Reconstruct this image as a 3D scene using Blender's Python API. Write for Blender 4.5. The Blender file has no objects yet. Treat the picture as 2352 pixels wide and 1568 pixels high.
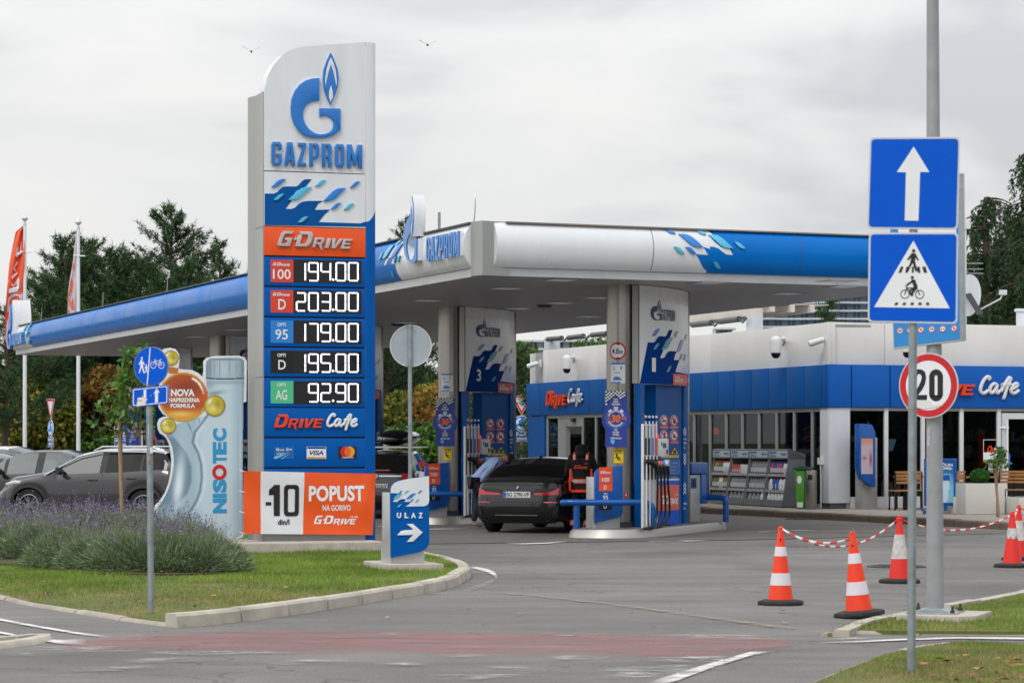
import bpy, bmesh, math, random
import numpy as np
from mathutils import Vector, Matrix
from mathutils.geometry import tessellate_polygon
SC=bpy.context.scene
COL=SC.collection
R=math.radians
random.seed(7);NR=np.random.RandomState(7)
# camera
F, HZ, CX, CH=6029.0, 1014.0, 1176.0, 1.7
cd=bpy.data.cameras.new('camera');cam=bpy.data.objects.new('camera', cd);COL.objects.link(cam)
cam.location=(0, 0, CH);cam.rotation_euler=(R(90), 0, 0)
cd.sensor_width=36;cd.lens=36*F/2352;cd.shift_y=(HZ-784)/2352
cd.clip_end=3000;cd.clip_start=.5
cd.dof.use_dof=True;cd.dof.focus_distance=44;cd.dof.aperture_fstop=5.0
SC.camera=cam
# light
SUN_EL, SUN_AZ=R(50), R(205)
w=bpy.data.worlds.new('World');SC.world=w;w.use_nodes=True
nt=w.node_tree;N=nt.nodes;L=nt.links;N.clear()
wo=N.new('ShaderNodeOutputWorld');bg=N.new('ShaderNodeBackground');bg.inputs[1].default_value=1
sky=N.new('ShaderNodeTexSky');sky.sky_type='NISHITA';sky.sun_disc=False
sky.sun_elevation=SUN_EL;sky.sun_rotation=SUN_AZ
SKX=1.3
tc=N.new('ShaderNodeTexCoord');mp=N.new('ShaderNodeMapping');mp.inputs['Scale'].default_value=(1.7, 1.7, 4.2);mp.inputs['Location'].default_value=(SKX, 0, 0)
L.new(tc.outputs['Generated'], mp.inputs[0])
n1=N.new('ShaderNodeTexNoise');n1.inputs['Scale'].default_value=3.4;n1.inputs['Detail'].default_value=4;n1.inputs['Roughness'].default_value=.5
n1.inputs['Distortion'].default_value=.4
L.new(mp.outputs[0], n1.inputs[0])
cr=N.new('ShaderNodeValToRGB')
dk=N.new('ShaderNodeVectorMath');dk.operation='DOT_PRODUCT';dk.inputs[1].default_value=(-.34, 0, -.36);L.new(tc.outputs['Generated'], dk.inputs[0])
ad=N.new('ShaderNodeMath');L.new(dk.outputs['Value'], ad.inputs[0]);L.new(n1.outputs[0], ad.inputs[1]);L.new(ad.outputs[0], cr.inputs[0])
cr.color_ramp.elements[0].position=.36;cr.color_ramp.elements[0].color=(.585, .595, .615, 1)
cr.color_ramp.elements[1].position=.6;cr.color_ramp.elements[1].color=(.83, .825, .805, 1)
e_=cr.color_ramp.elements.new(.48);e_.color=(.765, .765, .76, 1)
sp=N.new('ShaderNodeSeparateXYZ');L.new(tc.outputs['Generated'], sp.inputs[0])
mr=N.new('ShaderNodeMapRange');mr.inputs['From Min'].default_value=.12;mr.inputs['From Max'].default_value=.7
mr.inputs['To Min'].default_value=1.0;mr.inputs['To Max'].default_value=2.2;L.new(sp.outputs[2], mr.inputs[0])
vm=N.new('ShaderNodeVectorMath');vm.operation='SCALE';L.new(cr.outputs[0], vm.inputs[0]);L.new(mr.outputs[0], vm.inputs['Scale'])
vs=N.new('ShaderNodeVectorMath');vs.operation='SCALE';L.new(sky.outputs[0], vs.inputs[0]);vs.inputs['Scale'].default_value=.1
mx=N.new('ShaderNodeMix');mx.data_type='RGBA';mx.inputs[0].default_value=.93
L.new(vs.outputs[0], mx.inputs[6]);L.new(vm.outputs[0], mx.inputs[7]);L.new(mx.outputs[2], bg.inputs[0]);L.new(bg.outputs[0], wo.inputs[0])
sd=bpy.data.lights.new('sun', 'SUN');sd.energy=1.1;sd.angle=R(18);sd.color=(1, .97, .92)
so=bpy.data.objects.new('sun', sd);COL.objects.link(so)
so.rotation_euler=(R(90)-SUN_EL, 0, math.pi-SUN_AZ)
SC.view_settings.view_transform='Standard';SC.view_settings.look='None';SC.view_settings.gamma=1
SC.view_settings.exposure=0.14
# pixel -> place helpers (measured on a 2352 px wide copy)
def gp(x, y, z=0.):
 d=F*(CH-z)/(y-HZ);return Vector(((x-CX)/F*d, d, z))
def dp(x, y, d):return Vector(((x-CX)/F*d, d, CH+(HZ-y)/F*d))
def zz(x0, y0, s):return lambda x, y:((x0+x/s)/1.7415, (y0+y/s)/1.7415)
zA=zz(0, 700, 2.24);zB=zz(0, 1350, 2.24);zC=zz(0, 1950, 2.0078);zD=zz(940, 120, 1.96);zE=zz(940, 880, 1.913)
zF=zz(940, 1550, 1.96);zG=zz(1480, 760, 2.45);zH=zz(1480, 1250, 3.136);zI=zz(1480, 1700, 2.4125);zJ=zz(2100, 1250, 2.614)
zK=zz(2200, 1650, 2.6133);zL=zz(1800, 1700, 3.1357);zM=zz(2700, 1100, 2.614);zN=zz(2700, 1600, 2.8514)
zO=zz(3350, 500, 1.8445);zP=zz(3350, 1300, 1.96);zQ=zz(2950, 2000, 2.0524);zR=zz(2500, 850, 2.352)
zS=zz(0, 1350, 3.92);zT=zz(0, 1750, 3.136);zU=zz(480, 1350, 1.844);zV=zz(2000, 1300, 3.92);zW=zz(3650, 560, 2.119)
zX=zz(3650, 1600, 2.852);zY=zz(1500, 1300, 1.845);zG2=zz(1480, 2150, 1.5474);z1=lambda x, y:(x, y)
class Fr:
 """a vertical frame: local x to the right along the face, local y into depth, local z up"""
 def __init__(s, o, deg):s.o=Vector(o);s.a=R(deg);s.ax=Vector((math.cos(s.a), math.sin(s.a), 0));s.ay=Vector((-math.sin(s.a), math.cos(s.a), 0))
 def px(s, z, x, y, off=0.):
  x, y=z(x, y);r=Vector(((x-CX)/F, 1, (HZ-y)/F));c=Vector((0, 0, CH))
  t=(s.ay.dot(s.o-c)+off)/s.ay.dot(r);p=c+t*r-s.o
  return(p.dot(s.ax), p.z)
 def py(s, z, pts, off=0.):return[s.px(z, x, y, off)for x, y in pts]
 def bx(s, z, x0, y0, x1, y1, off=0.):
  ym=(y0+y1)/2;xm=(x0+x1)/2
  return(s.px(z, x0, ym, off)[0], s.px(z, xm, y1, off)[1], s.px(z, x1, ym, off)[0], s.px(z, xm, y0, off)[1])
 def w(s, u, v, z):return s.o+s.ax*u+s.ay*v+Vector((0, 0, z))
 # materials
def lin(h):
 if not isinstance(h, str):return tuple(h)
 h=h.lstrip('#');v=[int(h[i:i+2], 16)/255 for i in(0, 2, 4)]
 return tuple(c/12.92 if c<=.04045 else((c+.055)/1.055)**2.4 for c in v)
MATS={}
def mat(name, col, rough=.5, metal=0., var=.06, vs=3., spec=.5, bump=0., bs=40., coat=0., em=0., dirt=0., vec='Object', trans=0., emcol=None, ani=None):
 """principled surface with a little procedural unevenness in colour and gloss"""
 if name in MATS:return MATS[name]
 m=bpy.data.materials.new(name);m.use_nodes=True;t=m.node_tree;n=t.nodes;l=t.links
 b=n['Principled BSDF'];c=lin(col)
 b.inputs['Roughness'].default_value=rough;b.inputs['Metallic'].default_value=metal
 b.inputs['Specular IOR Level'].default_value=spec;b.inputs['Coat Weight'].default_value=coat;b.inputs['Coat Roughness'].default_value=.04
 b.inputs['Transmission Weight'].default_value=trans
 if em:b.inputs['Emission Color'].default_value=(*lin(emcol or col), 1);b.inputs['Emission Strength'].default_value=em
 b.inputs['Base Color'].default_value=(*c, 1)
 if var:
  tcn=n.new('ShaderNodeTexCoord');src=tcn.outputs['Object']
  if ani:
   mpn=n.new('ShaderNodeMapping');mpn.inputs['Scale'].default_value=ani;l.new(src, mpn.inputs[0]);src=mpn.outputs[0]
  no=n.new('ShaderNodeTexNoise');no.inputs['Scale'].default_value=vs;no.inputs['Detail'].default_value=6;no.inputs['Roughness'].default_value=.6
  l.new(src, no.inputs[0])
  r=n.new('ShaderNodeMapRange');r.inputs['From Min'].default_value=.3;r.inputs['From Max'].default_value=.7
  r.inputs['To Min'].default_value=1-var*1.6;r.inputs['To Max'].default_value=1+var*.6;l.new(no.outputs[0], r.inputs[0])
  v=n.new('ShaderNodeVectorMath');v.operation='SCALE';v.inputs[0].default_value=c;l.new(r.outputs[0], v.inputs['Scale']);l.new(v.outputs[0], b.inputs['Base Color'])
  r2=n.new('ShaderNodeMapRange');r2.inputs['From Min'].default_value=.3;r2.inputs['From Max'].default_value=.7
  r2.inputs['To Min'].default_value=max(0, rough-.08-var*.3);r2.inputs['To Max'].default_value=min(1, rough+.08+var*.3);l.new(no.outputs[0], r2.inputs[0]);l.new(r2.outputs[0], b.inputs['Roughness'])
  if bump:
   n3=n.new('ShaderNodeTexNoise');n3.inputs['Scale'].default_value=bs;n3.inputs['Detail'].default_value=3;l.new(tcn.outputs['Object'], n3.inputs[0])
   bu=n.new('ShaderNodeBump');bu.inputs['Strength'].default_value=bump;bu.inputs['Distance'].default_value=.01;l.new(n3.outputs[0], bu.inputs['Height']);l.new(bu.outputs[0], b.inputs['Normal'])
 MATS[name]=m;return m
def island_mat(name, cols, rough=.7, trl=0., sheen=0.):
 """leaf / blade material: colour picked per leaf"""
 if name in MATS:return MATS[name]
 m=bpy.data.materials.new(name);m.use_nodes=True;t=m.node_tree;n=t.nodes;l=t.links;b=n['Principled BSDF']
 g=n.new('ShaderNodeNewGeometry');cr=n.new('ShaderNodeValToRGB');l.new(g.outputs['Random Per Island'], cr.inputs[0]);e=cr.color_ramp.elements
 e[0].position=0;e[0].color=(*lin(cols[0]), 1);e[1].position=1;e[1].color=(*lin(cols[-1]), 1)
 for i, c in enumerate(cols[1:-1]):q=e.new((i+1)/(len(cols)-1));q.color=(*lin(c), 1)
 tcn=n.new('ShaderNodeTexCoord');no=n.new('ShaderNodeTexNoise');no.inputs['Scale'].default_value=.9;no.inputs['Detail'].default_value=2;l.new(tcn.outputs['Object'], no.inputs[0])
 r=n.new('ShaderNodeMapRange');r.inputs['From Min'].default_value=.35;r.inputs['From Max'].default_value=.65;r.inputs['To Min'].default_value=.7;r.inputs['To Max'].default_value=1.25;l.new(no.outputs[0], r.inputs[0])
 v=n.new('ShaderNodeVectorMath');v.operation='SCALE';l.new(cr.outputs[0], v.inputs[0]);l.new(r.outputs[0], v.inputs['Scale']);l.new(v.outputs[0], b.inputs['Base Color'])
 b.inputs['Roughness'].default_value=rough;b.inputs['Specular IOR Level'].default_value=.3
 if trl:
  tr=n.new('ShaderNodeBsdfTranslucent');l.new(v.outputs[0], tr.inputs[0]);ms=n.new('ShaderNodeMixShader');ms.inputs[0].default_value=trl
  l.new(b.outputs[0], ms.inputs[1]);l.new(tr.outputs[0], ms.inputs[2]);l.new(ms.outputs[0], n['Material Output'].inputs[0])
 MATS[name]=m;return m
def vcol_mat(name, rough=.4, coat=0.):
 """print whose inks are stored per vertex"""
 if name in MATS:return MATS[name]
 m=bpy.data.materials.new(name);m.use_nodes=True;n=m.node_tree.nodes;b=n['Principled BSDF']
 a=n.new('ShaderNodeAttribute');a.attribute_name='ink';m.node_tree.links.new(a.outputs[0], b.inputs['Base Color'])
 b.inputs['Roughness'].default_value=rough;b.inputs['Coat Weight'].default_value=coat;MATS[name]=m;return m
def glass(name, col=(.9, .95, .95), rough=.0, mix=.75, tint=(.55, .62, .6), top=1.):
 """thin pane: tinted see-through with fresnel reflection"""
 if name in MATS:return MATS[name]
 m=bpy.data.materials.new(name);m.use_nodes=True;t=m.node_tree;n=t.nodes;l=t.links;n.remove(n['Principled BSDF'])
 tr=n.new('ShaderNodeBsdfTransparent');tr.inputs[0].default_value=(*lin(tint), 1);gl=n.new('ShaderNodeBsdfGlossy');gl.inputs[0].default_value=(*col, 1);gl.inputs['Roughness'].default_value=rough
 lw=n.new('ShaderNodeFresnel');lw.inputs[0].default_value=1.5
 r=n.new('ShaderNodeMapRange');r.inputs['To Min'].default_value=1-mix;r.inputs['To Max'].default_value=top;l.new(lw.outputs[0], r.inputs[0])
 ms=n.new('ShaderNodeMixShader');l.new(r.outputs[0], ms.inputs[0]);l.new(tr.outputs[0], ms.inputs[1]);l.new(gl.outputs[0], ms.inputs[2]);l.new(ms.outputs[0], n['Material Output'].inputs[0])
 MATS[name]=m;return m
 # object tags
def tag(o, label=None, cat=None, group=None, kind=None):
 if label:o['label']=label
 if cat:o['category']=cat
 if group:o['group']=group
 if kind:o['kind']=kind
 return o
def empty(name, loc, deg, label, cat, group=None):
 o=bpy.data.objects.new(name, None);COL.objects.link(o);o.location=loc;o.rotation_euler=(0, 0, R(deg));o.empty_display_size=.1
 return tag(o, label, cat, group)
def thing(name, fr, label, cat, group=None):return empty(name, fr.o, math.degrees(fr.a), label, cat, group)
def copy_tree(o, parent=None):
 c=o.copy();COL.objects.link(c);c.parent=parent
 for ch in list(o.children):copy_tree(ch, c)
 return c
def leaf(a, b, k=.28):
 ax, ay=a;bx, by=b;w, h=bx-ax, by-ay
 q=[(0, 0), (.13, .24), (.28, .5), (.43, .75), (.58, .92), (.75, 1), (1, 1)]
 up=[(ax+w*s, ay+h*t)for s, t in q];lo=[(bx-w*s, by-h*t)for s, t in q[:-1]]
 return up+lo[0:0]+[(bx-w*s, by-h*t)for s, t in q[1:-1]]
 # mesh builder
class MB:
 def __init__(s):s.v=[];s.f=[];s.m=[];s.ink=None
 def add(s, vs, fs, m=0):
  k=len(s.v);s.v+=[tuple(p)for p in vs];s.f+=[tuple(i+k for i in f)for f in fs];s.m+=[m]*len(fs);return k
 def box(s, x0, x1, y0, y1, z0, z1, m=0):
  s.add([(x0, y0, z0), (x1, y0, z0), (x1, y1, z0), (x0, y1, z0), (x0, y0, z1), (x1, y0, z1), (x1, y1, z1), (x0, y1, z1)], [(0, 3, 2, 1), (4, 5, 6, 7), (0, 1, 5, 4), (1, 2, 6, 5), (2, 3, 7, 6), (3, 0, 4, 7)], m);return s
 def obox(s, a, b, wd, ht, m=0, up=(0, 0, 1)):
  """bar of section wd x ht from a to b"""
  a, b=Vector(a), Vector(b);d=(b-a).normalized();u=Vector(up);r=d.cross(u)
  if r.length<1e-4:r=d.cross(Vector((0, 1, 0)))
  r.normalize();u=r.cross(d).normalized();P=[]
  for p in(a, b):
   for i, j in((-1, -1), (1, -1), (1, 1), (-1, 1)):P.append(p+r*wd/2*i+u*ht/2*j)
  s.add(P, [(0, 1, 2, 3), (7, 6, 5, 4), (0, 4, 5, 1), (1, 5, 6, 2), (2, 6, 7, 3), (3, 7, 4, 0)], m);return s
 def prism(s, pts, y0, y1, m=0, holes=(), fn=None, side=None):
  """outline in (x,z) with depth y0..y1 (front is y0)"""
  fn=fn or(lambda u, y, z:(u, y, z));loops=[list(pts)]+[list(h)for h in holes];al=[p for lp in loops for p in lp];n=len(al)
  tri=tessellate_polygon([[Vector((p[0], p[1], 0))for p in lp]for lp in loops])
  fr=[tuple(t)for t in tri];vs=[fn(p[0], y0, p[1])for p in al]
  if y1 is None or y1==y0:s.add(vs, fr, m);return s
  vs+=[fn(p[0], y1, p[1])for p in al];s.add(vs, fr+[tuple(i+n for i in reversed(t))for t in fr], m)
  k=len(s.v)-2*n;o=0
  for lp in loops:
   c=len(lp)
   for i in range(c):j=(i+1)%c;s.f.append((k+o+i, k+o+j, k+n+o+j, k+n+o+i));s.m.append(m if side is None else side)
   o+=c
  return s
 def flat(s, pts, z0, z1=None, m=0):
  """outline in (x,y); slab z0..z1 or a sheet at z0"""
  if z1 is None:s.prism(pts, z0, None, m, fn=lambda u, y, z:(u, z, y))
  else:s.prism(pts, z1, z0, m, fn=lambda u, y, z:(u, z, y))
  return s
 def tube(s, path, r, n=8, m=0, caps=True, sx=1., sy=1., ax=None):
  P=[Vector(p)for p in path];rr=r if isinstance(r, (list, tuple))else[r]*len(P);k=len(P);ring=[];T0=None;up=None
  for i, p in enumerate(P):
   t=(P[min(i+1, k-1)]-P[max(i-1, 0)]);
   if t.length<1e-9:t=T0 or Vector((0, 0, 1))
   t=t.normalized();T0=t
   if up is None:up=Vector(ax)if ax else(Vector((0, 0, 1))if abs(t.z)<.9 else Vector((0, 1, 0)))
   if ax:up=Vector(ax)
   a=t.cross(up);a.normalize();b=a.cross(t).normalized();up=b
   ring.append([p+a*math.cos(2*math.pi*j/n)*rr[i]*sx+b*math.sin(2*math.pi*j/n)*rr[i]*sy for j in range(n)])
  vs=[q for g in ring for q in g];fs=[]
  for i in range(k-1):
   for j in range(n):fs.append((i*n+j, i*n+(j+1)%n, (i+1)*n+(j+1)%n, (i+1)*n+j))
  if caps:fs.append(tuple(reversed(range(n))));fs.append(tuple((k-1)*n+j for j in range(n)))
  s.add(vs, fs, m);return s
 def lathe(s, prof, n=24, c=(0, 0, 0), m=0, fn=None, a0=0., a1=360., cap=True):
  """profile (r,z) round the z axis; fn remaps (x,y,z)"""
  full=abs(a1-a0-360)<1e-6;k=n if full else n+1;vs=[]
  for r, z in prof:
   for j in range(k):
    a=R(a0+(a1-a0)*j/n);p=(r*math.cos(a), r*math.sin(a), z);p=fn(*p)if fn else p;vs.append((p[0]+c[0], p[1]+c[1], p[2]+c[2]))
  fs=[]
  for i in range(len(prof)-1):
   for j in range(n):j2=(j+1)%k if full else j+1;fs.append((i*k+j, i*k+j2, (i+1)*k+j2, (i+1)*k+j))
  if full and cap:
   if prof[0][0]>1e-6:fs.append(tuple(reversed(range(k))))
   if prof[-1][0]>1e-6:fs.append(tuple((len(prof)-1)*k+j for j in range(k)))
  s.add(vs, fs, m);return s
 def disc(s, u, z, r, y0, y1, m=0, n=28, hole=0., rz=None):
  rz=rz or r;c=[(u+r*math.cos(2*math.pi*i/n), z+rz*math.sin(2*math.pi*i/n))for i in range(n)]
  h=[[(u+hole*math.cos(2*math.pi*i/n), z+hole*rz/r*math.sin(2*math.pi*i/n))for i in range(n)]]if hole else[]
  return s.prism(c, y0, y1, m, holes=h)
 def grid(s, P, m=0, closed=False):
  """P[i][j] points"""
  a, b=len(P), len(P[0]);fs=[(i*b+j, i*b+j+1, (i+1)*b+j+1, (i+1)*b+j)for i in range(a-1)for j in range(b-1)]
  s.add([q for r_ in P for q in r_], fs, m);return s
 def build(s, name, mats, parent=None, sharp=32, bevel=0., smooth=True, loc=None, label=None):
  me=bpy.data.meshes.new(name);me.from_pydata(s.v, [], s.f)
  if not isinstance(mats, (list, tuple)):mats=[mats]
  for q in mats:me.materials.append(q)
  if len(mats)>1:me.polygons.foreach_set('material_index', s.m)
  if s.ink is not None:
   at=me.color_attributes.new('ink', 'FLOAT_COLOR', 'POINT');at.data.foreach_set('color', np.asarray(s.ink, dtype=np.float32).ravel())
  me.validate(clean_customdata=False)
  bm=bmesh.new();bm.from_mesh(me);bmesh.ops.recalc_face_normals(bm, faces=bm.faces)
  if bevel:bmesh.ops.bevel(bm, geom=[e for e in bm.edges if len(e.link_faces)==2 and e.calc_face_angle(0)>.6], offset=bevel, segments=2, affect='EDGES', profile=.6)
  bm.to_mesh(me);bm.free()
  if smooth:
   me.polygons.foreach_set('use_smooth', [True]*len(me.polygons));me.set_sharp_from_angle(angle=R(sharp))
  o=bpy.data.objects.new(name, me);COL.objects.link(o)
  if parent:o.parent=parent
  if loc:o.location=loc
  if label:o['label']=label
  return o
def rrect(x0, z0, x1, z1, r, n=4):
 P=[]
 for cx, cz, a in((x1-r, z0+r, -90), (x1-r, z1-r, 0), (x0+r, z1-r, 90), (x0+r, z0+r, 180)):
  P+=[(cx+r*math.cos(R(a+90*i/n)), cz+r*math.sin(R(a+90*i/n)))for i in range(n+1)]
 return P
def rr4(b, r=.01):return rrect(b[0], b[1], b[2], b[3], r)
# lettering
TC={}
def tri_text(s, bold=.02, shear=0., sp=1., thick=False):
 k=(s, bold, shear, sp, thick)
 if k in TC:return TC[k]
 cu=bpy.data.curves.new('t', 'FONT');cu.body=s;cu.offset=bold;cu.shear=shear;cu.space_character=sp;cu.resolution_u=3
 if thick:cu.extrude=.5
 ob=bpy.data.objects.new('t', cu);COL.objects.link(ob);dg=bpy.context.evaluated_depsgraph_get()
 me=bpy.data.meshes.new_from_object(ob.evaluated_get(dg));v=[tuple(q.co)for q in me.vertices];f=[tuple(p.vertices)for p in me.polygons]
 bpy.data.objects.remove(ob);bpy.data.curves.remove(cu);bpy.data.meshes.remove(me)
 x0=min(p[0]for p in v);x1=max(p[0]for p in v);y0=min(p[1]for p in v);y1=max(p[1]for p in v)
 v=[((p[0]-x0)/(x1-x0), (p[1]-y0)/(y1-y0), p[2])for p in v];TC[k]=(v, f);return v, f
def text(mb, s, b, y, m=0, bold=.02, shear=0., depth=0., sp=1., rot=0, fn=None):
 v, f=tri_text(s, bold, shear, sp, depth>0);u0, v0, u1, v1=b;fn=fn or(lambda u, y, z:(u, y, z));P=[]
 for p in v:
  a, c=(p[0], p[1])if not rot else(1-p[1], p[0])
  P.append(fn(u0+a*(u1-u0), y-depth*(p[2]+.5)if depth else y, v0+c*(v1-v0)))
 mb.add(P, f, m)
GL={'G':[[(1, .68), (1, .88), (.86, 1), (.14, 1), (0, .88), (0, .12), (.14, 0), (.86, 0), (1, .12), (1, .5), (.5, .5), (.5, .4), (.66, .4), (.66, .16), (.6, .12), (.4, .12), (.34, .16), (.34, .84), (.4, .88), (.6, .88), (.66, .84), (.66, .68)]], 'A':[[(0, 0), (.25, 1), (.75, 1), (1, 0), (.68, 0), (.62, .22), (.38, .22), (.32, 0)], [(.42, .36), (.58, .36), (.52, .8), (.48, .8)]], 'Z':[[(0, 0), (0, .12), (.6, .86), (.05, .86), (.05, 1), (1, 1), (1, .88), (.42, .14), (1, .14), (1, 0)]], 'P':[[(0, 0), (0, 1), (.84, 1), (1, .9), (1, .44), (.84, .34), (.36, .34), (.36, 0)], [(.36, .46), (.64, .46), (.64, .88), (.36, .88)]], 'R':[[(0, 0), (0, 1), (.84, 1), (1, .9), (1, .56), (.88, .46), (1, .36), (1, 0), (.66, 0), (.66, .36), (.58, .4), (.36, .4), (.36, 0)], [(.36, .52), (.64, .52), (.64, .88), (.36, .88)]], 'O':[[(0, .12), (.14, 0), (.86, 0), (1, .12), (1, .88), (.86, 1), (.14, 1), (0, .88)], [(.35, .15), (.65, .15), (.65, .85), (.35, .85)]], 'M':[[(0, 0), (0, 1), (.3, 1), (.5, .42), (.7, 1), (1, 1), (1, 0), (.75, 0), (.75, .62), (.58, .1), (.42, .1), (.25, .62), (.25, 0)]], 'g':[[(1, 1), (.22, 1), (.06, .86), (0, .3), (0, .1), (.12, 0), (.98, 0), (.98, .56), (.42, .56), (.48, .4), (.66, .4), (.66, .18), (.3, .18), (.27, .26), (.33, .72), (.42, .82), (.9, .82)]], 'd':[[(0, 1), (.78, 1), (.95, .86), (1, .6), (1, .3), (.9, .1), (.75, 0), (0, 0), (0, .78), (.26, .78), (.26, .18), (.58, .18), (.68, .3), (.7, .6), (.62, .8), (.12, .8)]], 'r':[[(0, 0), (0, 1), (.8, 1), (.97, .88), (.97, .5), (.8, .38), (1, -.16), (1.08, -.32), (.86, -.16), (.5, .34), (.28, .34), (.28, 0)], [(.28, .52), (.66, .52), (.7, .8), (.28, .8)]], 'i':[[(0, 0), (0, 1), (1, 1), (1, 0)]], 'v':[[(.2, 0), (0, 1), (.32, 1), (.42, .3), (.76, 1), (1.1, 1), (.56, 0)]], 'e':[[(0, 0), (0, 1), (1, 1), (1, .78), (.3, .78), (.3, .6), (.86, .6), (.86, .42), (.3, .42), (.3, .22), (1, .22), (1, 0)]], '.':[[(0, 0), (0, 1), (1, 1), (1, 0)]]}
def glyph(mb, g, b, y0, y1, m=0, sh=0., fn=None, base=None):
 x0, z0, x1, z1=b;base=z0 if base is None else base
 q=[[(x0+p[0]*(x1-x0)+sh*(z0+p[1]*(z1-z0)-base), z0+p[1]*(z1-z0))for p in lp]for lp in GL[g]]
 mb.prism(q[0], y0, y1, m, holes=q[1:], fn=fn)
GZ=[('G', 0, .109), ('A', .142, .257), ('Z', .286, .38), ('P', .414, .521), ('R', .553, .66), ('O', .699, .801), ('M', .833, 1.)]
def wordmark(mb, b, y0, y1, m=0, fn=None):
 for g, a, c in GZ:glyph(mb, g, (b[0]+a*(b[2]-b[0]), b[1], b[0]+c*(b[2]-b[0]), b[3]), y0, y1, m, fn=fn)
GD=[('g', 0, .17, 0, 1), ('.', .2, .235, .42, .6), ('d', .235, .43, 0, 1), ('r', .46, .595, -.04, .62), ('i', .625, .675, -.06, .6), ('v', .69, .82, -.07, .6), ('e', .835, .955, -.08, .58)]
DR=[('d', 0, .24, 0, 1), ('r', .27, .45, -.02, .68), ('i', .485, .55, -.02, .68), ('v', .575, .75, -.02, .68), ('e', .77, .94, -.02, .68)]
def racing(mb, b, y0, y1, m=0, seq=GD, sh=.28, fn=None):
 W=b[2]-b[0];Hh=b[3]-b[1];W2=W-sh*Hh*.7
 for g, a, c, z0, z1_ in seq:glyph(mb, g, (b[0]+a*W2, b[1]+z0*Hh, b[0]+c*W2, b[1]+z1_*Hh), y0, y1, m, sh=sh, fn=fn, base=b[1])
CAFE=[[(.2, .86), (.24, .97), (.17, 1.), (.08, .82), (.01, .5), (.01, .3), (.06, .22), (.13, .25), (.2, .36)], [(.42, .62), (.35, .68), (.27, .55), (.24, .36), (.27, .24), (.33, .28), (.39, .45), (.43, .64), (.4, .4), (.41, .26), (.45, .25), (.5, .36)], [(.52, .3), (.6, .6), (.69, .86), (.73, .97), (.77, .93), (.72, .7), (.66, .4), (.62, .14), (.6, .02), (.565, .0)], [(.54, .62), (.78, .66)], [(.79, .42), (.88, .5), (.945, .62), (.92, .7), (.84, .62), (.78, .42), (.8, .26), (.88, .24), (.98, .38)]]
def smooth_path(P, n=4):
 P=[Vector((p[0], p[1], 0))for p in P];out=[]
 for i in range(len(P)-1):
  a, b, c, d=P[max(i-1, 0)], P[i], P[i+1], P[min(i+2, len(P)-1)]
  for k in range(n):
   t=k/n;out.append(.5*((2*b)+(c-a)*t+(2*a-5*b+4*c-d)*t*t+(3*b-a-3*c+d)*t**3))
 return out+[P[-1]]
def cafe(mb, b, y, r, m=0, dep=None, fn=None):
 for st in CAFE:
  P=smooth_path([(b[0]+p[0]*(b[2]-b[0]), b[1]+p[1]*(b[3]-b[1]))for p in st])
  mb.tube([(q.x, y, q.y)for q in P], r, 8, m, ax=(0, 1, 0), sx=1, sy=(dep or r)/r)
EM_G=[(656, 381), (600, 385), (550, 400), (505, 430), (465, 480), (440, 540), (432, 610), (437, 680), (455, 735), (490, 790), (540, 830), (600, 847), (655, 850), (710, 845), (770, 825), (822, 785), (822, 620), (657, 617), (657, 685), (690, 672), (715, 675), (745, 690), (763, 715), (768, 745), (760, 780), (735, 805), (700, 818), (660, 822), (620, 812), (580, 785), (548, 745), (530, 700), (528, 650), (540, 612), (565, 580), (600, 562), (656, 556)]
EM_F=[(745, 180), (775, 243), (798, 310), (807, 385), (798, 460), (776, 520), (744, 593), (711, 525), (691, 465), (683, 390), (689, 320), (712, 250)]
EM_W1=[(745, 213), (768, 260), (786, 320), (795, 400), (789, 464), (780, 410), (765, 340), (746, 283), (728, 340), (712, 410), (704, 462), (698, 400), (707, 320), (724, 260)]
EM_W2=[(746, 430), (762, 485), (764, 530), (742, 577), (728, 530), (730, 480)]
def emblem(mb, f, y, dy, mb_=0, mw=1, fn=None):
 """f maps traced points to (u,z)"""
 t=lambda P:[f(*p)for p in P]
 mb.prism(t(EM_G), y-dy, y, mb_, fn=fn);mb.prism(t(EM_F), y-dy, y, mb_, holes=[t(EM_W1), t(EM_W2)], fn=fn)
 mb.prism(t(EM_W1), y-dy+.002, y, mw, fn=fn);mb.prism(t(EM_W2), y-dy+.002, y, mw, fn=fn)
def boxmap(b, x0=432, y0=180, x1=822, y1=850):return lambda x, y:(b[0]+(x-x0)/(x1-x0)*(b[2]-b[0]), b[3]-(y-y0)/(y1-y0)*(b[3]-b[1]))
WAVE=[(232, 1283), (305, 1282), (330, 1272), (352, 1248), (375, 1230), (400, 1227), (480, 1227), (500, 1215), (520, 1190), (545, 1172), (570, 1170), (600, 1171), (555, 1228), (480, 1262), (430, 1335), (445, 1338), (395, 1402), (440, 1403), (470, 1393), (500, 1362), (535, 1345), (575, 1340), (690, 1340), (650, 1365), (625, 1410), (745, 1408), (700, 1450), (655, 1506), (980, 1516), (1023, 1503), (1023, 1543), (232, 1530)]
LV_M=[((282, 1232), (395, 1169)), ((898, 1237), (978, 1187)), ((690, 1341), (866, 1239)), ((748, 1405), (830, 1355))]
LV_C=[((625, 1225), (710, 1176)), ((297, 1336), (384, 1286)), ((850, 1408), (932, 1358)), ((487, 1511), (574, 1463)), ((414, 1334), (600, 1231))]
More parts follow.
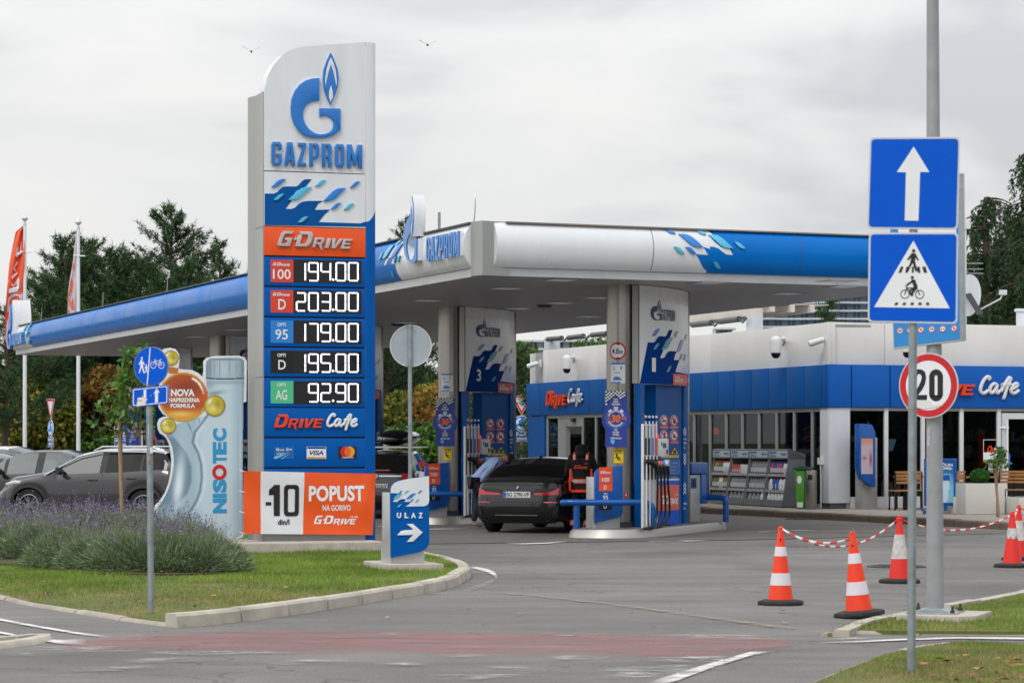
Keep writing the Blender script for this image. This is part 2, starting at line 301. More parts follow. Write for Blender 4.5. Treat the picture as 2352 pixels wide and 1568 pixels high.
# shared paints
M=dict(blue=mat('enamel_blue', '#0059ac', .4, spec=.12, var=.05, vs=1.5), blued=mat('panel_blue', '#00549e', .42, spec=.15, var=.07, vs=.9), white=mat('enamel_white', '#e0e3e7', .35, var=.05, vs=1.6, ani=(2, 2, .5)), grey=mat('grey_cladding', '#a9aaa8', .4, metal=.35, var=.07, vs=1.4), grey2=mat('grey_cladding_light', '#c2c4c6', .38, metal=.3, var=.05), orange=mat('enamel_orange', '#ee5413', .4, var=.04), red=mat('print_red', '#d9412f', .4, var=.03), mid=mat('leaf_blue', '#1c7fd3', .3, coat=.3, var=.03), cyan=mat('leaf_cyan', '#4fb9dc', .3, coat=.3, var=.03), black=mat('black_plastic', '#101214', .35, var=.05), blackm=mat('black_matt', '#0a0b0c', .7, var=.05), lmid=mat('letter_blue', '#1b74c8', .3, coat=.3, var=.03), steel=mat('brushed_steel', '#a29e99', .3, metal=1., var=.08, vs=2, ani=(1, 1, .15)), galv=mat('galvanised_steel', '#9aa3a8', .42, metal=.55, var=.14, vs=9, bump=.1, bs=30), conc=mat('concrete', '#b4ada2', .85, var=.16, vs=6, bump=.5, bs=60), green=mat('print_green', '#4fc08c', .4, var=.03), sblue=mat('sign_blue', '#0058d0', .35, spec=.15, var=.04, vs=2), swhite=mat('sign_white', '#e8ebee', .35, var=.05, vs=3), sred=mat('sign_red', '#c8101c', .35, coat=.2, var=.05), yellow=mat('print_yellow', '#f3cf12', .4, var=.05), dgrey=mat('dark_grey_metal', '#55595c', .45, metal=.4, var=.08), rubber=mat('rubber', '#222325', .8, var=.15, vs=8, bump=.3), lgrey=mat('light_grey_metal', '#d0d3d5', .4, metal=.15, var=.05), ink=mat('print_ink', '#1b1a1c', .45, var=.03), purple=mat('print_purple_blue', '#2b3f9c', .35, var=.08, vs=5), poleg=mat('grey_pole_paint', '#9a9da0', .42, metal=.15, var=.09, vs=6, bump=.05), railb=mat('rail_blue', '#0052a4', .3, coat=.08, var=.08, vs=5), )
# GROUND
def asphalt(name, c0, c1, grain=.19, patch=.17, crack=.48):
 m=bpy.data.materials.new(name);m.use_nodes=True;t=m.node_tree;n=t.nodes;l=t.links;b=n['Principled BSDF']
 g=n.new('ShaderNodeNewGeometry')
 def noise(sc, det=4, ro=.6, mpv=None):
  o=n.new('ShaderNodeTexNoise');o.inputs['Scale'].default_value=sc;o.inputs['Detail'].default_value=det;o.inputs['Roughness'].default_value=ro
  if mpv:
   q=n.new('ShaderNodeMapping');q.inputs['Scale'].default_value=mpv;q.inputs['Rotation'].default_value=(0, 0, R(12));l.new(g.outputs['Position'], q.inputs[0]);l.new(q.outputs[0], o.inputs[0])
  else:l.new(g.outputs['Position'], o.inputs[0])
  return o.outputs[0]
 def rng(s, a, b_, c, d):
  o=n.new('ShaderNodeMapRange');o.inputs['From Min'].default_value=a;o.inputs['From Max'].default_value=b_;o.inputs['To Min'].default_value=c;o.inputs['To Max'].default_value=d;l.new(s, o.inputs[0]);return o.outputs[0]
 def mul(a, b_):
  o=n.new('ShaderNodeMath');o.operation='MULTIPLY';l.new(a, o.inputs[0]);l.new(b_, o.inputs[1]);return o.outputs[0]
 base=n.new('ShaderNodeMix');base.data_type='RGBA';base.inputs[6].default_value=(*lin(c0), 1);base.inputs[7].default_value=(*lin(c1), 1)
 l.new(rng(noise(.22, 5), .38, .62, 0, 1), base.inputs[0])
 k=mul(rng(noise(38, 3, .8), .25, .75, 1-grain*2.4, 1+grain*2.2), rng(noise(.9, 6, .65, (.35, 1.6, 1)), .35, .65, 1-patch, 1+patch))
 k=mul(k, rng(noise(7, 5, .7), .3, .7, .93, 1.05))
 vo=n.new('ShaderNodeTexVoronoi');vo.feature='DISTANCE_TO_EDGE';vo.inputs['Scale'].default_value=.16
 wv=n.new('ShaderNodeMix');wv.data_type='VECTOR';wv.inputs[0].default_value=.22;l.new(g.outputs['Position'], wv.inputs[4])
 nz=n.new('ShaderNodeTexNoise');nz.inputs['Scale'].default_value=1.3;nz.inputs['Detail'].default_value=5;l.new(g.outputs['Position'], nz.inputs[0])
 vm_=n.new('ShaderNodeVectorMath');vm_.operation='MULTIPLY_ADD';vm_.inputs[1].default_value=(2.2, 2.2, 0);l.new(nz.outputs['Color'], vm_.inputs[0]);l.new(g.outputs['Position'], vm_.inputs[2]);l.new(vm_.outputs[0], vo.inputs[0])
 n.remove(wv)
 cr_=rng(vo.outputs['Distance'], .0, .005, 1-crack, 1.);cm=mul(cr_, rng(noise(.5, 2), .5, .58, 1, 1))
 k=mul(k, cr_);k=mul(k, rng(noise(2.3, 6, .7), .3, .37, .78, 1.));k=mul(k, rng(noise(.35, 2, .4, (1, .5, 1)), .56, .6, 1., .9))
 v=n.new('ShaderNodeVectorMath');v.operation='SCALE';l.new(base.outputs[2], v.inputs[0]);l.new(k, v.inputs['Scale']);l.new(v.outputs[0], b.inputs['Base Color'])
 b.inputs['Roughness'].default_value=.82;b.inputs['Specular IOR Level'].default_value=.35
 bu=n.new('ShaderNodeBump');bu.inputs['Strength'].default_value=.35;bu.inputs['Distance'].default_value=.006;l.new(noise(60, 3, .8), bu.inputs['Height']);l.new(bu.outputs[0], b.inputs['Normal'])
 return m
def worn(name, col, lo=.42, hi=.6, sc=2.2, st=(.35, 1.6, 1), rough=.75, keep=0.):
 """paint that has worn away in patches"""
 m=bpy.data.materials.new(name);m.use_nodes=True;t=m.node_tree;n=t.nodes;l=t.links;b=n['Principled BSDF'];b.inputs['Base Color'].default_value=(*lin(col), 1);b.inputs['Roughness'].default_value=rough
 g=n.new('ShaderNodeNewGeometry');mp_=n.new('ShaderNodeMapping');mp_.inputs['Scale'].default_value=st;l.new(g.outputs['Position'], mp_.inputs[0])
 o=n.new('ShaderNodeTexNoise');o.inputs['Scale'].default_value=sc;o.inputs['Detail'].default_value=8;o.inputs['Roughness'].default_value=.75;l.new(mp_.outputs[0], o.inputs[0])
 r=n.new('ShaderNodeMapRange');r.inputs['From Min'].default_value=lo;r.inputs['From Max'].default_value=hi;r.inputs['To Min'].default_value=keep;l.new(o.outputs[0], r.inputs[0])
 a=n.new('ShaderNodeAttribute');a.attribute_name='fade';q=n.new('ShaderNodeMath');q.operation='MULTIPLY';l.new(r.outputs[0], q.inputs[0]);l.new(a.outputs['Fac'], q.inputs[1])
 l.new(q.outputs[0], b.inputs['Alpha']);return m
def fadebuild(mb, name, m, fades, kind='structure'):
 o=mb.build(name, m, smooth=False);at=o.data.attributes.new('fade', 'FLOAT', 'POINT');at.data.foreach_set('value', list(fades));tag(o, kind=kind);return o
def strip(name, m, top, bot, z, rows=(0, .18, .82, 1), fr=(0, 1, 1, 0), cols=None, endfade=0):
 """painted sheet between two pixel polylines with edges that wear off"""
 A=[gp(x, y, z)for x, y in top];B_=[gp(x, y, z)for x, y in bot];mb=MB();k=len(A);fd=[]
 G=[[A[i].lerp(B_[i], t)for i in range(k)]for t in rows]
 mb.grid(G)
 for r_ in fr:
  for i in range(k):fd.append(r_*(0. if endfade and i in(0, k-1)else 1.))
 return fadebuild(mb, name, m, fd)
AS1=asphalt('road_asphalt', '#666462', '#74726e');AS2=asphalt('forecourt_asphalt', '#625d59', '#6c6762', patch=.18);AS3=asphalt('path_asphalt', '#74726f', '#7c7a77', crack=.2)  # forecourt tone takes in canopy shade as well as its browner asphalt
earth=mat('earth', '#5c5a38', .95, var=.35, vs=.4)
mb=MB();mb.flat([(-1500, -200), (1500, -200), (1500, 2600), (-1500, 2600)], -.03);tag(mb.build('ground', earth, smooth=False), kind='structure')
mb=MB();mb.flat([(-60, 6), (60, 6), (60, 130), (-60, 130)], 0);tag(mb.build('road', AS1, smooth=False), kind='structure')
fl=[gp(x, y)for x, y in((-500, 1254), (980, 1249), (1700, 1240), (2300, 1225), (2900, 1213))]
mb=MB();mb.flat([(p.x, p.y)for p in fl]+[(40, 120), (-50, 120)], .004);tag(mb.build('forecourt', AS2, smooth=False), kind='structure')
mb=MB()
for a, b in zip(fl[:-1], fl[1:]):mb.flat([(a.x, a.y-.05), (b.x, b.y-.05), (b.x, b.y+.02), (a.x, a.y+.02)], .008)
tag(mb.build('asphalt_seam', mat('tar', '#2c2a29', .6, var=.2), smooth=False), kind='structure')
def kerb(path, name, wd=.16, h=.13, stone=.95, m=None, inner=1):
 """row of kerb stones; path is the outer foot line, stones lie to its left"""
 m=m or KC;P=[Vector((p.x, p.y, 0))for p in path];mb=MB();rest=0;pts=[]
 L_=0;seg=[]
 for a, b in zip(P[:-1], P[1:]):seg.append((L_, (b-a).length, a, b));L_+=(b-a).length
 def at(t):
  for s0, ln, a, b in seg:
   if t<=s0+ln+1e-6:return a.lerp(b, (t-s0)/ln)
  return P[-1]
 k=max(1, round(L_/stone));st=L_/k
 for i in range(k):
  q=[at(i*st+.014+(st-.028)*j/3)for j in range(4)];jz=random.uniform(-.008, .008);js=random.uniform(-.006, .006);out=[];inn=[]
  for j in range(4):
   t=(q[min(j+1, 3)]-q[max(j-1, 0)]).normalized();nn=Vector((-t.y, t.x, 0))*inner
   out.append(q[j]+nn*js);inn.append(q[j]+nn*wd)
  ch=.025;rows=[]
  for j in range(4):
   d=(inn[j]-out[j]).normalized()
   rows.append([out[j]+Vector((0, 0, -.05)), out[j]+d*.012+Vector((0, 0, h+jz-ch)), out[j]+d*(ch+.012)+Vector((0, 0, h+jz)), inn[j]+Vector((0, 0, h+jz)), inn[j]+Vector((0, 0, -.05))])
  mb.grid(rows);n0=len(mb.v)-20
  mb.f+=[(n0+4, n0+3, n0+2, n0+1, n0), (n0+15, n0+16, n0+17, n0+18, n0+19)];mb.m+=[0, 0]
 return tag(mb.build(name, m, sharp=40), kind='structure')
def stone_mat(name, c):
 m=mat(name, c, .85, var=.2, vs=2.6, bump=.5, bs=70);return m
KC=stone_mat('kerb_stone', '#b9b2a4');KD=stone_mat('kerb_stone_dirty', '#77695a');KL=stone_mat('kerb_stone_flush', '#aaa294')
nose=[gp(*p)for p in((405, 1441), (460, 1437), (586, 1424), (700, 1408), (850, 1384), (892, 1376), (978, 1363), (1026, 1353), (1058, 1342), (1080, 1327))]+[gp(x, y, .13)for x, y in((1084, 1301), (1072, 1290), (1035, 1276), (978, 1265), (890, 1254))]+[gp(x, y, .13)for x, y in((560, 1222), (0, 1206), (-700, 1199))]
kerb(nose, 'kerb', h=.13)
low=[gp(x, y, 0)for x, y in((-260, 1330), (-60, 1362), (0, 1376), (57, 1390), (115, 1399), (188, 1411), (295, 1428), (372, 1438), (404, 1441))]
kerb(low, 'kerb', h=.035, wd=.12, stone=1.2, m=KL)
grass_ground=None
def lawn_mat():
 m=bpy.data.materials.new('lawn_turf');m.use_nodes=True;n=m.node_tree.nodes;l=m.node_tree.links;b=n['Principled BSDF'];g=n.new('ShaderNodeNewGeometry')
 a=n.new('ShaderNodeTexNoise');a.inputs['Scale'].default_value=.8;a.inputs['Detail'].default_value=8;a.inputs['Roughness'].default_value=.7;l.new(g.outputs['Position'], a.inputs[0])
 c=n.new('ShaderNodeValToRGB');l.new(a.outputs[0], c.inputs[0]);e=c.color_ramp.elements;e[0].position=.38;e[0].color=(*lin('#4a5a20'), 1);e[1].position=.62;e[1].color=(*lin('#7d6a45'), 1);q=e.new(.5);q.color=(*lin('#5f6430'), 1)
 l.new(c.outputs[0], b.inputs['Base Color']);b.inputs['Roughness'].default_value=.95;return m
LM=lawn_mat()
LL=[(p.x, p.y)for p in low[:-1]]+[(p.x, p.y)for p in nose]
def inset(P, d):
 out=[];n_=len(P)
 for i in range(n_):
  a, b, c=Vector(P[i-1]), Vector(P[i]), Vector(P[(i+1)%n_]);t=((b-a).normalized()+(c-b).normalized()).normalized();out.append((b.x-t.y*d, b.y+t.x*d))
 return out
LI=inset(LL, .1)
LP_=[(p.x, p.y)for p in low]
def lowd(X, Y):
 X=np.asarray(X, float);Y=np.asarray(Y, float);D=np.full(X.shape, 99.)
 for(ax, ay), (bx, by)in zip(LP_[:-1], LP_[1:]):
  t=np.clip(((X-ax)*(bx-ax)+(Y-ay)*(by-ay))/((bx-ax)**2+(by-ay)**2), 0, 1);D=np.minimum(D, np.hypot(X-ax-t*(bx-ax), Y-ay-t*(by-ay)))
 return D
def lawnz(X, Y):return .105-.08*np.clip(1-lowd(X, Y)/1.1, 0, 1)
bm=bmesh.new();vs_=[bm.verts.new((x, y, 0))for x, y in LI]
for t in tessellate_polygon([[Vector((x, y, 0))for x, y in LI]]):bm.faces.new([vs_[i]for i in t])
for ax_ in(0, 1):
 for c in np.arange(-14, 0 if ax_==0 else 60, .35)+(0 if ax_==0 else 38):bmesh.ops.bisect_plane(bm, geom=bm.verts[:]+bm.edges[:]+bm.faces[:], plane_co=(c, c, 0), plane_no=(1-ax_, ax_, 0))if(ax_==0 or c<52)else None
for v in bm.verts:v.co.z=float(lawnz(v.co.x, v.co.y))
me=bpy.data.meshes.new('lawn');bm.to_mesh(me);bm.free();me.materials.append(LM);o=bpy.data.objects.new('lawn', me);COL.objects.link(o);tag(o, kind='structure')
rk=[gp(*p)for p in((1905, 1462), (1957, 1440), (2086, 1412), (2170, 1399), (2352, 1364), (2700, 1300))]
kerb(rk, 'kerb', h=.06, wd=.17, inner=-1)
rl=[gp(*p)for p in((1905, 1462), (1960, 1454), (2044, 1457), (2200, 1458), (2352, 1459), (2700, 1462))]
kerb(rl, 'kerb', h=.03, wd=.09, inner=1, m=KL)
RLU=[(p.x, p.y)for p in rl]+[(p.x, p.y)for p in reversed(rk)]
RLUi=inset(RLU, .02);mb=MB();mb.flat(RLUi, -.02, .035);tag(mb.build('lawn', LM, smooth=False), kind='structure')
rb=[gp(*p)for p in((1700, 1640), (1862, 1570), (1932, 1541), (2016, 1510), (2086, 1491), (2170, 1481), (2260, 1482), (2352, 1488), (2700, 1500))]
kerb(rb, 'kerb', h=.03, wd=.11, inner=-1, m=KL)
RLL=[(p.x, p.y)for p in rb]+[(11, 14), (1, 13)];RLL=RLL[::-1]
RLLi=inset(RLL, .06);mb=MB();mb.flat(RLLi, -.02, .028);tag(mb.build('lawn', LM, smooth=False), kind='structure')
sk=[gp(*p)for p in((-200, 1512), (0, 1490), (60, 1483), (118, 1474), (128, 1468), (118, 1463), (60, 1465), (0, 1472), (-200, 1488))]
kerb(sk, 'kerb', h=.05, wd=.14)
w0=[gp(x, y, .15)for x, y in((1627, 1165), (1778, 1173), (1952, 1180.6), (2108, 1189), (2318, 1199))]
dv=(w0[0]-w0[-1]).normalized();SWL=[w0[-1]-dv*12, w0[-1], w0[2], w0[0], w0[0]+dv*20]
kerb(SWL, 'kerb', h=.15, wd=.2, stone=.82, m=KD, inner=-1)
PV=mat('pavement', '#948d83', .88, var=.14, vs=2.2, bump=.4, bs=40)
mb=MB();mb.flat([(p.x+.1, p.y+.05)for p in SWL]+[(2, 100), (40, 100), (40, 40)], -.02, .148);tag(mb.build('pavement', PV, smooth=False), kind='structure')
# paint on the road
WP=worn('worn_white_paint', '#d8d6d0', .38, .5, 3.2, (.5, 2., 1));WP2=worn('faded_white_paint', '#bebab5', .47, .68, 5, (.6, 1.6, 1));RP=worn('faded_red_paint', '#ab7274', .32, .84, 2.2, (.5, 1.5, 1), keep=.0)
xs=list(range(110, 1901, 60))
def iv(x, P):
 return float(np.interp(x, [p[0]for p in P], [p[1]for p in P]))
T_=[(110, 1476), (343, 1452), (586, 1444), (900, 1445), (1300, 1450), (1694, 1459), (1900, 1473)];B__=[(110, 1488), (340, 1494), (586, 1499), (900, 1502), (1300, 1508), (1600, 1512), (1700, 1500), (1780, 1488), (1900, 1475)]
strip('red_crossing', RP, [(x, iv(x, T_))for x in xs], [(x, iv(x, B__))for x in xs], .006, rows=(0, .2, .8, 1), fr=(.1, 1, .9, .2), endfade=1)
def bar(pts, z=.011, m=None, name='road_marking', fr=(0, 1, 1, 0), rows=(0, .2, .8, 1)):
 """pts: list of (x, ytop, ybottom)"""
 return strip(name, m or WP2, [(x, a)for x, a, b in pts], [(x, b)for x, a, b in pts], z, fr=fr, rows=rows, endfade=1)
for q in([(60, 1484, 1492), (150, 1483, 1496), (260, 1482, 1496), (330, 1486, 1494)], [(330, 1494, 1500), (420, 1492, 1503), (600, 1492, 1502), (680, 1495, 1500)], [(1230, 1452, 1458), (1300, 1451, 1460), (1400, 1452, 1459)], [(1530, 1456, 1463), (1600, 1454, 1466), (1700, 1455, 1467), (1780, 1458, 1465)], [(850, 1454, 1458), (900, 1451, 1458), (950, 1452, 1456)], [(1000, 1502, 1509), (1080, 1500, 1509), (1120, 1502, 1508)], [(1240, 1506, 1514), (1300, 1503, 1515), (1420, 1504, 1514)], [(1480, 1508, 1518), (1560, 1503, 1521), (1660, 1503, 1520), (1720, 1504, 1513)], [(1110, 1528, 1538), (1180, 1525, 1538), (1260, 1527, 1536)], [(1360, 1535, 1560), (1450, 1528, 1560), (1560, 1523, 1548), (1680, 1522, 1534)], [(850, 1520, 1530), (930, 1518, 1528), (1000, 1519, 1526)], [(0, 1500, 1506), (60, 1498, 1506), (120, 1500, 1505)], [(250, 1516, 1528), (380, 1508, 1520), (480, 1506, 1516)], [(560, 1520, 1532), (700, 1512, 1524), (820, 1508, 1516)], [(960, 1548, 1562), (1100, 1545, 1560), (1250, 1538, 1550)], [(100, 1536, 1548), (260, 1528, 1540), (380, 1522, 1532)]):bar(q)
bar([(1488, 1566, 1580), (1560, 1543, 1560), (1640, 1519, 1530), (1722, 1496, 1505), (1768, 1494, 1496)], m=WP, fr=(.8, 1, 1, .8))
bar([(-120, 1398, 1403), (0, 1419, 1424), (90, 1436, 1440.5), (180, 1451, 1455.5), (252, 1460, 1464)], m=WP, fr=(.8, 1, 1, .8))
bar([(-120, 1436, 1440), (0, 1449, 1453.5), (60, 1460, 1464), (130, 1468, 1476), (200, 1466, 1480)], m=WP, fr=(.8, 1, 1, .8))
bar([(1865, 1474.5, 1477.5), (2000, 1469, 1472.5), (2090, 1465, 1468.5), (2200, 1462, 1465.5), (2352, 1463, 1467), (2600, 1466, 1470)], m=WP, fr=(.8, 1, 1, .8))
bar([(1880, 1468, 1474), (1960, 1460, 1472), (2040, 1459, 1468)], m=WP2)
bar([(1076, 1300, 1303), (1095, 1301, 1307), (1118, 1305, 1313), (1136, 1312, 1322), (1143, 1320, 1330)], m=WP, fr=(.6, 1, 1, .6))
bar([(1143, 1320, 1330), (1132, 1328, 1337), (1115, 1336, 1345), (1090, 1345, 1353), (1060, 1352, 1360)], m=WP2, fr=(.6, 1, 1, .6), z=.012)
bar([(1160, 1246, 1248), (1200, 1246.5, 1249), (1260, 1245, 1247.5), (1305, 1241, 1243.5)], m=WP, z=.014, fr=(.8, 1, 1, .8))
YP=worn('worn_yellow_paint', '#988e7a', .42, .62, 3, (1, 1, 1))
bar([(1070, 1353, 1358), (1200, 1362, 1366), (1400, 1383, 1388), (1600, 1409, 1415), (1750, 1430, 1437), (1915, 1451, 1458)], m=YP, fr=(.3, .8, .8, .3))
def arrow(x, y, w_, m=None, flip=1):
 c=gp(x, y);mb=MB();s=w_
 P=[(-1.1, -.05), (.1, -.05), (.0, -.28), (1., .0), (0, .28), (.1, .05), (-1.1, .05)]
 a=math.atan2(c.y, c.x+1e-6);ca, sa=math.cos(R(20)), math.sin(R(20))
 mb.flat([(c.x+(p*ca-q*sa)*s*flip, c.y+(p*sa+q*ca)*s)for p, q in P], .012);return fadebuild(mb, 'road_arrow', m or WP, [1.]*len(mb.v))
arrow(1565, 1243, .55);arrow(1820, 1219, .5);arrow(1205, 1223, .55);arrow(1740, 1222, .4)
bar([(940, 1214, 1216), (1010, 1213, 1215), (1080, 1212, 1214)], m=WP, z=.014)
bar([(860, 1208, 1210), (890, 1205, 1207), (910, 1203, 1205)], m=WP, z=.014)
def cover(x, y, r=.32):
 c=gp(x, y);mb=MB();mb.disc(0, 0, r, 0, .012, n=28);mb.disc(0, 0, r+.05, 0, .009, 1, hole=r)
 for k in range(-3, 4):mb.prism([(-r*.6, k*r*.22), (r*.6, k*r*.22), (r*.6, k*r*.22+.02), (-r*.6, k*r*.22+.02)], .012, .018, 1)
 mb.v=[(p[0], p[2], p[1])for p in mb.v];o=mb.build('manhole_cover', [mat('cast_iron', '#2f2b29', .6, metal=.4, var=.2), M['dgrey']], sharp=40, loc=(c.x, c.y, .006));return o
tag(cover(1850, 1192, .42), 'round iron manhole cover in the forecourt in front of the shop pavement', 'manhole cover')
tag(cover(2060, 1301, .36), 'round iron manhole cover in the asphalt between the cones', 'manhole cover')
# grass blades
def blades(name, poly, per, hmin, hmax, mats, z=.1, wd=.006, excl=(), seed=1, dens=None):
 rs=np.random.RandomState(seed);P=np.array(poly);x0, y0=P.min(0);x1, y1=P.max(0)
 n=int((x1-x0)*(y1-y0)*per);X=rs.uniform(x0, x1, n);Y=rs.uniform(y0, y1, n);ins=np.zeros(n, bool);j=len(P)-1
 for i in range(len(P)):
  xi, yi=P[i];xj, yj=P[j];c=((yi>Y)!=(yj>Y))&(X<(xj-xi)*(Y-yi)/(yj-yi+1e-12)+xi);ins^=c;j=i
 u=X/Y*F+CX;ins&=(u>-150)&(u<2500)
 if dens is not None:ins&=rs.rand(n)<dens(X, Y)
 for ex, ey, er in excl:ins&=(X-ex)**2+(Y-ey)**2>er*er
 X, Y=X[ins], Y[ins];n=len(X);h=rs.uniform(hmin, hmax, n)*(.7+.6*(np.sin(X*2.1+1.3*np.sin(Y*1.7))*.5+.5));a=rs.uniform(0, 6.28, n);le=rs.uniform(0, .8, n)*h;b=rs.uniform(0, 6.28, n)
 zz_=z(X, Y)-.004 if callable(z)else np.full(n, z)
 V=np.zeros((n, 3, 3));w2=wd*rs.uniform(.6, 1.4, n)
 V[:, 0]=np.c_[X-np.cos(a)*w2, Y-np.sin(a)*w2, zz_-.01];V[:, 1]=np.c_[X+np.cos(a)*w2, Y+np.sin(a)*w2, zz_-.01]
 V[:, 2]=np.c_[X+np.cos(b)*le, Y+np.sin(b)*le, zz_+h]
 return raw(name, V.reshape(-1, 3), np.arange(n*3).reshape(n, 3), mats)
def raw(name, V, Fc, mats, mi=None, parent=None):
 me=bpy.data.meshes.new(name);k=Fc.shape[1];me.vertices.add(len(V));me.vertices.foreach_set('co', V.astype(np.float32).ravel());me.loops.add(Fc.size);me.loops.foreach_set('vertex_index', Fc.astype(np.int32).ravel())
 me.polygons.add(len(Fc));me.polygons.foreach_set('loop_start', np.arange(0, Fc.size, k, dtype=np.int32));me.polygons.foreach_set('loop_total', np.full(len(Fc), k, dtype=np.int32))
 for q in(mats if isinstance(mats, (list, tuple))else[mats]):me.materials.append(q)
 if mi is not None:me.polygons.foreach_set('material_index', mi.astype(np.int32))
 me.update(calc_edges=True);o=bpy.data.objects.new(name, me);COL.objects.link(o)
 if parent:o.parent=parent
 return o
GR=island_mat('grass_blades', ['#526e22', '#6f902e', '#8aa840', '#648330', '#9aa45a'], .6, .3)
GD_=island_mat('grass_blades_dry', ['#6b6a35', '#8f8252', '#5b7426', '#a08e62', '#7a7040'], .7, .25)
tag(blades('grass', LI, 1500, .02, .06, GR, lawnz, .005, seed=2, dens=lambda X, Y:np.clip((Y-26.5)/5., .12, 1)), 'short green lawn grass in front of the price sign', 'grass', kind='stuff')
tag(blades('dry_grass', LI, 900, .015, .035, GD_, lawnz, .005, seed=3, dens=lambda X, Y:np.clip((32-Y)/5., .15, 1)), 'yellowing short grass along the kerb of the left lawn', 'grass', kind='stuff')
tag(blades('grass', RLUi, 1700, .015, .05, GR, .032, .005, seed=4, dens=lambda X, Y:.35+.65*(np.sin(X*3)*np.sin(Y*2.2)>-.1)), 'patchy green grass round the lamp post slab', 'grass', kind='stuff')
tag(blades('dry_grass', RLUi, 1000, .012, .03, GD_, .032, .005, seed=5), 'dry blades in the lawn round the lamp post slab', 'grass', kind='stuff')
tag(blades('grass', RLLi, 2600, .012, .035, GR, .025, .004, seed=6, dens=lambda X, Y:.12+.88*(np.sin(X*3.3+1)*np.sin(Y*2.7)>.45)), 'green tufts in the worn lawn at the lower right corner', 'grass', kind='stuff')
tag(blades('dry_grass', RLLi, 2600, .01, .028, GD_, .025, .004, seed=7), 'brown dry grass of the worn lawn at the lower right corner', 'grass', kind='stuff')
rs=np.random.RandomState(5);V=[];Fs=[]
for k in range(90):
 if k<50:x, y, z=rs.uniform(0, 1000), rs.uniform(1285, 1420), .14
 elif k<75:x, y, z=rs.uniform(2100, 2352), rs.uniform(1500, 1568), .05
 else:x, y, z=rs.uniform(400, 1900), rs.uniform(1395, 1440), .015
 if k<50 and y>iv(x, [(0, 1370), (400, 1425), (900, 1345), (1000, 1330)])-12:continue
 c=gp(x, y, z);s=rs.uniform(.02, .045);a=rs.uniform(0, 6.28);n0=len(V)
 for q in range(5):V.append((c.x+s*math.cos(a+q*1.257)*(1.3 if q%2 else .7), c.y+s*math.sin(a+q*1.257), c.z+rs.uniform(0, .02)))
 Fs.append([n0+q for q in range(5)])
tag(raw('fallen_leaves', np.array(V), np.array(Fs), island_mat('dead_leaf', ['#7a4a26', '#9a6436', '#b98a55', '#6b3c20'], .8)), 'dry brown leaves scattered on lawn and road', 'fallen leaves', kind='stuff')
# PRICE PYLON
PY=Fr(dp(607.2, 1243, 38.4), 18);PY.o.z=0
T=thing('price_sign_tower', PY, 'tall blue and white price sign tower with arched top on a concrete plinth', 'price sign')
yF=0.
def pl(z, x0, y0, x1, y1):return PY.bx(z, x0, y0, x1, y1)
uR=PY.px(zD, 1023, 1200)[0];uE=PY.px(zD, 1106, 1200)[0];ztop=PY.px(zD, 1023, 97)[1]
mb=MB();zc0=.24;zc1=PY.px(zD, 232, 482)[1]
mb.prism([(-.015, .03), (-.015, .52), (-.07, .74), (-.07, .82), (.6, .82), (.6, .07), (.0, .07), (.0, .03)], zc0, zc1, 0, fn=lambda u, y, z:(u, z, y))
mb.build('side_column', M['grey'], T, sharp=25)
mb=MB()
for zz_ in(zE(150, 45), zE(150, 1198)):
 zq=PY.px(z1, zz_[0], zz_[1])[1];mb.box(-.018, -.013, .035, .52, zq-.004, zq+.004)
mb.build('column_joint', M['dgrey'], T)
arc=[(232, 1100), (232, 480), (240, 430), (252, 380), (270, 332), (300, 280), (335, 235), (375, 195), (425, 164), (480, 145), (540, 132), (700, 118), (850, 108), (1023, 97)]
A=PY.py(zD, arc);A[0]=(0, A[0][1]);A[1]=(0, A[1][1]);zb=PY.px(zD, 232, 1102)[1]
def roundside(u):
 return yF if u<=uR else yF+(1-math.sqrt(max(0, 1-((u-uR)/(uE-uR+1e-6))**2*.9)))*.08
mb=MB();out=A+[(uR, zb)];mb.prism(out, 0, .36);mb.build('head_board', M['white'], T, sharp=30)
mb=MB();zb2=PY.px(zD, 232, 1106)[1];zb3=PY.px(zD, 232, 1533)[1]
mb.box(0, uR, 0, .3, zb3, zb2-.004);mb.build('wave_board', M['white'], T)
def edge(z0, z1_, m, name, curve=None):
 mb=MB();n=8;rows=[]
 for k in range(n+1):
  u=uR+.004+(uE-uR)*k/n;zt=z1_ if not callable(z1_)else z1_(k/n);zl=z0 if not callable(z0)else z0(k/n);rows.append([(u, roundside(u), zl), (u, roundside(u), zt)])
 mb.grid(rows);mb.add([(uE, roundside(uE), rows[-1][0][2]), (uE, .95, rows[-1][0][2]), (uE, .95, rows[-1][1][2]), (uE, roundside(uE), rows[-1][1][2])], [(0, 1, 2, 3)])
 if not callable(z1_):mb.add([(uR, .0, z1_), (uE, roundside(uE), z1_), (uE, .36, z1_), (uR, .36, z1_)], [(0, 1, 2, 3)])
 mb.build(name, m, T, sharp=40)
zl0=PY.px(zD, 1023, 1503)[1];zl1=PY.px(zD, 1107, 1410)[1]
bd=lambda t:zl0+(zl1-zl0)*t**2.2
edge(bd, ztop, M['white'], 'white_edge');edge(.24, bd, M['blue'], 'blue_edge')
mb=MB();q=PY.py(zD, WAVE);q=[(max(p[0], .003), p[1])for p in q];mb.prism(q, -.006, 0, 0);mb.build('wave_print', M['blued'], T)
for ab, m_ in[(q, M['mid'])for q in LV_M]+[(q, M['cyan'])for q in LV_C]:mb=MB();mb.prism(PY.py(zD, leaf(*ab)), -.03, 0, 0);mb.build('relief_leaf', m_, T, bevel=.006)
mb=MB()
emblem(mb, lambda x, y:PY.px(zD, x, y), 0, .05, 0, 1);mb.build('emblem', [M['lmid'], M['white']], T, bevel=.004)
mb=MB();ol=lambda x, y:PY.px(zD, 640+(x-640)*1.035, 612+(y-612)*1.025)
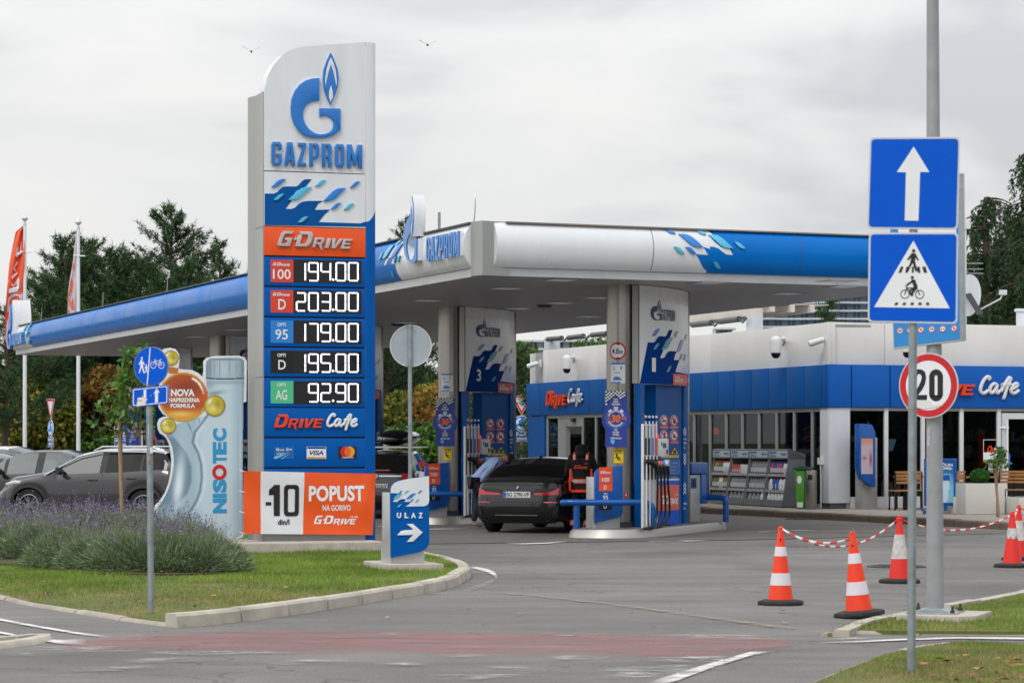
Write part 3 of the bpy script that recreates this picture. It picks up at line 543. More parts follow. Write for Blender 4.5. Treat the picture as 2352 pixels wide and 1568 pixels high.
mb.prism([ol(*p)for p in EM_G[:18]+[(657, 690), (656, 556)]], -.018, -.001);mb.prism([PY.px(zD, 745+(x-745)*1.1, 388+(y-388)*1.03)for x, y in EM_F], -.018, -.001)
mb.build('emblem_backing', M['white'], T)
bw=PY.bx(zD, 283, 892, 992, 1072);sl=(PY.px(zD, 992, 1082)[1]-PY.px(zD, 283, 1060)[1])/(bw[2]-bw[0])
mb=MB();wordmark(mb, bw, -.05, 0);mb.build('lettering', M['lmid'], T, bevel=.004)
mb=MB();wordmark(mb, (bw[0]-.008, bw[1]-.008, bw[2]+.008, bw[3]+.008), -.02, -.002);mb.build('lettering_backing', M['grey2'], T)
z_or0=PY.px(zE, 230, 47)[1];zbot=PY.px(zF, 232, 1150)[1]
mb=MB();mb.box(.004, uR, .05, .9, .24, zb3);mb.box(.0, uR, .36, .9, zb3, zb);mb.build('inner_frame', M['black'], T)
mb=MB();mb.box(.0, uR, .012, .9, .24, .52);mb.build('foot_panel', M['grey'], T)
def panel(name, z, x0, ya, yb, m, depth=.03):
 b=(0.0, PY.px(z, x0, yb)[1], uR, PY.px(z, x0, ya)[1]);mb=MB();mb.box(b[0], b[2], 0, .06, b[1], b[3]);return b, mb.build(name, m, T, bevel=.003)
b, p=panel('brand_panel', zE, 230, 48, 268, M['orange'])
mb=MB();bb=PY.bx(zE, 318, 92, 925, 207);racing(mb, bb, -.035, 0);mb.build('lettering', M['grey2'], p, bevel=.003)
LED=mat('led_white', '#ffffff', .5, var=0, em=1.5, emcol='#f4f4ff');LOFF=mat('led_off', '#3a3b35', .6, var=0)
SEG={'0':'abcdef', '1':'bc', '2':'abged', '3':'abgcd', '4':'fgbc', '5':'afgcd', '7':'abc', '9':'abcdfg', '8':'abcdefg', ' ':''}
def ledtext(mb, s, z, xs, y0, y1, dot):
 """dot-matrix seven segment figures; the face leans like the photo"""
 def dotq(u, v, m, r=.0052):mb.add([(u-r, 0, v), (u, 0, v-r), (u+r, 0, v), (u, 0, v+r)], [(0, 1, 2, 3)], m)
 for ch, (xa, xb)in zip(s, xs):
  u0, v0, u1, v1=PY.bx(z, xa, y0, xb, y1);u0+=.008;u1-=.008;vm_=(v0+v1)/2;on=SEG[ch]
  for sg, (a, b)in dict(a=((u0, v1), (u1, v1)), g=((u0, vm_), (u1, vm_)), d=((u0, v0), (u1, v0)), f=((u0, v1), (u0, vm_)), b=((u1, v1), (u1, vm_)), e=((u0, vm_), (u0, v0)), c=((u1, vm_), (u1, v0))).items():
   hor=sg in 'agd';n=7 if hor else 9;m=1 if sg in on else 2
   for k in range(n):
    t=(k+.7)/(n+.4);u=a[0]+(b[0]-a[0])*t;v=a[1]+(b[1]-a[1])*t;o=.0065
    if m==2 and k%2:continue
    rr_=.0075 if m==1 else .0022
    if m==1:
     if hor:dotq(u, v+o, m, rr_);dotq(u+.004, v-o, m, rr_)
     else:dotq(u-o, v, m, rr_);dotq(u+o, v+.004, m, rr_)
    else:dotq(u, v, m, rr_)
 if dot is None:return
 u, v=PY.px(z, dot, y1-8);s_=.014;mb.add([(u-s_, 0, v-s_), (u+s_, 0, v-s_), (u+s_, 0, v+s_), (u-s_, 0, v+s_)], [(0, 1, 2, 3)], 1)
DX=[(467, 541), (560, 638), (655, 733), (770, 848), (865, 943)]
rows=[((281, 500), (304, 474), (322, 468), 'rd', '100', M['red'], ' 1940', ' 19400', 'racing'), ((513, 733), (536, 706), (552, 698), 'rd', 'D', M['red'], '2030', '20300', 'racing'), ((745, 963), (768, 938), (787, 932), 'op', '95', M['mid'], '', '17900', 'OPTI'), ((976, 1195), (998, 1166), (1020, 1166), 'op', 'D', M['black'], '', '19500', 'OPTI'), ((1208, 1427), (1230, 1400), (1247, 1393), 'op', 'AG', M['green'], '', ' 9290', 'OPTI')]
vals=['19400', '20300', '17900', '19500', ' 9290']
DISP=mat('display_black', '#08090b', .25, var=.03, coat=.3)
for i, (pa, lb, dg, kind, fuel, lm, _, _, top)in enumerate(rows):
 b, p=panel('price_panel', zE, 228, pa[0], pa[1], M['blue']);p['label']='price panel of the %s fuel row'%['100', 'first D', '95', 'black D', 'AG'][i]
 db=PY.bx(zE, 447, lb[0]+3, 968, lb[1]+7);mb=MB();mb.box(db[0], db[2], -.004, .01, db[1], db[3]);mb.build('display', DISP, p)
 mb=MB();fb=PY.bx(zE, 272, lb[0], 446, lb[1]+2);mb.box(fb[0], fb[2], -.006, .01, fb[1], fb[3]);f=mb.build('fuel_label', lm, p)
 mb=MB()
 if top=='racing':racing(mb, PY.bx(zE, 287, dg[0]+3, 428, dg[0]+28), -.01, -.007)
 else:text(mb, 'OPTI', PY.bx(zE, 323, dg[0], 387, dg[0]+26), -.009, bold=.03)
 zt={'100':(289, 376, 425, 452), 'D':(330, 605 if i==1 else 1070, 388, 685 if i==1 else 1143), '95':(307, 836, 404, 913), 'AG':(311, 1299, 398, 1375)}[fuel]
 text(mb, fuel, PY.bx(zE, *zt), -.009, bold=.012);mb.build('fuel_lettering', M['swhite'], f)
 for k in range(5):
  mb=MB();ledtext(mb, vals[i][k], zE, [DX[k]], dg[0]+6, dg[1]-4, 750 if k==3 else None)
  mb.v=[(q[0], -.007, q[2])for q in mb.v];mb.build('led_dot_digit', [LOFF, LED, LOFF], p, smooth=False)
b, p=panel('cafe_panel', zF, 232, 158, 383, M['blue'])
mb=MB();racing(mb, PY.bx(zF, 303, 210, 716, 312), -.035, 0, seq=DR);mb.build('drive_lettering', mat('letter_orange', '#e8420c', .35, coat=.3, var=.03), p, bevel=.003)
mb=MB();cafe(mb, PY.bx(zF, 722, 210, 962, 328), -.018, .021, dep=.02);mb.build('cafe_lettering', M['white'], p)
b, p=panel('card_panel', zF, 232, 397, 622, M['blue'])
mb=MB();c=PY.bx(zF, 304, 461, 462, 557);mb.box(c[0], c[2], -.004, 0, c[1], c[3]);mb.prism([(c[0], c[1]), (c[0]+.04, c[1]), (c[2]-.06, c[1]+.1), (c[0], c[1]+.03)], -.006, -.004, 2)
mb.prism([(c[0]+.1, c[1]), (c[0]+.13, c[1]), (c[2]-.04, c[1]+.09)], -.006, -.004, 2)
text(mb, 'VAŠ POUZDAN', PY.bx(zF, 324, 507, 384, 514), -.006, 1, bold=.03);text(mb, 'PARTNER', PY.bx(zF, 324, 517, 366, 524), -.006, 1, bold=.03);wordmark(mb, PY.bx(zF, 336, 482, 384, 494), -.006, -.004, 1)
emblem(mb, boxmap(PY.bx(zF, 322, 466, 342, 496)), -.004, .002, 1, 0);text(mb, 'NIS', PY.bx(zF, 426, 478, 446, 490), -.006, 1, bold=.04);mb.disc(*PY.px(zF, 410, 484), .02, -.006, -.004, 1, hole=.011)
mb.build('payment_card_sign', [mat('card_blue', '#1560b0', .4), M['swhite'], mat('card_cyan', '#7cc4e8', .4)], p)
mb=MB();c=PY.bx(zF, 562, 461, 714, 557);mb.box(c[0], c[2], -.004, 0, c[1], c[3]);h=c[3]-c[1];mb.box(c[0]+.008, c[2]-.008, -.006, -.004, c[3]-.18*h, c[3]-.02*h, 1);mb.box(c[0]+.008, c[2]-.008, -.006, -.004, c[1]+.02*h, c[1]+.16*h, 2)
text(mb, 'VISA', PY.bx(zF, 583, 492, 692, 528), -.006, 1, bold=.03, shear=.25);mb.build('payment_card_sign', [M['swhite'], mat('visa_blue', '#24408e', .4), mat('visa_gold', '#d9a23a', .4)], p)
mb=MB();c=PY.bx(zF, 810, 461, 952, 557);mb.box(c[0], c[2], -.004, 0, c[1], c[3]);r_=.079;u, v=PY.px(zF, 866, 502);mb.disc(u, v, r_, -.006, -.004, 1);u2=PY.px(zF, 897, 502)[0];mb.disc(u2, v, r_, -.007, -.004, 2)
di=math.acos((u2-u)/2/r_);ln=[(u+r_*math.cos(t), v+r_*math.sin(t))for t in np.linspace(-di, di, 9)]+[(u2-r_*math.cos(t), v+r_*math.sin(t))for t in np.linspace(di, -di, 9)][1:-1]
mb.prism([(a, b_)for a, b_ in ln[:9]]+[(u2-r_*math.cos(t), v+r_*math.sin(t))for t in np.linspace(di, -di, 9)][1:-1], -.009, -.007, 3)
text(mb, 'mastercard', PY.bx(zF, 838, 539, 927, 552), -.006, 4, bold=.02);mb.build('payment_card_sign', [M['ink'], mat('circle_red', '#d8252c', .4), mat('circle_yellow', '#f0a02c', .4), mat('circle_orange', '#ea6a2a', .4), M['swhite']], p)
b, p=panel('lower_panel', zF, 232, 636, 900, M['blue'])
PL=Fr(gp(556, 1268, .12), 18);PL.o.z=0
W=PL.px(z1, 886, 1266)[0]
mb=MB();mb.box(0, W, 0, 1.9, .03, .245);mb.build('plinth', M['conc'], None, bevel=.012, loc=PL.o).rotation_euler=(0, 0, PL.a)
o=bpy.data.objects['plinth'];o.parent=T;o.matrix_parent_inverse=Matrix.Identity(4)
d=PL.o-PY.o;o.location=(d.dot(PY.ax), d.dot(PY.ay), 0);o.rotation_euler=(0, 0, 0)
# banner tied across the foot of the tower
BN=Fr(PY.w(-.0, -.1, 0), 18)
TB=thing('banner', BN, 'orange and white discount banner with -10 stretched over the foot of the price sign', 'banner')
c4=BN.py(zF, [(66, 652), (1103, 674), (1080, 1153), (66, 1143)])
def bil(a, b):
 u=c4[0][0]+(c4[1][0]-c4[0][0])*a;u2=c4[3][0]+(c4[2][0]-c4[3][0])*a;zt=c4[0][1]+(c4[1][1]-c4[0][1])*a;zb_=c4[3][1]+(c4[2][1]-c4[3][1])*a
 bow=.012*math.sin(a*9)*(1-b)+.02*math.exp(-((a-.86-.12*b)/.05)**2)*b+.014*math.exp(-((a-.05-.1*(1-b))/.03)**2)+.01*math.sin(b*7+a*5)
 return(u+(u2-u)*(1-b), -bow, zb_+(zt-zb_)*b)
xa=(205-66)/1037;xb=(542-66)/1037
mb=MB();na, nb=70, 24
mb.grid([[bil(i/na, j/nb)for j in range(nb+1)]for i in range(na+1)])
mb.m=[0 if not(xa<(i+.5)/na<xb)else 1 for i in range(na)for j in range(nb)]
VO=mat('vinyl_orange', '#ee5a1c', .38, var=.06, vs=2, bump=.15, bs=5);VW=mat('vinyl_white', '#dfe2e6', .4, var=.04)
o=mb.build('banner_sheet', [VO, VW], TB)
def bfn(dy=.006):
 def f(u, y, z):
  a=(u-c4[0][0])/(c4[1][0]-c4[0][0]);b=(z-c4[3][1])/(c4[0][1]-c4[3][1]);p=bil(a, b);return(u, p[1]-dy+y, z)
 return f
mb=MB();f=bfn()
mb.prism(BN.py(zF, [(306, 760), (350, 760), (350, 1004), (303, 1004), (303, 838), (266, 842), (266, 800), (290, 780)]), 0, None, fn=f);q0=BN.bx(zF, 383, 760, 501, 1006);mb.prism(rrect(*q0, .055, 6), 0, None, holes=[rrect(q0[0]+.06, q0[1]+.06, q0[2]-.06, q0[3]-.06, .025, 4)], fn=f);b_=BN.bx(zF, 240, 895, 284, 921);mb.prism([(b_[0], b_[1]), (b_[2], b_[1]), (b_[2], b_[3]), (b_[0], b_[3])], 0, None, fn=f)
text(mb, 'din/l', BN.bx(zF, 333, 1030, 426, 1073), 0, bold=.03, fn=f);mb.build('black_lettering', M['ink'], TB)
mb=MB();text(mb, 'POPUST', BN.bx(zF, 578, 766, 1010, 890), 0, bold=.035, fn=f, sp=1.02);text(mb, 'NA GORIVO', BN.bx(zF, 687, 918, 905, 964), 0, bold=.025, fn=f)
racing(mb, BN.bx(zF, 617, 1001, 965, 1066), 0, None, fn=f);text(mb, 'FUEL', BN.bx(zF, 902, 1003, 965, 1018), 0, bold=.01, shear=.3, fn=f);mb.build('white_lettering', M['swhite'], TB)
mb=MB()
for b in(.0, .33, .66, .99):p=bil(.008, b);mb.tube([(p[0]-.0, p[1]-.01, p[2]), (p[0]-.03, .04, p[2]+.01), (p[0]-.035, .2, p[2]+.02)], .006, 5)
mb.build('cable_tie', M['swhite'], TB)
# OIL BOTTLE CUT-OUT
BO=Fr(gp(470, 1246, .12), 14);BO.o=dp(470, 1246, 38.6);BO.o.z=0
TO=thing('advertising_cutout', BO, 'tall silver bottle shaped advertising board with orange bubbles beside the price sign', 'advertising board')
zu=zU
outl=[(250, 1270), (262, 1235), (300, 1195), (335, 1140), (360, 1070), (375, 990), (380, 900), (372, 830), (362, 785), (345, 745), (322, 720), (295, 705), (280, 675), (275, 635), (288, 600), (320, 583), (345, 580), (315, 560), (288, 520), (275, 470), (275, 400), (290, 345), (325, 290), (355, 262), (345, 240), (325, 205), (300, 160), (298, 110), (325, 82), (370, 74), (410, 85), (435, 120), (440, 165), (432, 230), (470, 234), (530, 238), (580, 262), (610, 290), (618, 250), (616, 175), (640, 148), (700, 135), (880, 133), (920, 147), (935, 175), (932, 470), (905, 480), (905, 985), (912, 1440), (905, 1470), (870, 1480), (250, 1470)]
mb=MB();O2=BO.py(zu, outl);O2=[(u, max(z, .1))for u, z in O2];mb.prism(O2, 0, .045);mb.build('board', M['swhite'], TO, sharp=30)
def inside(P, X, Y):
 ins=np.zeros(X.shape, bool);j=len(P)-1
 for i in range(len(P)):
  xi, yi=P[i];xj, yj=P[j];ins^=((yi>Y)!=(yj>Y))&(X<(xj-xi)*(Y-yi)/(yj-yi+1e-12)+xi);j=i
 return ins
def printed(name, fr, z, bbox, step, paint, y, parent, mname='print_inks', rough=.35, coat=.3):
 """grid sheet whose ink comes from a function of the artwork position; cells without ink are left out"""
 x0, y0, x1, y1=bbox;nx=max(1, int((x1-x0)/step));ny=max(1, int((y1-y0)/step));gx=np.linspace(x0, x1, nx+1);gy=np.linspace(y0, y1, ny+1);X, Y=np.meshgrid(gx, gy)
 C, mk=paint(X, Y);keep=mk[:-1, :-1]&mk[1:, :-1]&mk[:-1, 1:]&mk[1:, 1:]
 mb=MB();pts=[fr.px(z, X[j, i], Y[j, i])for j in range(ny+1)for i in range(nx+1)];mb.v=[(p[0], y, p[1])for p in pts]
 for j in range(ny):
  for i in range(nx):
   if keep[j, i]:k=j*(nx+1)+i;mb.f.append((k, k+1, k+nx+2, k+nx+1));mb.m.append(0)
 mb.ink=np.c_[C.reshape(-1, 3), np.ones((nx+1)*(ny+1))]
 return mb.build(name, vcol_mat(mname, rough, coat), parent, smooth=False)
def rgb(h):return np.array(lin(h))
def gauss(X, Y, cx, cy, sx, sy, a=0.):
 c, s=math.cos(R(a)), math.sin(R(a));U=(X-cx)*c+(Y-cy)*s;V=-(X-cx)*s+(Y-cy)*c;return np.exp(-(U/sx)**2-(V/sy)**2)
def mixc(C, c, k):return C*(1-k[..., None])+rgb(c)*k[..., None]
def smt(v, a, b):t=np.clip((v-a)/(b-a), 0, 1);return t*t*(3-2*t)
body_o=[(268, 1262), (312, 1200), (350, 1130), (378, 1050), (393, 960), (396, 880), (385, 810), (365, 760), (335, 715), (400, 640), (470, 620), (640, 570), (640, 410), (632, 300), (634, 175), (660, 152), (700, 148), (870, 146), (905, 155), (918, 175), (918, 300), (912, 470), (905, 985), (912, 1440), (870, 1470), (268, 1470)]
def pbody(X, Y):
 C=np.ones(X.shape+(3, ))*rgb('#aac3d0');C=mixc(C, '#c3d8e2', smt(X, 540, 620)*smt(-X, -870, -800));C=mixc(C, '#8ba5b6', smt(X, 858, 912));C=mixc(C, '#b9cdd8', gauss(X, Y, 888, 900, 10, 600))
 L1=np.interp(Y, [640, 720, 850, 950, 1060, 1150, 1260, 1470], [330, 400, 505, 540, 540, 510, 400, 300]);C=mixc(C, '#5f7f95', smt(L1-X, 0, 24)*smt(Y, 690, 760)*smt(-Y, -1300, -1200)*.8)
 C=mixc(C, '#6f8ea2', gauss(X, Y, 400, 830, 30, 130, -20)*.8);C=mixc(C, '#dcecf5', gauss(X, Y, 435, 1060, 34, 190, 6));C=mixc(C, '#eaf5fb', gauss(X, Y, 430, 1110, 22, 80, 10)*.8)
 e=np.interp(Y, [570, 640, 700, 770, 850, 930, 1030, 1130, 1200, 1260, 1300], [640, 590, 545, 530, 570, 592, 598, 585, 560, 525, 515]);k=gauss(X-e, Y*0, 6, 0, 11, 1)*((Y>560)&(Y<1275));C=mixc(C, '#5b7284', k*.9);k=gauss(X-e, Y*0, 30, 0, 12, 1)*((Y>640)&(Y<1290));C=mixc(C, '#d9e8f0', k*.8)
 C=mixc(C, '#7890a0', gauss(X, Y, 700, 408, 70, 14, -8)*.9);C=mixc(C, '#8aa4b4', gauss(X, Y, 660, 340, 40, 50)*.7)
 cap=(Y<302)&(X>630);C=np.where(cap[..., None], mixc(np.ones(X.shape+(3, ))*rgb('#a6bac5'), '#7f97a5', smt(np.abs(X-775)/140., .55, 1.)), C)
 C=np.where(cap[..., None], mixc(C, '#c8d7df', gauss(X, Y, 765, 230, 50, 80)*.6), C);C=mixc(C, '#4d6270', gauss(X, Y, 775, 160, 122, 7)*.8)
 for cx, w_ in((665, 5), (900, 5), (735, 4), (805, 4), (695, 3), (862, 3)):C=mixc(C, '#5f7684', gauss(X, Y, cx, 222, w_, 60)*.7)
 C=mixc(C, '#22303a', (np.abs(Y-304-((X-775)/130.)**2*-5)<4.5)*(X>634)*1.);C=mixc(C, '#6b8392', gauss(X, Y, 775, 330, 150, 16)*.5)
 st=(np.sin(Y*1.1)*.5+.5)*(X>560)*(X<865)*(Y>600);C=mixc(C, '#dfeaf0', st*.12)
 tail=smt(-(np.hypot((X-520), (Y-640))), -14, 0);C=mixc(C, '#5b7284', gauss(X, Y, 512, 655, 5, 42, -25)*.9);C=mixc(C, '#5b7284', gauss(X, Y, 582, 608, 4, 18, -15)*.9)
 return C, inside(body_o, X, Y)
printed('bottle_print', BO, zu, (262, 144, 922, 1472), 3.2, pbody, -.003, TO)
def bubble(cx, cy, r, kind, y):
 def p(X, Y):
  U=(X-cx)/r;V=(Y-cy)/r;D=np.hypot(U, V)
  if kind=='big':
   C=np.ones(X.shape+(3, ))*rgb('#b8501c');C=mixc(C, '#8f3a17', gauss(U, V, .1, -.35, .6, .35));C=mixc(C, '#e59a2c', smt(V, .35, .85));C=mixc(C, '#f2c766', gauss(U, V, -.1, .68, .45, .1));C=mixc(C, '#d8a23a', smt(D, .84, .97));C=mixc(C, '#f6efe0', ((D>.78)&(D<.86)&(U>.35)&(V<-.12)&(V>-.85))*1.);C=mixc(C, '#cc6d28', gauss(U, V, .1, .1, .7, .15)*.6);C=mixc(C, '#d7541f', smt(U, .6, .95)*smt(np.abs(V), .5, .2))
  else:
   C=np.ones(X.shape+(3, ))*rgb('#cdbb35');C=mixc(C, '#7a5a18', smt(D, .72, 1.)*.8);C=mixc(C, '#e9e27a', gauss(U, V, -.1, .3, .5, .3));C=mixc(C, '#8d7420', gauss(U, V, .3, -.1, .3, .5)*.6);C=mixc(C, '#fbf8e6', gauss(U, V, -.45, -.4, .14, .3, 35));C=mixc(C, '#b04818', smt(U, .5, 1)*.5 if kind=='r' else gauss(U, V, .2, 1.1, .6, .25))
  return C, D<1
 printed('bubble_print', BO, zu, (cx-r-2, cy-r-2, cx+r+2, cy+r+2), max(2.2, r/22), p, y, TO)
mb=MB();mb.prism(BO.py(zu, [(352, 212), (430, 225), (425, 262), (360, 262)]), -.006, -.003);mb.build('bubble_link', mat('print_amber', '#c8742a', .3, coat=.3), TO)
bubble(376, 150, 58, 's', -.008);bubble(465, 436, 186, 'big', -.009);bubble(697, 501, 81, 'r', -.012);bubble(355, 650, 60, 's', -.012)
mb=MB();text(mb, 'NOVA', BO.bx(zu, 374, 379, 550, 433), -.014, bold=.05);text(mb, 'NAPREDENA', BO.bx(zu, 356, 444, 588, 476), -.014, bold=.045);text(mb, 'FORMULA', BO.bx(zu, 372, 486, 552, 518), -.014, bold=.045);q0=BO.bx(zu, 497, 457, 510, 462);mb.prism([(q0[0], q0[1]), (q0[2], q0[1]), (q0[2], q0[3]), (q0[0], q0[3])], -.016, -.014);mb.build('bubble_lettering', M['swhite'], TO)
mb=MB()
for s_, a, b in(('C', 668, 762), ('E', 766, 860), ('T', 862, 925), ('S', 1040, 1142), ('I', 1148, 1180), ('N', 1185, 1292)):
 text(mb, s_, BO.bx(zu, 684, a, 786, b), -.008, bold=.055, rot=1)
mb.build('blue_lettering', mat('print_cyan_blue', '#2a9ad2', .35, coat=.2), TO)
mb=MB();u, v=BO.px(zu, 733, 991);mb.disc(u, v, .106, -.01, -.006, hole=.058, rz=.112);mb.build('red_letter', mat('print_bright_red', '#d4141e', .35, coat=.2), TO)
# SIGNS, POSTS, CONES
def quad(fr, z, c, off=0.):
 """maps the unit square (s right, t up) onto a traced plate; corners given left-top, right-top, right-bottom, left-bottom"""
 P=[fr.px(z, x, y, off)for x, y in c]
 def f(s, t):
  a=[P[3][i]+(P[2][i]-P[3][i])*s for i in(0, 1)];b=[P[0][i]+(P[1][i]-P[0][i])*s for i in(0, 1)];return(a[0]+(b[0]-a[0])*t, a[1]+(b[1]-a[1])*t)
 return f
def mapped(f):return lambda u, y, z:(*(lambda p:(p[0], y, p[1]))(f(u, z)), )
def pole(name, base, top, r0, r1, m, parent=None, n=14):
 mb=MB();k=10;mb.tube([Vector(base).lerp(Vector(top), i/k)for i in range(k+1)], [r0+(r1-r0)*i/k for i in range(k+1)], n);return mb.build(name, m, parent, sharp=50)
def clamps(parent, pts, r, y, name='clamp'):
 for u, z in pts:
  mb=MB();mb.lathe([(r+.004, z-.018), (r+.004, z+.018)], 14, c=(u, y, 0));mb.box(u-r-.03, u-r, y-r-.006, y-r+.012, z-.016, z+.016);mb.box(u+r, u+r+.03, y-r-.006, y-r+.012, z-.016, z+.016)
  for s in(-1, 1):mb.lathe([(.008, -.012), (.008, .012)], 8, fn=lambda a, b, c_:(a, c_, b), c=(u+s*(r+.016), y-r, z))
  mb.build(name, M['galv'], parent)
def person_icon(mb, f, y, cx, cy, h, m=0, asp=1., lean=0):
 """walking pictogram in the unit square, height h"""
 g=lambda P:[f(cx+a*h*asp, cy+b*h)for a, b in P]
 c=[(.0+.075*math.cos(t), .92+.075*math.sin(t))for t in np.linspace(0, 6.28, 15)[:-1]];mb.prism(g(c), y-.002, y, m)
 mb.prism(g([(-.08, .82), (.08, .82), (.14, .72), (.26, .52), (.21, .48), (.1, .62), (.09, .48), (.16, .25), (.24, .04), (.15, .0), (.06, .2), (0, .38), (-.1, .2), (-.18, .0), (-.27, .03), (-.17, .25), (-.1, .48), (-.1, .62), (-.2, .5), (-.27, .53), (-.15, .72)]), y-.002, y, m)
def bike_icon(mb, fr, z, y, c1, c2, r, m, rider=None, rx=None):
 for c in(c1, c2):
  u, v=fr.px(z, *c);u2, v2=fr.px(z, c[0]+r, c[1]);R_=u2-u;mb.disc(u, v, R_, y-.002, y, m, hole=R_*.82);mb.disc(u, v, R_*.15, y-.002, y, m, n=8)
def lines(mb, fr, z, segs, w_, y, m):
 for a, b in segs:
  p, q=fr.px(z, *a), fr.px(z, *b);d=Vector((q[0]-p[0], q[1]-p[1]));n_=Vector((-d.y, d.x)).normalized()*w_/2
  mb.prism([(p[0]+n_.x, p[1]+n_.y), (q[0]+n_.x, q[1]+n_.y), (q[0]-n_.x, q[1]-n_.y), (p[0]-n_.x, p[1]-n_.y)], y-.002, y, m)
  # left post: shared path signs
S1=Fr(gp(347, 1397, .1), -24);S1.o.z=0
T=thing('sign_post', S1, 'galvanised post with round blue walker and cyclist sign above a small arrow plate', 'road sign')
tp=S1.px(z1, 342, 812, -.0);pole('post', (0, 0, .08), (tp[0], .0, tp[1]), .03, .03, M['galv'], T)
zb_=zB;off=-.036
cu, cv=S1.px(zb_, 1352, 255, off);rr_=(S1.px(zb_, 1505, 255, off)[0]-S1.px(zb_, 1197, 255, off)[0])/2;rz_=(S1.px(zb_, 1352, 80, off)[1]-S1.px(zb_, 1352, 430, off)[1])/2
mb=MB();mb.disc(cu, cv, rr_, off, off+.014, 1, n=48, rz=rz_);mb.disc(cu, cv, rr_*.975, off-.002, off, 0, n=48, rz=rz_*.975);pd=mb.build('round_plate', [M['sblue'], M['galv']], T)
mb=MB();lines(mb, S1, zb_, [((1365, 92), (1338, 424))], .011, off-.002, 0);mb.build('dividing_line_print', M['swhite'], pd)
mb=MB();fq=quad(S1, zb_, [(1210, 165), (1340, 165), (1340, 325), (1210, 325)], off)
person_icon(mb, fq, off-.002, .48, .04, .92, asp=.85);fq2=quad(S1, zb_, [(1285, 232), (1340, 232), (1340, 322), (1285, 322)], off);person_icon(mb, fq2, off-.002, .5, .02, .95, asp=1.1);mb.build('walkers_pictogram', M['swhite'], pd)
mb=MB();bike_icon(mb, S1, zb_, off-.002, (1393, 247), (1466, 249), 27, 0);lines(mb, S1, zb_, [((1393, 247), (1412, 208)), ((1412, 208), (1455, 212)), ((1412, 212), (1436, 247)), ((1436, 247), (1456, 210)), ((1466, 249), (1452, 200)), ((1436, 247), (1466, 249)), ((1405, 198), (1416, 196)), ((1448, 200), (1466, 197)), ((1408, 218), (1405, 196))], .006, off-.002, 0);mb.build('bicycle_pictogram', M['swhite'], pd)
fr_=quad(S1, zb_, [(1184, 455), (1510, 421), (1509, 593), (1184, 622)], off);mb=MB()
mb.prism(rrect(0, 0, 1, 1, .05), off, off+.012, 1, fn=mapped(fr_));mb.prism(rrect(.006, .012, .994, .988, .05), off-.002, off, 0, fn=mapped(fr_));mb.prism(rrect(.03, .06, .97, .94, .05), off-.004, off-.002, 2, holes=[rrect(.05, .1, .95, .9, .04)], fn=mapped(fr_))
pp=mb.build('arrow_plate', [M['sblue'], M['galv'], M['swhite']], T)
mb=MB();mb.prism([(.635, .12), (.635, .62), (.59, .6), (.68, .87), (.765, .64), (.72, .65), (.72, .14)], off-.004, off-.002, 0, fn=mapped(fr_));mb.prism([(.325, .86), (.395, .86), (.395, .36), (.43, .38), (.36, .1), (.3, .3), (.325, .32)], off-.004, off-.002, 0, fn=mapped(fr_));mb.build('arrow_print', M['swhite'], pp)
mb=MB();mb.prism([(.16, .46), (.4, .5), (.37, .04), (.13, .02)], off-.006, off-.004, 0, fn=mapped(fr_));lines(mb, S1, zb_, [((1240, 560), (1262, 563)), ((1268, 566), (1292, 562))], .006, off-.006, 1);mb.build('sticker', [mat('sticker_paper', '#dcdcd8', .7), M['dgrey']], pp)
mb=MB();q=lambda a, b, c_, d, w_:mb.lathe([(.0312, S1.px(zb_, 1330, b)[1]), (.0312, S1.px(zb_, 1330, a)[1])], 6, a0=c_, a1=d)
q(775, 862, 200, 262, 0);mb.build('sticker', MATS['sticker_paper'], T);mb=MB();q(980, 1035, 280, 335, 0);mb.build('sticker', MATS['sticker_paper'], T)
mb=MB();mb.lathe([(.0314, S1.px(zb_, 1343, 1135)[1]), (.0314, S1.px(zb_, 1343, 1090)[1])], 6, a0=240, a1=300);mb.build('sticker', mat('sticker_rust', '#9a7a48', .7, var=.3, vs=60), T)
clamps(T, [(tp[0]*.98, S1.px(zb_, 1340, 210)[1]), (tp[0]*.9, S1.px(zb_, 1340, 520)[1])], .03, 0)
# right front post: two square signs
S2=Fr(gp(2093, 1541, .03), -9);S2.o.z=0
T=thing('sign_post', S2, 'thin galvanised post carrying two square blue signs, one-way arrow above a crossing sign', 'road sign')
tp=S2.px(z1, 2099, 318);pole('post', (0, 0, .0), (tp[0], 0, tp[1]), .031, .031, M['galv'], T)
off=-.045
def square(c, name):
 f=quad(S2, zO, c, off);mb=MB();mb.prism(rrect(0, 0, 1, 1, .045, 6), off, off+.02, 1, fn=mapped(f));mb.prism(rrect(.02, .02, .98, .98, .04, 6), off-.002, off, 0, fn=mapped(f));return f, mb.build(name, [M['sblue'], M['lgrey']], T)
f, p=square([(238, 92), (906, 88), (888, 772), (217, 765)], 'one_way_plate')
mb=MB();mb.prism(S2.py(zO, [(562, 160), (678, 348), (610, 348), (597, 707), (496, 705), (505, 350), (438, 348)], off), off-.004, off-.002);mb.build('arrow_print', M['swhite'], p)
f, p=square([(232, 793), (892, 793), (884, 1466), (222, 1455)], 'crossing_plate')
mb=MB();mb.prism(S2.py(zO, [(560, 853), (828, 1352), (270, 1343)], off), off-.004, off-.002);tr_=mb.build('triangle_print', M['swhite'], p)
mb=MB();fq=quad(S2, zO, [(495, 915), (630, 915), (618, 1085), (485, 1085)], off);person_icon(mb, fq, off-.004, .5, .02, .98, asp=1.25)
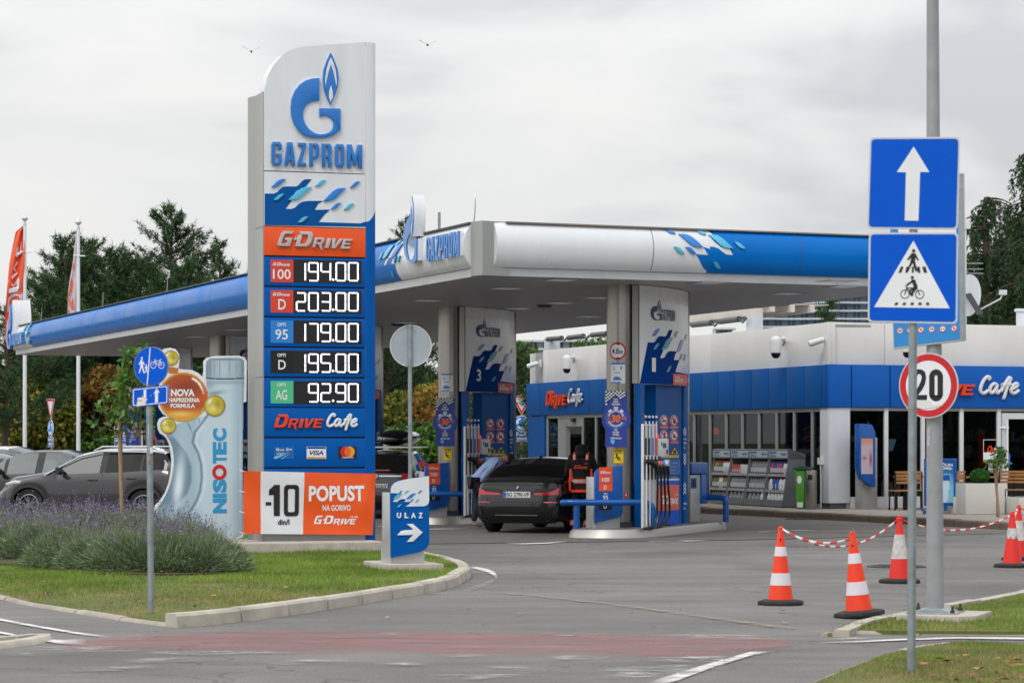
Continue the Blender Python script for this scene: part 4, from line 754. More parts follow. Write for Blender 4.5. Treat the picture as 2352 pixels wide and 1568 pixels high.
for xs_, y0, y1 in(((450, 470), 1090, 1045), ((500, 515), 1090, 1045), ((548, 562), 1090, 1045), ((592, 612), 1090, 1045), ((638, 662), 1090, 1045)):
 k=(xs_[0]-555)*.1;mb.prism(S2.py(zO, [(xs_[0], y0), (xs_[1], y0), (xs_[1]-k*1.6, y1), (xs_[0]-k*1.6, y1)], off), off-.006, off-.004)
for x in(418, 478, 538, 597, 655):mb.prism(S2.py(zO, [(x, 1328), (x+24, 1328), (x+24-(x-550)*.05, 1309), (x+4-(x-550)*.05, 1309)], off), off-.006, off-.004)
mb.build('walker_pictogram', M['ink'], tr_)
mb=MB();bike_icon(mb, S2, zO, off-.004, (498, 1250), (606, 1252), 34, 0)
lines(mb, S2, zO, [((498, 1250), (512, 1195)), ((512, 1195), (500, 1188)), ((606, 1252), (585, 1205)), ((552, 1250), (585, 1205)), ((552, 1250), (512, 1205)), ((515, 1205), (585, 1205))], .007, off-.004, 0)
lines(mb, S2, zO, [((560, 1150), (510, 1185)), ((562, 1205), (550, 1262))], .014, off-.004, 0);mb.prism(S2.py(zO, [(545, 1140), (572, 1140), (592, 1190), (582, 1212), (545, 1222), (540, 1240), (556, 1262), (540, 1262), (528, 1235), (535, 1212), (562, 1195), (552, 1165)], off), off-.006, off-.004);u, v=S2.px(zO, 552, 1125, off);mb.disc(u, v, .012, off-.006, off-.004, n=14)
mb.build('cyclist_pictogram', M['ink'], tr_)
clamps(T, [(tp[0]*.97, S2.px(zO, 560, 250)[1]), (tp[0]*.94, S2.px(zO, 560, 560)[1]), (tp[0]*.9, S2.px(zO, 560, 1000)[1]), (tp[0]*.88, S2.px(zO, 560, 1380)[1])], .031, 0)
# lamp post on its slab
bs=dp(2148, 1405, 24.7);LP=Fr(bs, -20);LP.o.z=0
T=thing('lamp_post', LP, 'thick light grey lamp post bolted to a concrete slab at the edge of the lawn', 'lamp post')
pole('pole', (0, 0, .1), (-.03, 0, 7.4), .083, .05, M['poleg'], T, n=28)
mb=MB();mb.tube([(-.03, 0, 7.38), (-.03, -.15, 7.5), (-.03, -1.2, 7.6)], .03, 10);mb.build('arm', M['poleg'], T);mb=MB();mb.box(-.13, .07, -1.8, -1.1, 7.56, 7.66);mb.build('lamp_head', M['dgrey'], T, bevel=.03)
mb=MB();mb.prism([(-.2, .095), (.2, .095), (.1, .14), (-.1, .14)], -.2, .2);mb.box(-.235, .235, -.235, .235, .09, .105);mb.build('base_plate', M['galv'], T, bevel=.004)
for a, b in((-.2, -.2), (.2, -.2), (.2, .2), (-.2, .2)):mb=MB();mb.lathe([(.012, .1), (.012, .17)], 8, c=(a, b, 0));mb.lathe([(.022, .105), (.022, .13)], 6, c=(a, b, 0));mb.build('anchor_bolt', mat('rusty_bolt', '#5a4638', .7, metal=.5, var=.3, vs=30), T)
mb=MB();mb.prism([(-.3, -.36), (.3, -.42), (.44, -.25), (.46, .45), (-.3, .45)], -.02, .092, fn=lambda u, y, z:(u, z, y));mb.build('concrete_slab', M['conc'], T, bevel=.015)
mb=MB();mb.lathe([(.0812, 1.66), (.0808, 1.84)], 8, a0=205, a1=245);mb.build('sticker', mat('sticker_remnant', '#b4b5b6', .8, var=.2, vs=30), T)
# 20 sign on the lamp post
S3=Fr(LP.w(0, 0, 0), -25)
T=thing('speed_limit_sign', S3, 'round red rimmed 20 speed limit sign strapped to the lamp post', 'road sign');off=-.12
cu, cv=S3.px(zP, 713, 473, off);R3=(S3.px(zP, 945, 473, off)[0]-S3.px(zP, 481, 473, off)[0])/2;Z3=(S3.px(zP, 713, 218, off)[1]-S3.px(zP, 713, 730, off)[1])/2
mb=MB();mb.disc(cu, cv, R3, off, off+.02, 2, n=56, rz=Z3);mb.disc(cu, cv, R3*.965, off-.002, off, 1, n=56, rz=Z3*.965);mb.disc(cu, cv, R3*.76, off-.004, off-.002, 0, n=56, rz=Z3*.76);p=mb.build('plate', [M['swhite'], M['sred'], M['lgrey']], T)
mb=MB()
b0=S3.bx(zP, 720, 345, 828, 597, off);w_=.052;mb.prism(rrect(*b0, .07, 7), off-.006, off-.004, holes=[rrect(b0[0]+w_, b0[1]+w_, b0[2]-w_, b0[3]-w_, .022, 4)])
mb.prism(S3.py(zP, [(592, 420), (594, 385), (608, 358), (632, 345), (665, 348), (690, 372), (696, 415), (686, 465), (662, 510), (632, 548), (704, 545), (702, 586), (588, 586), (590, 545), (630, 490), (655, 440), (662, 405), (652, 385), (635, 382), (624, 398), (624, 425)], off), off-.006, off-.004)
mb.build('lettering', M['ink'], p)
mb=MB();mb.prism(S3.py(zP, [(600, 600), (640, 590), (700, 588), (735, 600), (748, 625), (800, 615), (828, 612), (822, 632), (780, 640), (740, 650), (690, 655), (640, 650), (610, 640)], off), off-.009, off-.006, 0);mb.build('torn_sticker', MATS['sticker_paper'], p)
clamps(T, [(0, cv+.2), (0, cv-.2)], .078, 0, 'strap')
# information board on the lamp post
S4=Fr(LP.w(0, 0, 0), -24)
T=thing('information_board', S4, 'framed blue board with a row of small round signs, behind the square signs', 'information board');off=-.1
f=quad(S4, zO, [(372, 398), (928, 358), (940, 1590), (412, 1655)], off);mb=MB();mb.prism([(0, 0), (1, 0), (1, 1), (0, 1)], off, off+.05, 1, fn=mapped(f));mb.build('frame', [M['grey2'], M['grey2']], T, bevel=.004)
mb=MB();mb.prism([(.015, .012), (.93, .012), (.93, .99), (.015, .99)], off-.003, off, 0, fn=mapped(f));mb.build('blue_panel', mat('info_blue', '#1d86cf', .4, coat=.2, var=.04), T)
mb=MB();mb.prism([(.12, .16), (.9, .16), (.9, .8), (.12, .8)], off-.005, off-.003, 0, fn=mapped(f));mb.build('white_panel', M['swhite'], T)
mb=MB();mb.prism([(.94, 0), (1., 0), (1., 1), (.94, 1)], off-.012, off-.0, 0, fn=mapped(f));mb.build('edge_profile', M['galv'], T)
for x, s_ in((491, '20'), (570, '-'), (655, '-'), (740, '4,8'), (825, '..'), (915, '-')):
 u, v=S4.px(zP, x, 44-(x-491)*.045, off);r_=.0225*1.35;mb=MB();mb.disc(u, v, r_, off-.006, off-.003, 0, n=22);mb.disc(u, v, r_*.97, off-.008, off-.006, 1, n=22, hole=r_*.78)
 if s_ in('20', '4,8'):text(mb, s_, (u-.014, v-.011, u+.014, v+.011), off-.008, 2, bold=.03)
 elif s_=='-':mb.prism([(u-.016, v+.019), (u-.012, v+.023), (u+.018, v-.017), (u+.014, v-.021)], off-.009, off-.006, 1);mb.disc(u, v, .009, off-.008, off-.006, 2, n=8)
 else:mb.disc(u-.01, v, .006, off-.008, off-.006, 2, n=8);mb.disc(u+.01, v, .006, off-.008, off-.006, 1, n=8)
 mb.build('round_symbol', [M['swhite'], M['sred'], M['ink']], T)
 # entrance sign
U=Fr(dp(885, 1308, 32.6), 17);U.o.z=0
T=thing('entrance_sign', U, 'low blue and white board reading ULAZ with an arrow, on the lawn', 'entrance sign')
ub=[(200, 655), (202, 612), (210, 590), (226, 568), (248, 550), (285, 536), (340, 524), (400, 513), (567, 490), (571, 700), (575, 1110), (568, 1150), (552, 1180), (525, 1203), (490, 1217), (440, 1230), (207, 1276)]
mb=MB();mb.prism(U.py(zI, ub, -.06), -.06, .0);mb.build('board', M['blue'], T, bevel=.004)
mb=MB();wh=[(200, 655)]+ub[1:9]+[(570, 715), (565, 748), (550, 768), (520, 780), (344, 783), (372, 765), (395, 738), (392, 738), (330, 738), (350, 715), (305, 710), (280, 720), (262, 738), (222, 738), (240, 705), (262, 680), (290, 660), (250, 655)]
mb.prism(U.py(zI, wh, -.06), -.068, -.06);mb.build('white_print', M['white'], T)
for ab, m_ in((((345, 710), (442, 655)), 0), (((378, 738), (422, 710)), 0), (((458, 655), (501, 625)), 0), (((265, 668), (310, 630)), 0), (((222, 712), (310, 657)), 1), (((325, 655), (374, 627)), 1), (((433, 740), (475, 710)), 1), (((258, 792), (304, 762)), 1)):
 mb=MB();mb.prism(U.py(zI, leaf(*ab), -.06), -.075, -.06);mb.build('relief_leaf', [M['mid'], M['cyan']][m_], T, bevel=.002)
mb=MB()
for ch, a, b in(('U', 258, 298), ('L', 332, 368), ('A', 396, 440), ('Z', 468, 506)):text(mb, ch, U.bx(zI, a, 842, b, 895, -.06), -.06, depth=.014, bold=.035)
mb.build('lettering', M['swhite'], T)
mb=MB();mb.prism(U.py(zI, [(350, 952), (410, 950), (506, 1032), (412, 1122), (354, 1124), (415, 1056), (262, 1060), (300, 1018), (345, 1010), (412, 1008), (400, 990)], -.06), -.078, -.06);mb.build('arrow', M['swhite'], T, bevel=.003)
u0=U.px(zI, 205, 1300)[0];u1=U.px(zI, 525, 1300)[0];zt_=U.px(zI, 180, 652)[1]
mb=MB();mb.box(u0-.01, u1, .0, .48, .19, U.px(zI, 400, 1200)[1]);mb.prism([(u0-.012, .0), (u0-.012, .42), (u0+.03, .42), (u0+.03, 0)], .19, zt_, fn=lambda u, y, z:(u, z, y));mb.build('post', M['grey2'], T, bevel=.004)
ua=U.px(zI, 60, 1400)[0];uc=U.px(zI, 615, 1400)[0]
mb=MB();mb.box(ua+.04, uc+.05, -.3, .85, .07, .19);mb.build('concrete_base', M['conc'], T, bevel=.02)
# round sign seen from behind
S5=Fr(gp(942.5, 1266, .12), 6);S5.o.z=0
T=thing('sign_post', S5, 'round road sign on a thin galvanised post, seen from its grey back', 'road sign')
tp=S5.px(zH, 500, 150);pole('post', (0, 0, .1), (tp[0], 0, tp[1]), .03, .03, M['galv'], T)
cu, cv=S5.px(zH, 512, 418, .04);r_=S5.px(zH, 775, 418, .04)[0]-cu;mb=MB();mb.disc(cu, cv, r_*.96, .036, .044, 0, n=48);mb.disc(cu, cv, r_, .028, .05, 1, n=48, hole=r_*.955);mb.build('plate_back', [mat('sign_back', '#a7b1b9', .45, metal=.2, var=.08, vs=3), M['lgrey']], T)
clamps(T, [(tp[0], S5.px(zH, 500, 172)[1]), (tp[0]*.8, S5.px(zH, 500, 668)[1])], .03, 0)
# give-way and roundabout signs beyond the canopy
def roundabout(name, cx, cy, d, ang, tri, label, rect, ybot, back=False):
 fr=Fr(dp(cx, cy, d), ang);fr.o.z=0;T=thing(name, fr, label, 'road sign', 'roundabout signs beyond the canopy');r_=.3
 v=dp(cx, cy, d).z;mb=MB();mb.disc(0, v, r_, -.05, -.035, 1, n=32);mb.disc(0, v, r_*.93, -.052, -.05, 0, n=32);p=mb.build('round_plate', [mat('roundabout_blue', '#1b7fd6', .35, coat=.2, var=.04), M['swhite']], T)
 for k in range(3):
  a0=100+120*k;ro, ri=r_*.74, r_*.48;P=[(ro*math.cos(R(a)), v+ro*math.sin(R(a)))for a in np.linspace(a0, a0+62, 8)]
  rm=(ro+ri)/2;P+=[((ro+.05)*math.cos(R(a0+62)), v+(ro+.05)*math.sin(R(a0+62))), (rm*math.cos(R(a0+92)), v+rm*math.sin(R(a0+92))), ((ri-.05)*math.cos(R(a0+62)), v+(ri-.05)*math.sin(R(a0+62)))]
  P+=[(ri*math.cos(R(a)), v+ri*math.sin(R(a)))for a in np.linspace(a0+62, a0, 8)];mb=MB();mb.prism(P, -.054, -.052);mb.build('arrow_print', M['swhite'], p)
 w_, h_=.56, .36;zt=v-r_-.02;mb=MB();mb.box(-w_/2, w_/2, -.05, -.04, zt-h_, zt, 1);mb.box(-w_/2+.015, w_/2-.015, -.052, -.05, zt-h_+.015, zt-.015, 0);q=mb.build('text_plate', [mat('plate_blue', '#1a4f9c', .4), M['swhite']], T)
 mb=MB();text(mb, 'КРУЖНИ ТОК', (-.24, zt-.15, .24, zt-.05), -.054, bold=.05);text(mb, 'УСПОРИТЕ', (-.19, zt-.31, .19, zt-.21), -.054, bold=.05);mb.build('lettering', M['swhite'], q)
 if tri:
  s=.5 if tri is True else tri;zt2=v+r_+.02;mb=MB();mb.prism([(0, zt2), (s, zt2+s*1.75), (-s, zt2+s*1.75)], -.05, -.035, 1);c=lambda k:[(0, zt2+s*1.167+(-s*1.167)*k), (s*k, zt2+s*1.167+s*.583*k), (-s*k, zt2+s*1.167+s*.583*k)]
  mb.prism(c(.95), -.053, -.05, 2);mb.prism(c(.66), -.056, -.053, 1);mb.build('triangle_plate', [M['swhite'], M['swhite'], M['sred']], T)
 pole('post', (0, 0, 0), (0, 0, v+(1.1 if tri else .3)), .035, .035, M['galv'], T);return T
roundabout('sign_post', 119, 983.6, 97, -60, .44, 'give way triangle over a roundabout sign turned edge-on between the two white flagpoles', True, 1040)
roundabout('sign_post', 280.5, 985.7, 99, -6, False, 'roundabout sign with text plate half hidden by the young tree', True, 1040)
roundabout('sign_post', 1198, 972, 99, 3, .41, 'give way triangle over a roundabout sign left of the shop entrance, behind the dark saloon', True, 1040)
# traffic cones
CO=mat('cone_orange', '#ee3d12', .42, var=.07, vs=6);CR=mat('cone_red', '#e2281c', .45, var=.08, vs=6);CW=mat('cone_band', '#d9d4dc', .5, var=.06, vs=8);CS=worn('cone_scuffed_band', '#d8cdcf', .3, .4, 5)
CWd=mat('cone_band_dirty', '#cfc8c6', .6, var=.22, vs=14)
def cone(loc, rz, tilt, style, label, H_=.72):
 T=empty('traffic_cone', loc, rz, label, 'traffic cone', 'traffic cones joined by a red and white chain');T.rotation_euler=(0, R(-tilt), R(rz))
 mb=MB();n=8 if style=='a' else 26;mb.lathe([(.0, .0), (.245, .0), (.25, .018), (.243, .04), (.2, .052), (.14, .058), (0, .06)], n);mb.build('rubber_base', M['rubber'], T, sharp=25 if style=='a' else 50)
 r0, r1=.132, .028;prof=[]
 bands=[(0, .21, 0), (.21, .385, 1), (.385, .63, 0), (.63, .765, 1), (.765, 1, 0)]if style=='a' else([(0, .33, 0), (.33, .735, 1), (.735, 1, 0)]if style=='b' else[(0, .5, 0), (.5, .72, 1), (.72, 1, 0)])
 for a, b, c in bands:
  mb=MB();ra, rb=r0+(r1-r0)*a, r0+(r1-r0)*b;e=.0025 if c else 0
  if c and style=='c':
   n_=30;rows=[]
   for k, t in enumerate((0, .5, 1)):
    rows.append([((r0+(r1-r0)*(a+(b-a)*tt)+.003)*math.cos(x), (r0+(r1-r0)*(a+(b-a)*tt)+.003)*math.sin(x), .055+H_*(a+(b-a)*tt))for x in np.linspace(0, 6.283, n_+1)for tt in[max(0, t-(.55*abs(math.sin(x*4.3+1))*(k==1))+(.35*math.sin(x*7.1)*(k==0)))]])
   mb.grid(rows)
   mb.build('torn_band', CWd, T);mb=MB();mb.lathe([(ra, .055+H_*a), (rb, .055+H_*b)], 28);mb.build('cone_body', CR, T);continue
  mb.lathe([(ra+e, .055+H_*a), (rb+e, .055+H_*b)], 28);mb.build('reflective_band' if c else 'cone_body', (CW if style=='a' else CWd)if c else(CO if style=='a' else CR), T)
 mb=MB();zt=.055+H_
 if style=='a':mb.tube([(-.018, 0, zt-.01), (-.018, 0, zt+.015), (-.008, 0, zt+.032), (.012, 0, zt+.03), (.024, 0, zt+.008), (.024, 0, zt-.015)], .013, 8);mb.lathe([(.028, zt-.012), (.0, zt)], 16)
 else:mb.lathe([(.028, zt-.03), (.036, zt-.02), (.036, zt+.005), (.027, zt+.012), (.027, zt+.03), (.02, zt+.04), (0, zt+.042)], 20)
 mb.build('top_cap', CO if style=='a' else CR, T)
 if style=='a':
  mb=MB();k=.045;mb.prism([(.0+.011*math.cos(t), 0+.011*math.sin(t))for t in np.linspace(0, 6.1, 12)], -.003, 0);mb.box(-.004, .004, -.003, 0, -.045, 0);mb.v=[(p[0]-.012, p[1]-.038-.16*(-p[2])*.5, p[2]+.055+H_*.87)for p in mb.v];mb.build('key_slot', M['blackm'], T)
 return T
c1=gp(1793, 1388);c2=gp(1974, 1418);c3=gp(2066, 1338);c4_=gp(2325, 1302);c5=gp(2340, 1286);c6=Vector((c5.x+2.2, c5.y+1.4, 0))
cone(c1, 10, 0, 'a', 'orange cone with two white bands standing on the road, farthest from the kerb');cone(c2+Vector((0, 0, .02)), 0, 5, 'a', 'orange cone with two white bands tilted on the kerb end beside the lawn')
cone(c3, 0, 0, 'b', 'red cone with one broad scuffed white band half behind the thin sign post');cone(c4_, 30, 0, 'c', 'faded red cone with a torn peeling band, nearer of the pair at the picture edge', .66);cone(c5, 0, 0, 'b', 'red cone with a broad white band just behind the peeling cone', .7)
def chain(a, b, sag, label, ph=0):
 a, b=Vector(a), Vector(b);L_=(b-a).length*(1+2.6*(sag/(b-a).length)**2);n=int(L_/.023);mb=MB();pts=[a.lerp(b, k/n)+Vector((0, 0, -sag*4*(k/n)*(1-k/n)))for k in range(n+1)]
 for k in range(n):
  p, q=pts[k], pts[k+1];t=(q-p).normalized();s=t.cross(Vector((0, 0, 1))).normalized();u_=s.cross(t)
  w_=s if k%2 else u_;c=(p+q)/2;ring=[]
  for j in range(8):an=j*math.pi/4;ring.append(c+t*math.cos(an)*.0172+w_*math.sin(an)*.0095)
  mb.tube(ring+[ring[0]], .0037, 4, ((k+ph)//9)%2, caps=False, ax=t.cross(w_))
 return tag(mb.build('chain', [CR, M['swhite']], sharp=60), label, 'chain', 'red and white chains hung between the cones')
H_=.79
chain(c1+Vector((.02, 0, H_)), c2+Vector((-.06, 0, H_-.02)), .09, 'short red and white plastic chain between the two orange cones', 9)
chain(c1+Vector((.02, .02, H_)), c3+Vector((-.03, 0, .76)), .25, 'sagging red and white chain from the far orange cone to the red cone', 5)
chain(c3+Vector((.03, 0, .76)), c4_+Vector((-.03, 0, .7)), .16, 'long red and white chain passing behind the thick lamp post');chain(c4_+Vector((0, .02, .7)), c5+Vector((-.02, 0, .74)), .05, 'very short chain between the peeling cone and the cone behind it')
chain(c5+Vector((.03, 0, .74)), c6+Vector((0, 0, .74)), .15, 'red and white chain leaving the picture beside the last cone')
# flagpoles
def flagpole(x, ytop, d, label):
 p=dp(x, ytop, d);T=empty('flagpole', (p.x, p.y, 0), 0, label, 'flagpole', 'white flagpoles beyond the canopy');mb=MB();mb.tube([(0, 0, 0), (.0, 0, p.z*.5), (-.0, 0, p.z-.35)], [.075, .068, .055], 16);mb.build('pole', M['white'], T)
 mb=MB();z0=p.z-.36;mb.lathe([(.06, z0), (.06, z0+.08), (.03, z0+.1), (.03, z0+.13), (.1, z0+.2), (.115, z0+.25), (.09, z0+.31), (.03, z0+.37), (0, z0+.45)], 18);mb.build('finial', M['lgrey'], T)
 z2=dp(x, ytop+84, d).z;mb=MB();mb.tube([(-.17, -.05, z2), (.25, -.05, z2-.02)], .022, 8);mb.build('cleat', M['white'], T);return T, p
T1, p1=flagpole(57, 494, 93, 'white flagpole at the edge of the picture flying the orange flag');T2, p2=flagpole(180, 503, 93, 'white flagpole nearer the tree tops flying the pale flag')
def flag(name, edge, poleedge, d, mats, prints, label, fold=.12):
 """edge: traced free edge from top to bottom; poleedge: matching points along the pole"""
 A=[zA(*p)for p in edge];B_=[zA(*p)for p in poleedge];n=len(A);mb=MB();rows=[];nb=14
 def P(i, t):x=A[i][0]+(B_[i][0]-A[i][0])*t;y=A[i][1]+(B_[i][1]-A[i][1])*t;return dp(x, y, d+fold*math.sin(t*9+i*.5)+.25*(1-t))
 for i in range(n):rows.append([P(i, j/nb)for j in range(nb+1)])
 mb.grid(rows);c=Vector((p1.x if 'orange' in label else p2.x, d, 0));mb.v=[(v[0]-c.x, v[1]-c.y, v[2])for v in mb.v]
 o=mb.build(name, mats[0], sharp=80, loc=c);tag(o, label, 'flag', 'flags on the white flagpoles')
 for pr in prints:
  mb=MB();pts=[]
  for x, y in pr:
   X, Y=zA(x, y);i=min(range(n), key=lambda k:abs(A[k][1]-Y));t=(X-A[i][0])/(B_[i][0]-A[i][0]+1e-6);q=dp(X, Y, d+fold*math.sin(t*9+i*.5)+.25*(1-t)-.05);pts.append((q.x-c.x, q.y-c.y, q.z))
  tr=tessellate_polygon([[Vector((p[0], p[2], 0))for p in pts]]);mb.add(pts, [tuple(t)for t in tr]);mb.build('lettering', mats[1], o)
 return o
ys=[443+(1545-443)*k/16 for k in range(17)]
ex=lambda y:iv(y, [(443, 217), (493, 145), (560, 130), (640, 112), (800, 82), (1000, 64), (1150, 52), (1280, 45), (1400, 46), (1480, 52), (1545, 62)])
E1=[(217, 443)]+[(ex(y), y)for y in ys[1:]]
flag('flag', E1, [(218, y if y<1300 else 1300+(y-1300)*.9)for y in ys], 93, (mat('flag_orange', '#ea5a34', .7, var=.08, vs=2), mat('flag_print', '#d8d2dc', .7)), [[(148, 650), (165, 645), (160, 690), (178, 690), (185, 620), (195, 580), (190, 640), (193, 700), (150, 738), (138, 720)], [(155, 765), (115, 840), (150, 870), (100, 915), (108, 935), (160, 880), (130, 840), (158, 790)], [(75, 930), (125, 990), (165, 915), (175, 935), (172, 1010), (160, 1040), (78, 1060), (80, 1020), (150, 1000), (150, 960), (120, 1005), (78, 955)], [(65, 1230), (70, 1110), (95, 1070), (190, 1035), (205, 1060), (200, 1165), (190, 1160), (178, 1110), (165, 1080), (110, 1100), (85, 1130), (85, 1225)]], 'orange flag with white lettering hanging from the flagpole at the picture edge')
E2=[(iv(y, [(470, 692), (600, 672), (800, 650), (950, 622), (1080, 607), (1240, 603)]), y)for y in np.linspace(470, 1240, 14)]
flag('flag', E2, [(700, y)for y in np.linspace(470, 1225, 14)], 93, (mat('flag_pale', '#c9bcc6', .7, var=.06), mat('flag_print_orange', '#e8642a', .7)), [[(640, 915), (650, 960), (648, 1030), (622, 1090), (612, 1075), (630, 1010), (628, 960)], [(650, 1095), (655, 1190), (640, 1210), (612, 1110), (625, 1100), (640, 1150)], [(608, 1200), (625, 1228), (606, 1228)], [(655, 780), (662, 800), (652, 850), (645, 840)]], 'pale flag with orange lettering hanging from the second white flagpole', .06)
# birds
def bird(x, y, d, label, s=1.):
 p=dp(x, y, d);mb=MB();T=empty('bird', p, 20, label, 'bird', 'birds flying above the station')
 mb.lathe([(0, -.2), (.035, -.14), (.06, -.02), (.055, .08), (.03, .15), (.02, .2), (0, .23)], 10, fn=lambda a, b, c:(c*.8*s, a*s, b*s+.1*c))
 for sg in(1, -1):
  mb.grid([[(.08*s, 0, .03), (-.06*s, 0, .02)], [(.12*s, sg*.18*s+.0, .1*s), (-.03*s, sg*.18*s, .08*s)], [(.06*s, sg*.42*s, .2*s), (-.05*s, sg*.4*s, .19*s)], [(-.05*s, sg*.6*s, .24*s), (-.08*s, sg*.58*s, .23*s)]])
 mb.v=[(v[1]*.9+v[0]*.2, v[0], v[2])for v in mb.v];mb.grid([[(-.02, -.15, -.01), (.02, -.15, -.01)], [(-.05, -.3, -.03), (.05, -.3, -.03)]]);mb.build('body', mat('feathers', '#3a3c42', .7, var=.15, vs=12), T)
bird(577, 119, 95, 'dark bird gliding just outside the arched top of the price sign', .75);bird(982, 104, 95, 'dark bird alone in the sky above the canopy', .75)
# CANOPY
def wrap(name, polys, fn, m, parent, ul=(), zl=(), thick=0., bevel=0.):
 """flat traced shapes cut at u and z levels, then laid on a curved surface by fn(u,z,off)"""
 bm=bmesh.new()
 for loops in polys:
  al=[p for lp in loops for p in lp];vs=[bm.verts.new((p[0], 0, p[1]))for p in al]
  for t in tessellate_polygon([[Vector((p[0], p[1], 0))for p in lp]for lp in loops]):
   try:bm.faces.new([vs[i]for i in t])
   except ValueError:pass
 for u in ul:bmesh.ops.bisect_plane(bm, geom=bm.verts[:]+bm.edges[:]+bm.faces[:], plane_co=(u, 0, 0), plane_no=(1, 0, 0))
 for z in zl:bmesh.ops.bisect_plane(bm, geom=bm.verts[:]+bm.edges[:]+bm.faces[:], plane_co=(0, 0, z), plane_no=(0, 0, 1))
 if thick:
  g=bmesh.ops.extrude_face_region(bm, geom=bm.faces[:]);nv=[v for v in g['geom']if isinstance(v, bmesh.types.BMVert)]
  for v in bm.verts:v.co.y=0
  for v in nv:v.co.y=thick
 for v in bm.verts:v.co=Vector(fn(v.co.x, v.co.z, v.co.y))
 bmesh.ops.recalc_face_normals(bm, faces=bm.faces);me=bpy.data.meshes.new(name);bm.to_mesh(me);bm.free();me.materials.append(m)
 me.polygons.foreach_set('use_smooth', [True]*len(me.polygons));me.set_sharp_from_angle(angle=R(35));o=bpy.data.objects.new(name, me);COL.objects.link(o);o.parent=parent;return o
C0=Vector((-.545, 45.0, 0));FL=Fr(C0, -69.1);FT=Fr(C0, 24);ZS=4.55;ZL0, ZL1=4.70, 5.46;ZC=(ZL0+ZL1)/2
LU=-44.2;RU=9.35
CN=empty('canopy', C0, 0, 'long flat fuel station canopy with rounded blue and white fascia', 'canopy')
def loc(p):p=Vector(p)-C0;return(p.x, p.y, p.z)
CA=FL.w(LU, 0, 0);CB=FT.w(RU, 0, 0);CD=CB-FL.ax*44.2
SOF=mat('soffit_metal', '#9c9a98', .5, metal=.25, var=.05)
def soffit_mat():
 m=bpy.data.materials.new('soffit_slats');m.use_nodes=True;n=m.node_tree.nodes;l=m.node_tree.links;b=n['Principled BSDF'];tcn=n.new('ShaderNodeTexCoord');mp_=n.new('ShaderNodeMapping');mp_.inputs['Rotation'].default_value=(0, 0, R(-24));l.new(tcn.outputs['Object'], mp_.inputs[0])
 wv=n.new('ShaderNodeTexWave');wv.wave_type='BANDS';wv.bands_direction='Y';wv.inputs['Scale'].default_value=1.6;wv.wave_profile='SAW';l.new(mp_.outputs[0], wv.inputs[0])
 c=n.new('ShaderNodeValToRGB');e=c.color_ramp.elements;e[0].position=0;e[0].color=(*lin('#7f7d7c'), 1);e[1].position=.1;e[1].color=(*lin('#b4b2b0'), 1);l.new(wv.outputs[0], c.inputs[0]);l.new(c.outputs[0], b.inputs['Base Color']);b.inputs['Roughness'].default_value=.42;b.inputs['Metallic'].default_value=.3
 return m
mb=MB();P=[loc(C0), loc(CB), loc(CD), loc(CA)];mb.flat([(p[0], p[1])for p in P], ZS);mb.build('soffit', soffit_mat(), CN, smooth=False)
mb=MB();mb.flat([(p[0], p[1])for p in P], ZL1-.1, ZL1+.0);mb.build('roof', M['grey'], CN)
mb=MB()
for a, b in((C0, CB), (CB, CD), (CD, CA), (CA, C0)):
 a, b=loc(a), loc(b);mb.add([(a[0], a[1], ZS), (b[0], b[1], ZS), (b[0], b[1], ZL0+.02), (a[0], a[1], ZL0+.02)], [(0, 1, 2, 3)])
mb.build('edge_band', M['grey2'], CN, smooth=False)
mb=MB()
for a, b in((C0, CB), (CB, CD), (CD, CA), (CA, C0)):
 a, b=loc(a), loc(b);c=loc((C0+CD)/2);ia=[a[i]+(c[i]-a[i])*.012 for i in(0, 1)];ib=[b[i]+(c[i]-b[i])*.012 for i in(0, 1)];mb.add([(*ia, ZL0), (*ib, ZL0), (*ib, ZL1-.1), (*ia, ZL1-.1)], [(0, 1, 2, 3)])
mb.build('back_band', M['dgrey'], CN, smooth=False)
FB=mat('fascia_blue', '#0070c8', .26, spec=.16, coat=.0, var=.05, vs=.6);FW=mat('fascia_white', '#e2e5e8', .25, coat=.3, var=.035, vs=.9, ani=(1.5, 1.5, .6))
HT=.15;LC=-.04
def lens(t):return HT*(1-t*t)**.8
def lens_y(z, off):t=max(-1, min(1, (z-ZC)/((ZL1-ZL0)/2)));return LC-lens(t)-off
def fascia(fr, u0, u1, m, name, cap0=False, cap1=False, n=None):
 n=n or max(2, int(abs(u1-u0)/.8));T_=np.linspace(-1, 1, 15);mb=MB();rows=[]
 for k in range(n+1):
  u=u0+(u1-u0)*k/n;w=.006*math.sin(u*1.7);rows.append([loc(fr.w(u, LC-lens(t)*(1+w), ZC+t*(ZL1-ZL0)/2))for t in T_])
 mb.grid(rows)
 rows=[[loc(fr.w(u, LC+lens(t)*.8, ZC+t*(ZL1-ZL0)/2))for t in T_]for u in(u0, u1)];mb.grid(rows)
 for c, u in((cap0, u0), (cap1, u1)):
  if c:mb.add([loc(fr.w(u, LC-lens(t), ZC+t*(ZL1-ZL0)/2))for t in T_]+[loc(fr.w(u, LC+lens(t)*.8, ZC+t*(ZL1-ZL0)/2))for t in T_[::-1][1:-1]], [tuple(range(28))])
 return mb.build(name, m, CN, sharp=40)
def onfas(fr, eps=.003):return lambda u, z, y:loc(fr.w(u, lens_y(z, eps+y), z))
zlv=list(np.linspace(ZL0, ZL1, 15))
ua=-.3;ub_=FL.px(zG, 285, 640, -.1)[0];uc_=FL.px(zA, 285, 1440, -.1)[0]
fascia(FL, ub_, ua, FW, 'fascia', cap1=True);fascia(FL, uc_, ub_, FB, 'fascia');fascia(FL, LU, uc_, FW, 'fascia', cap0=True)
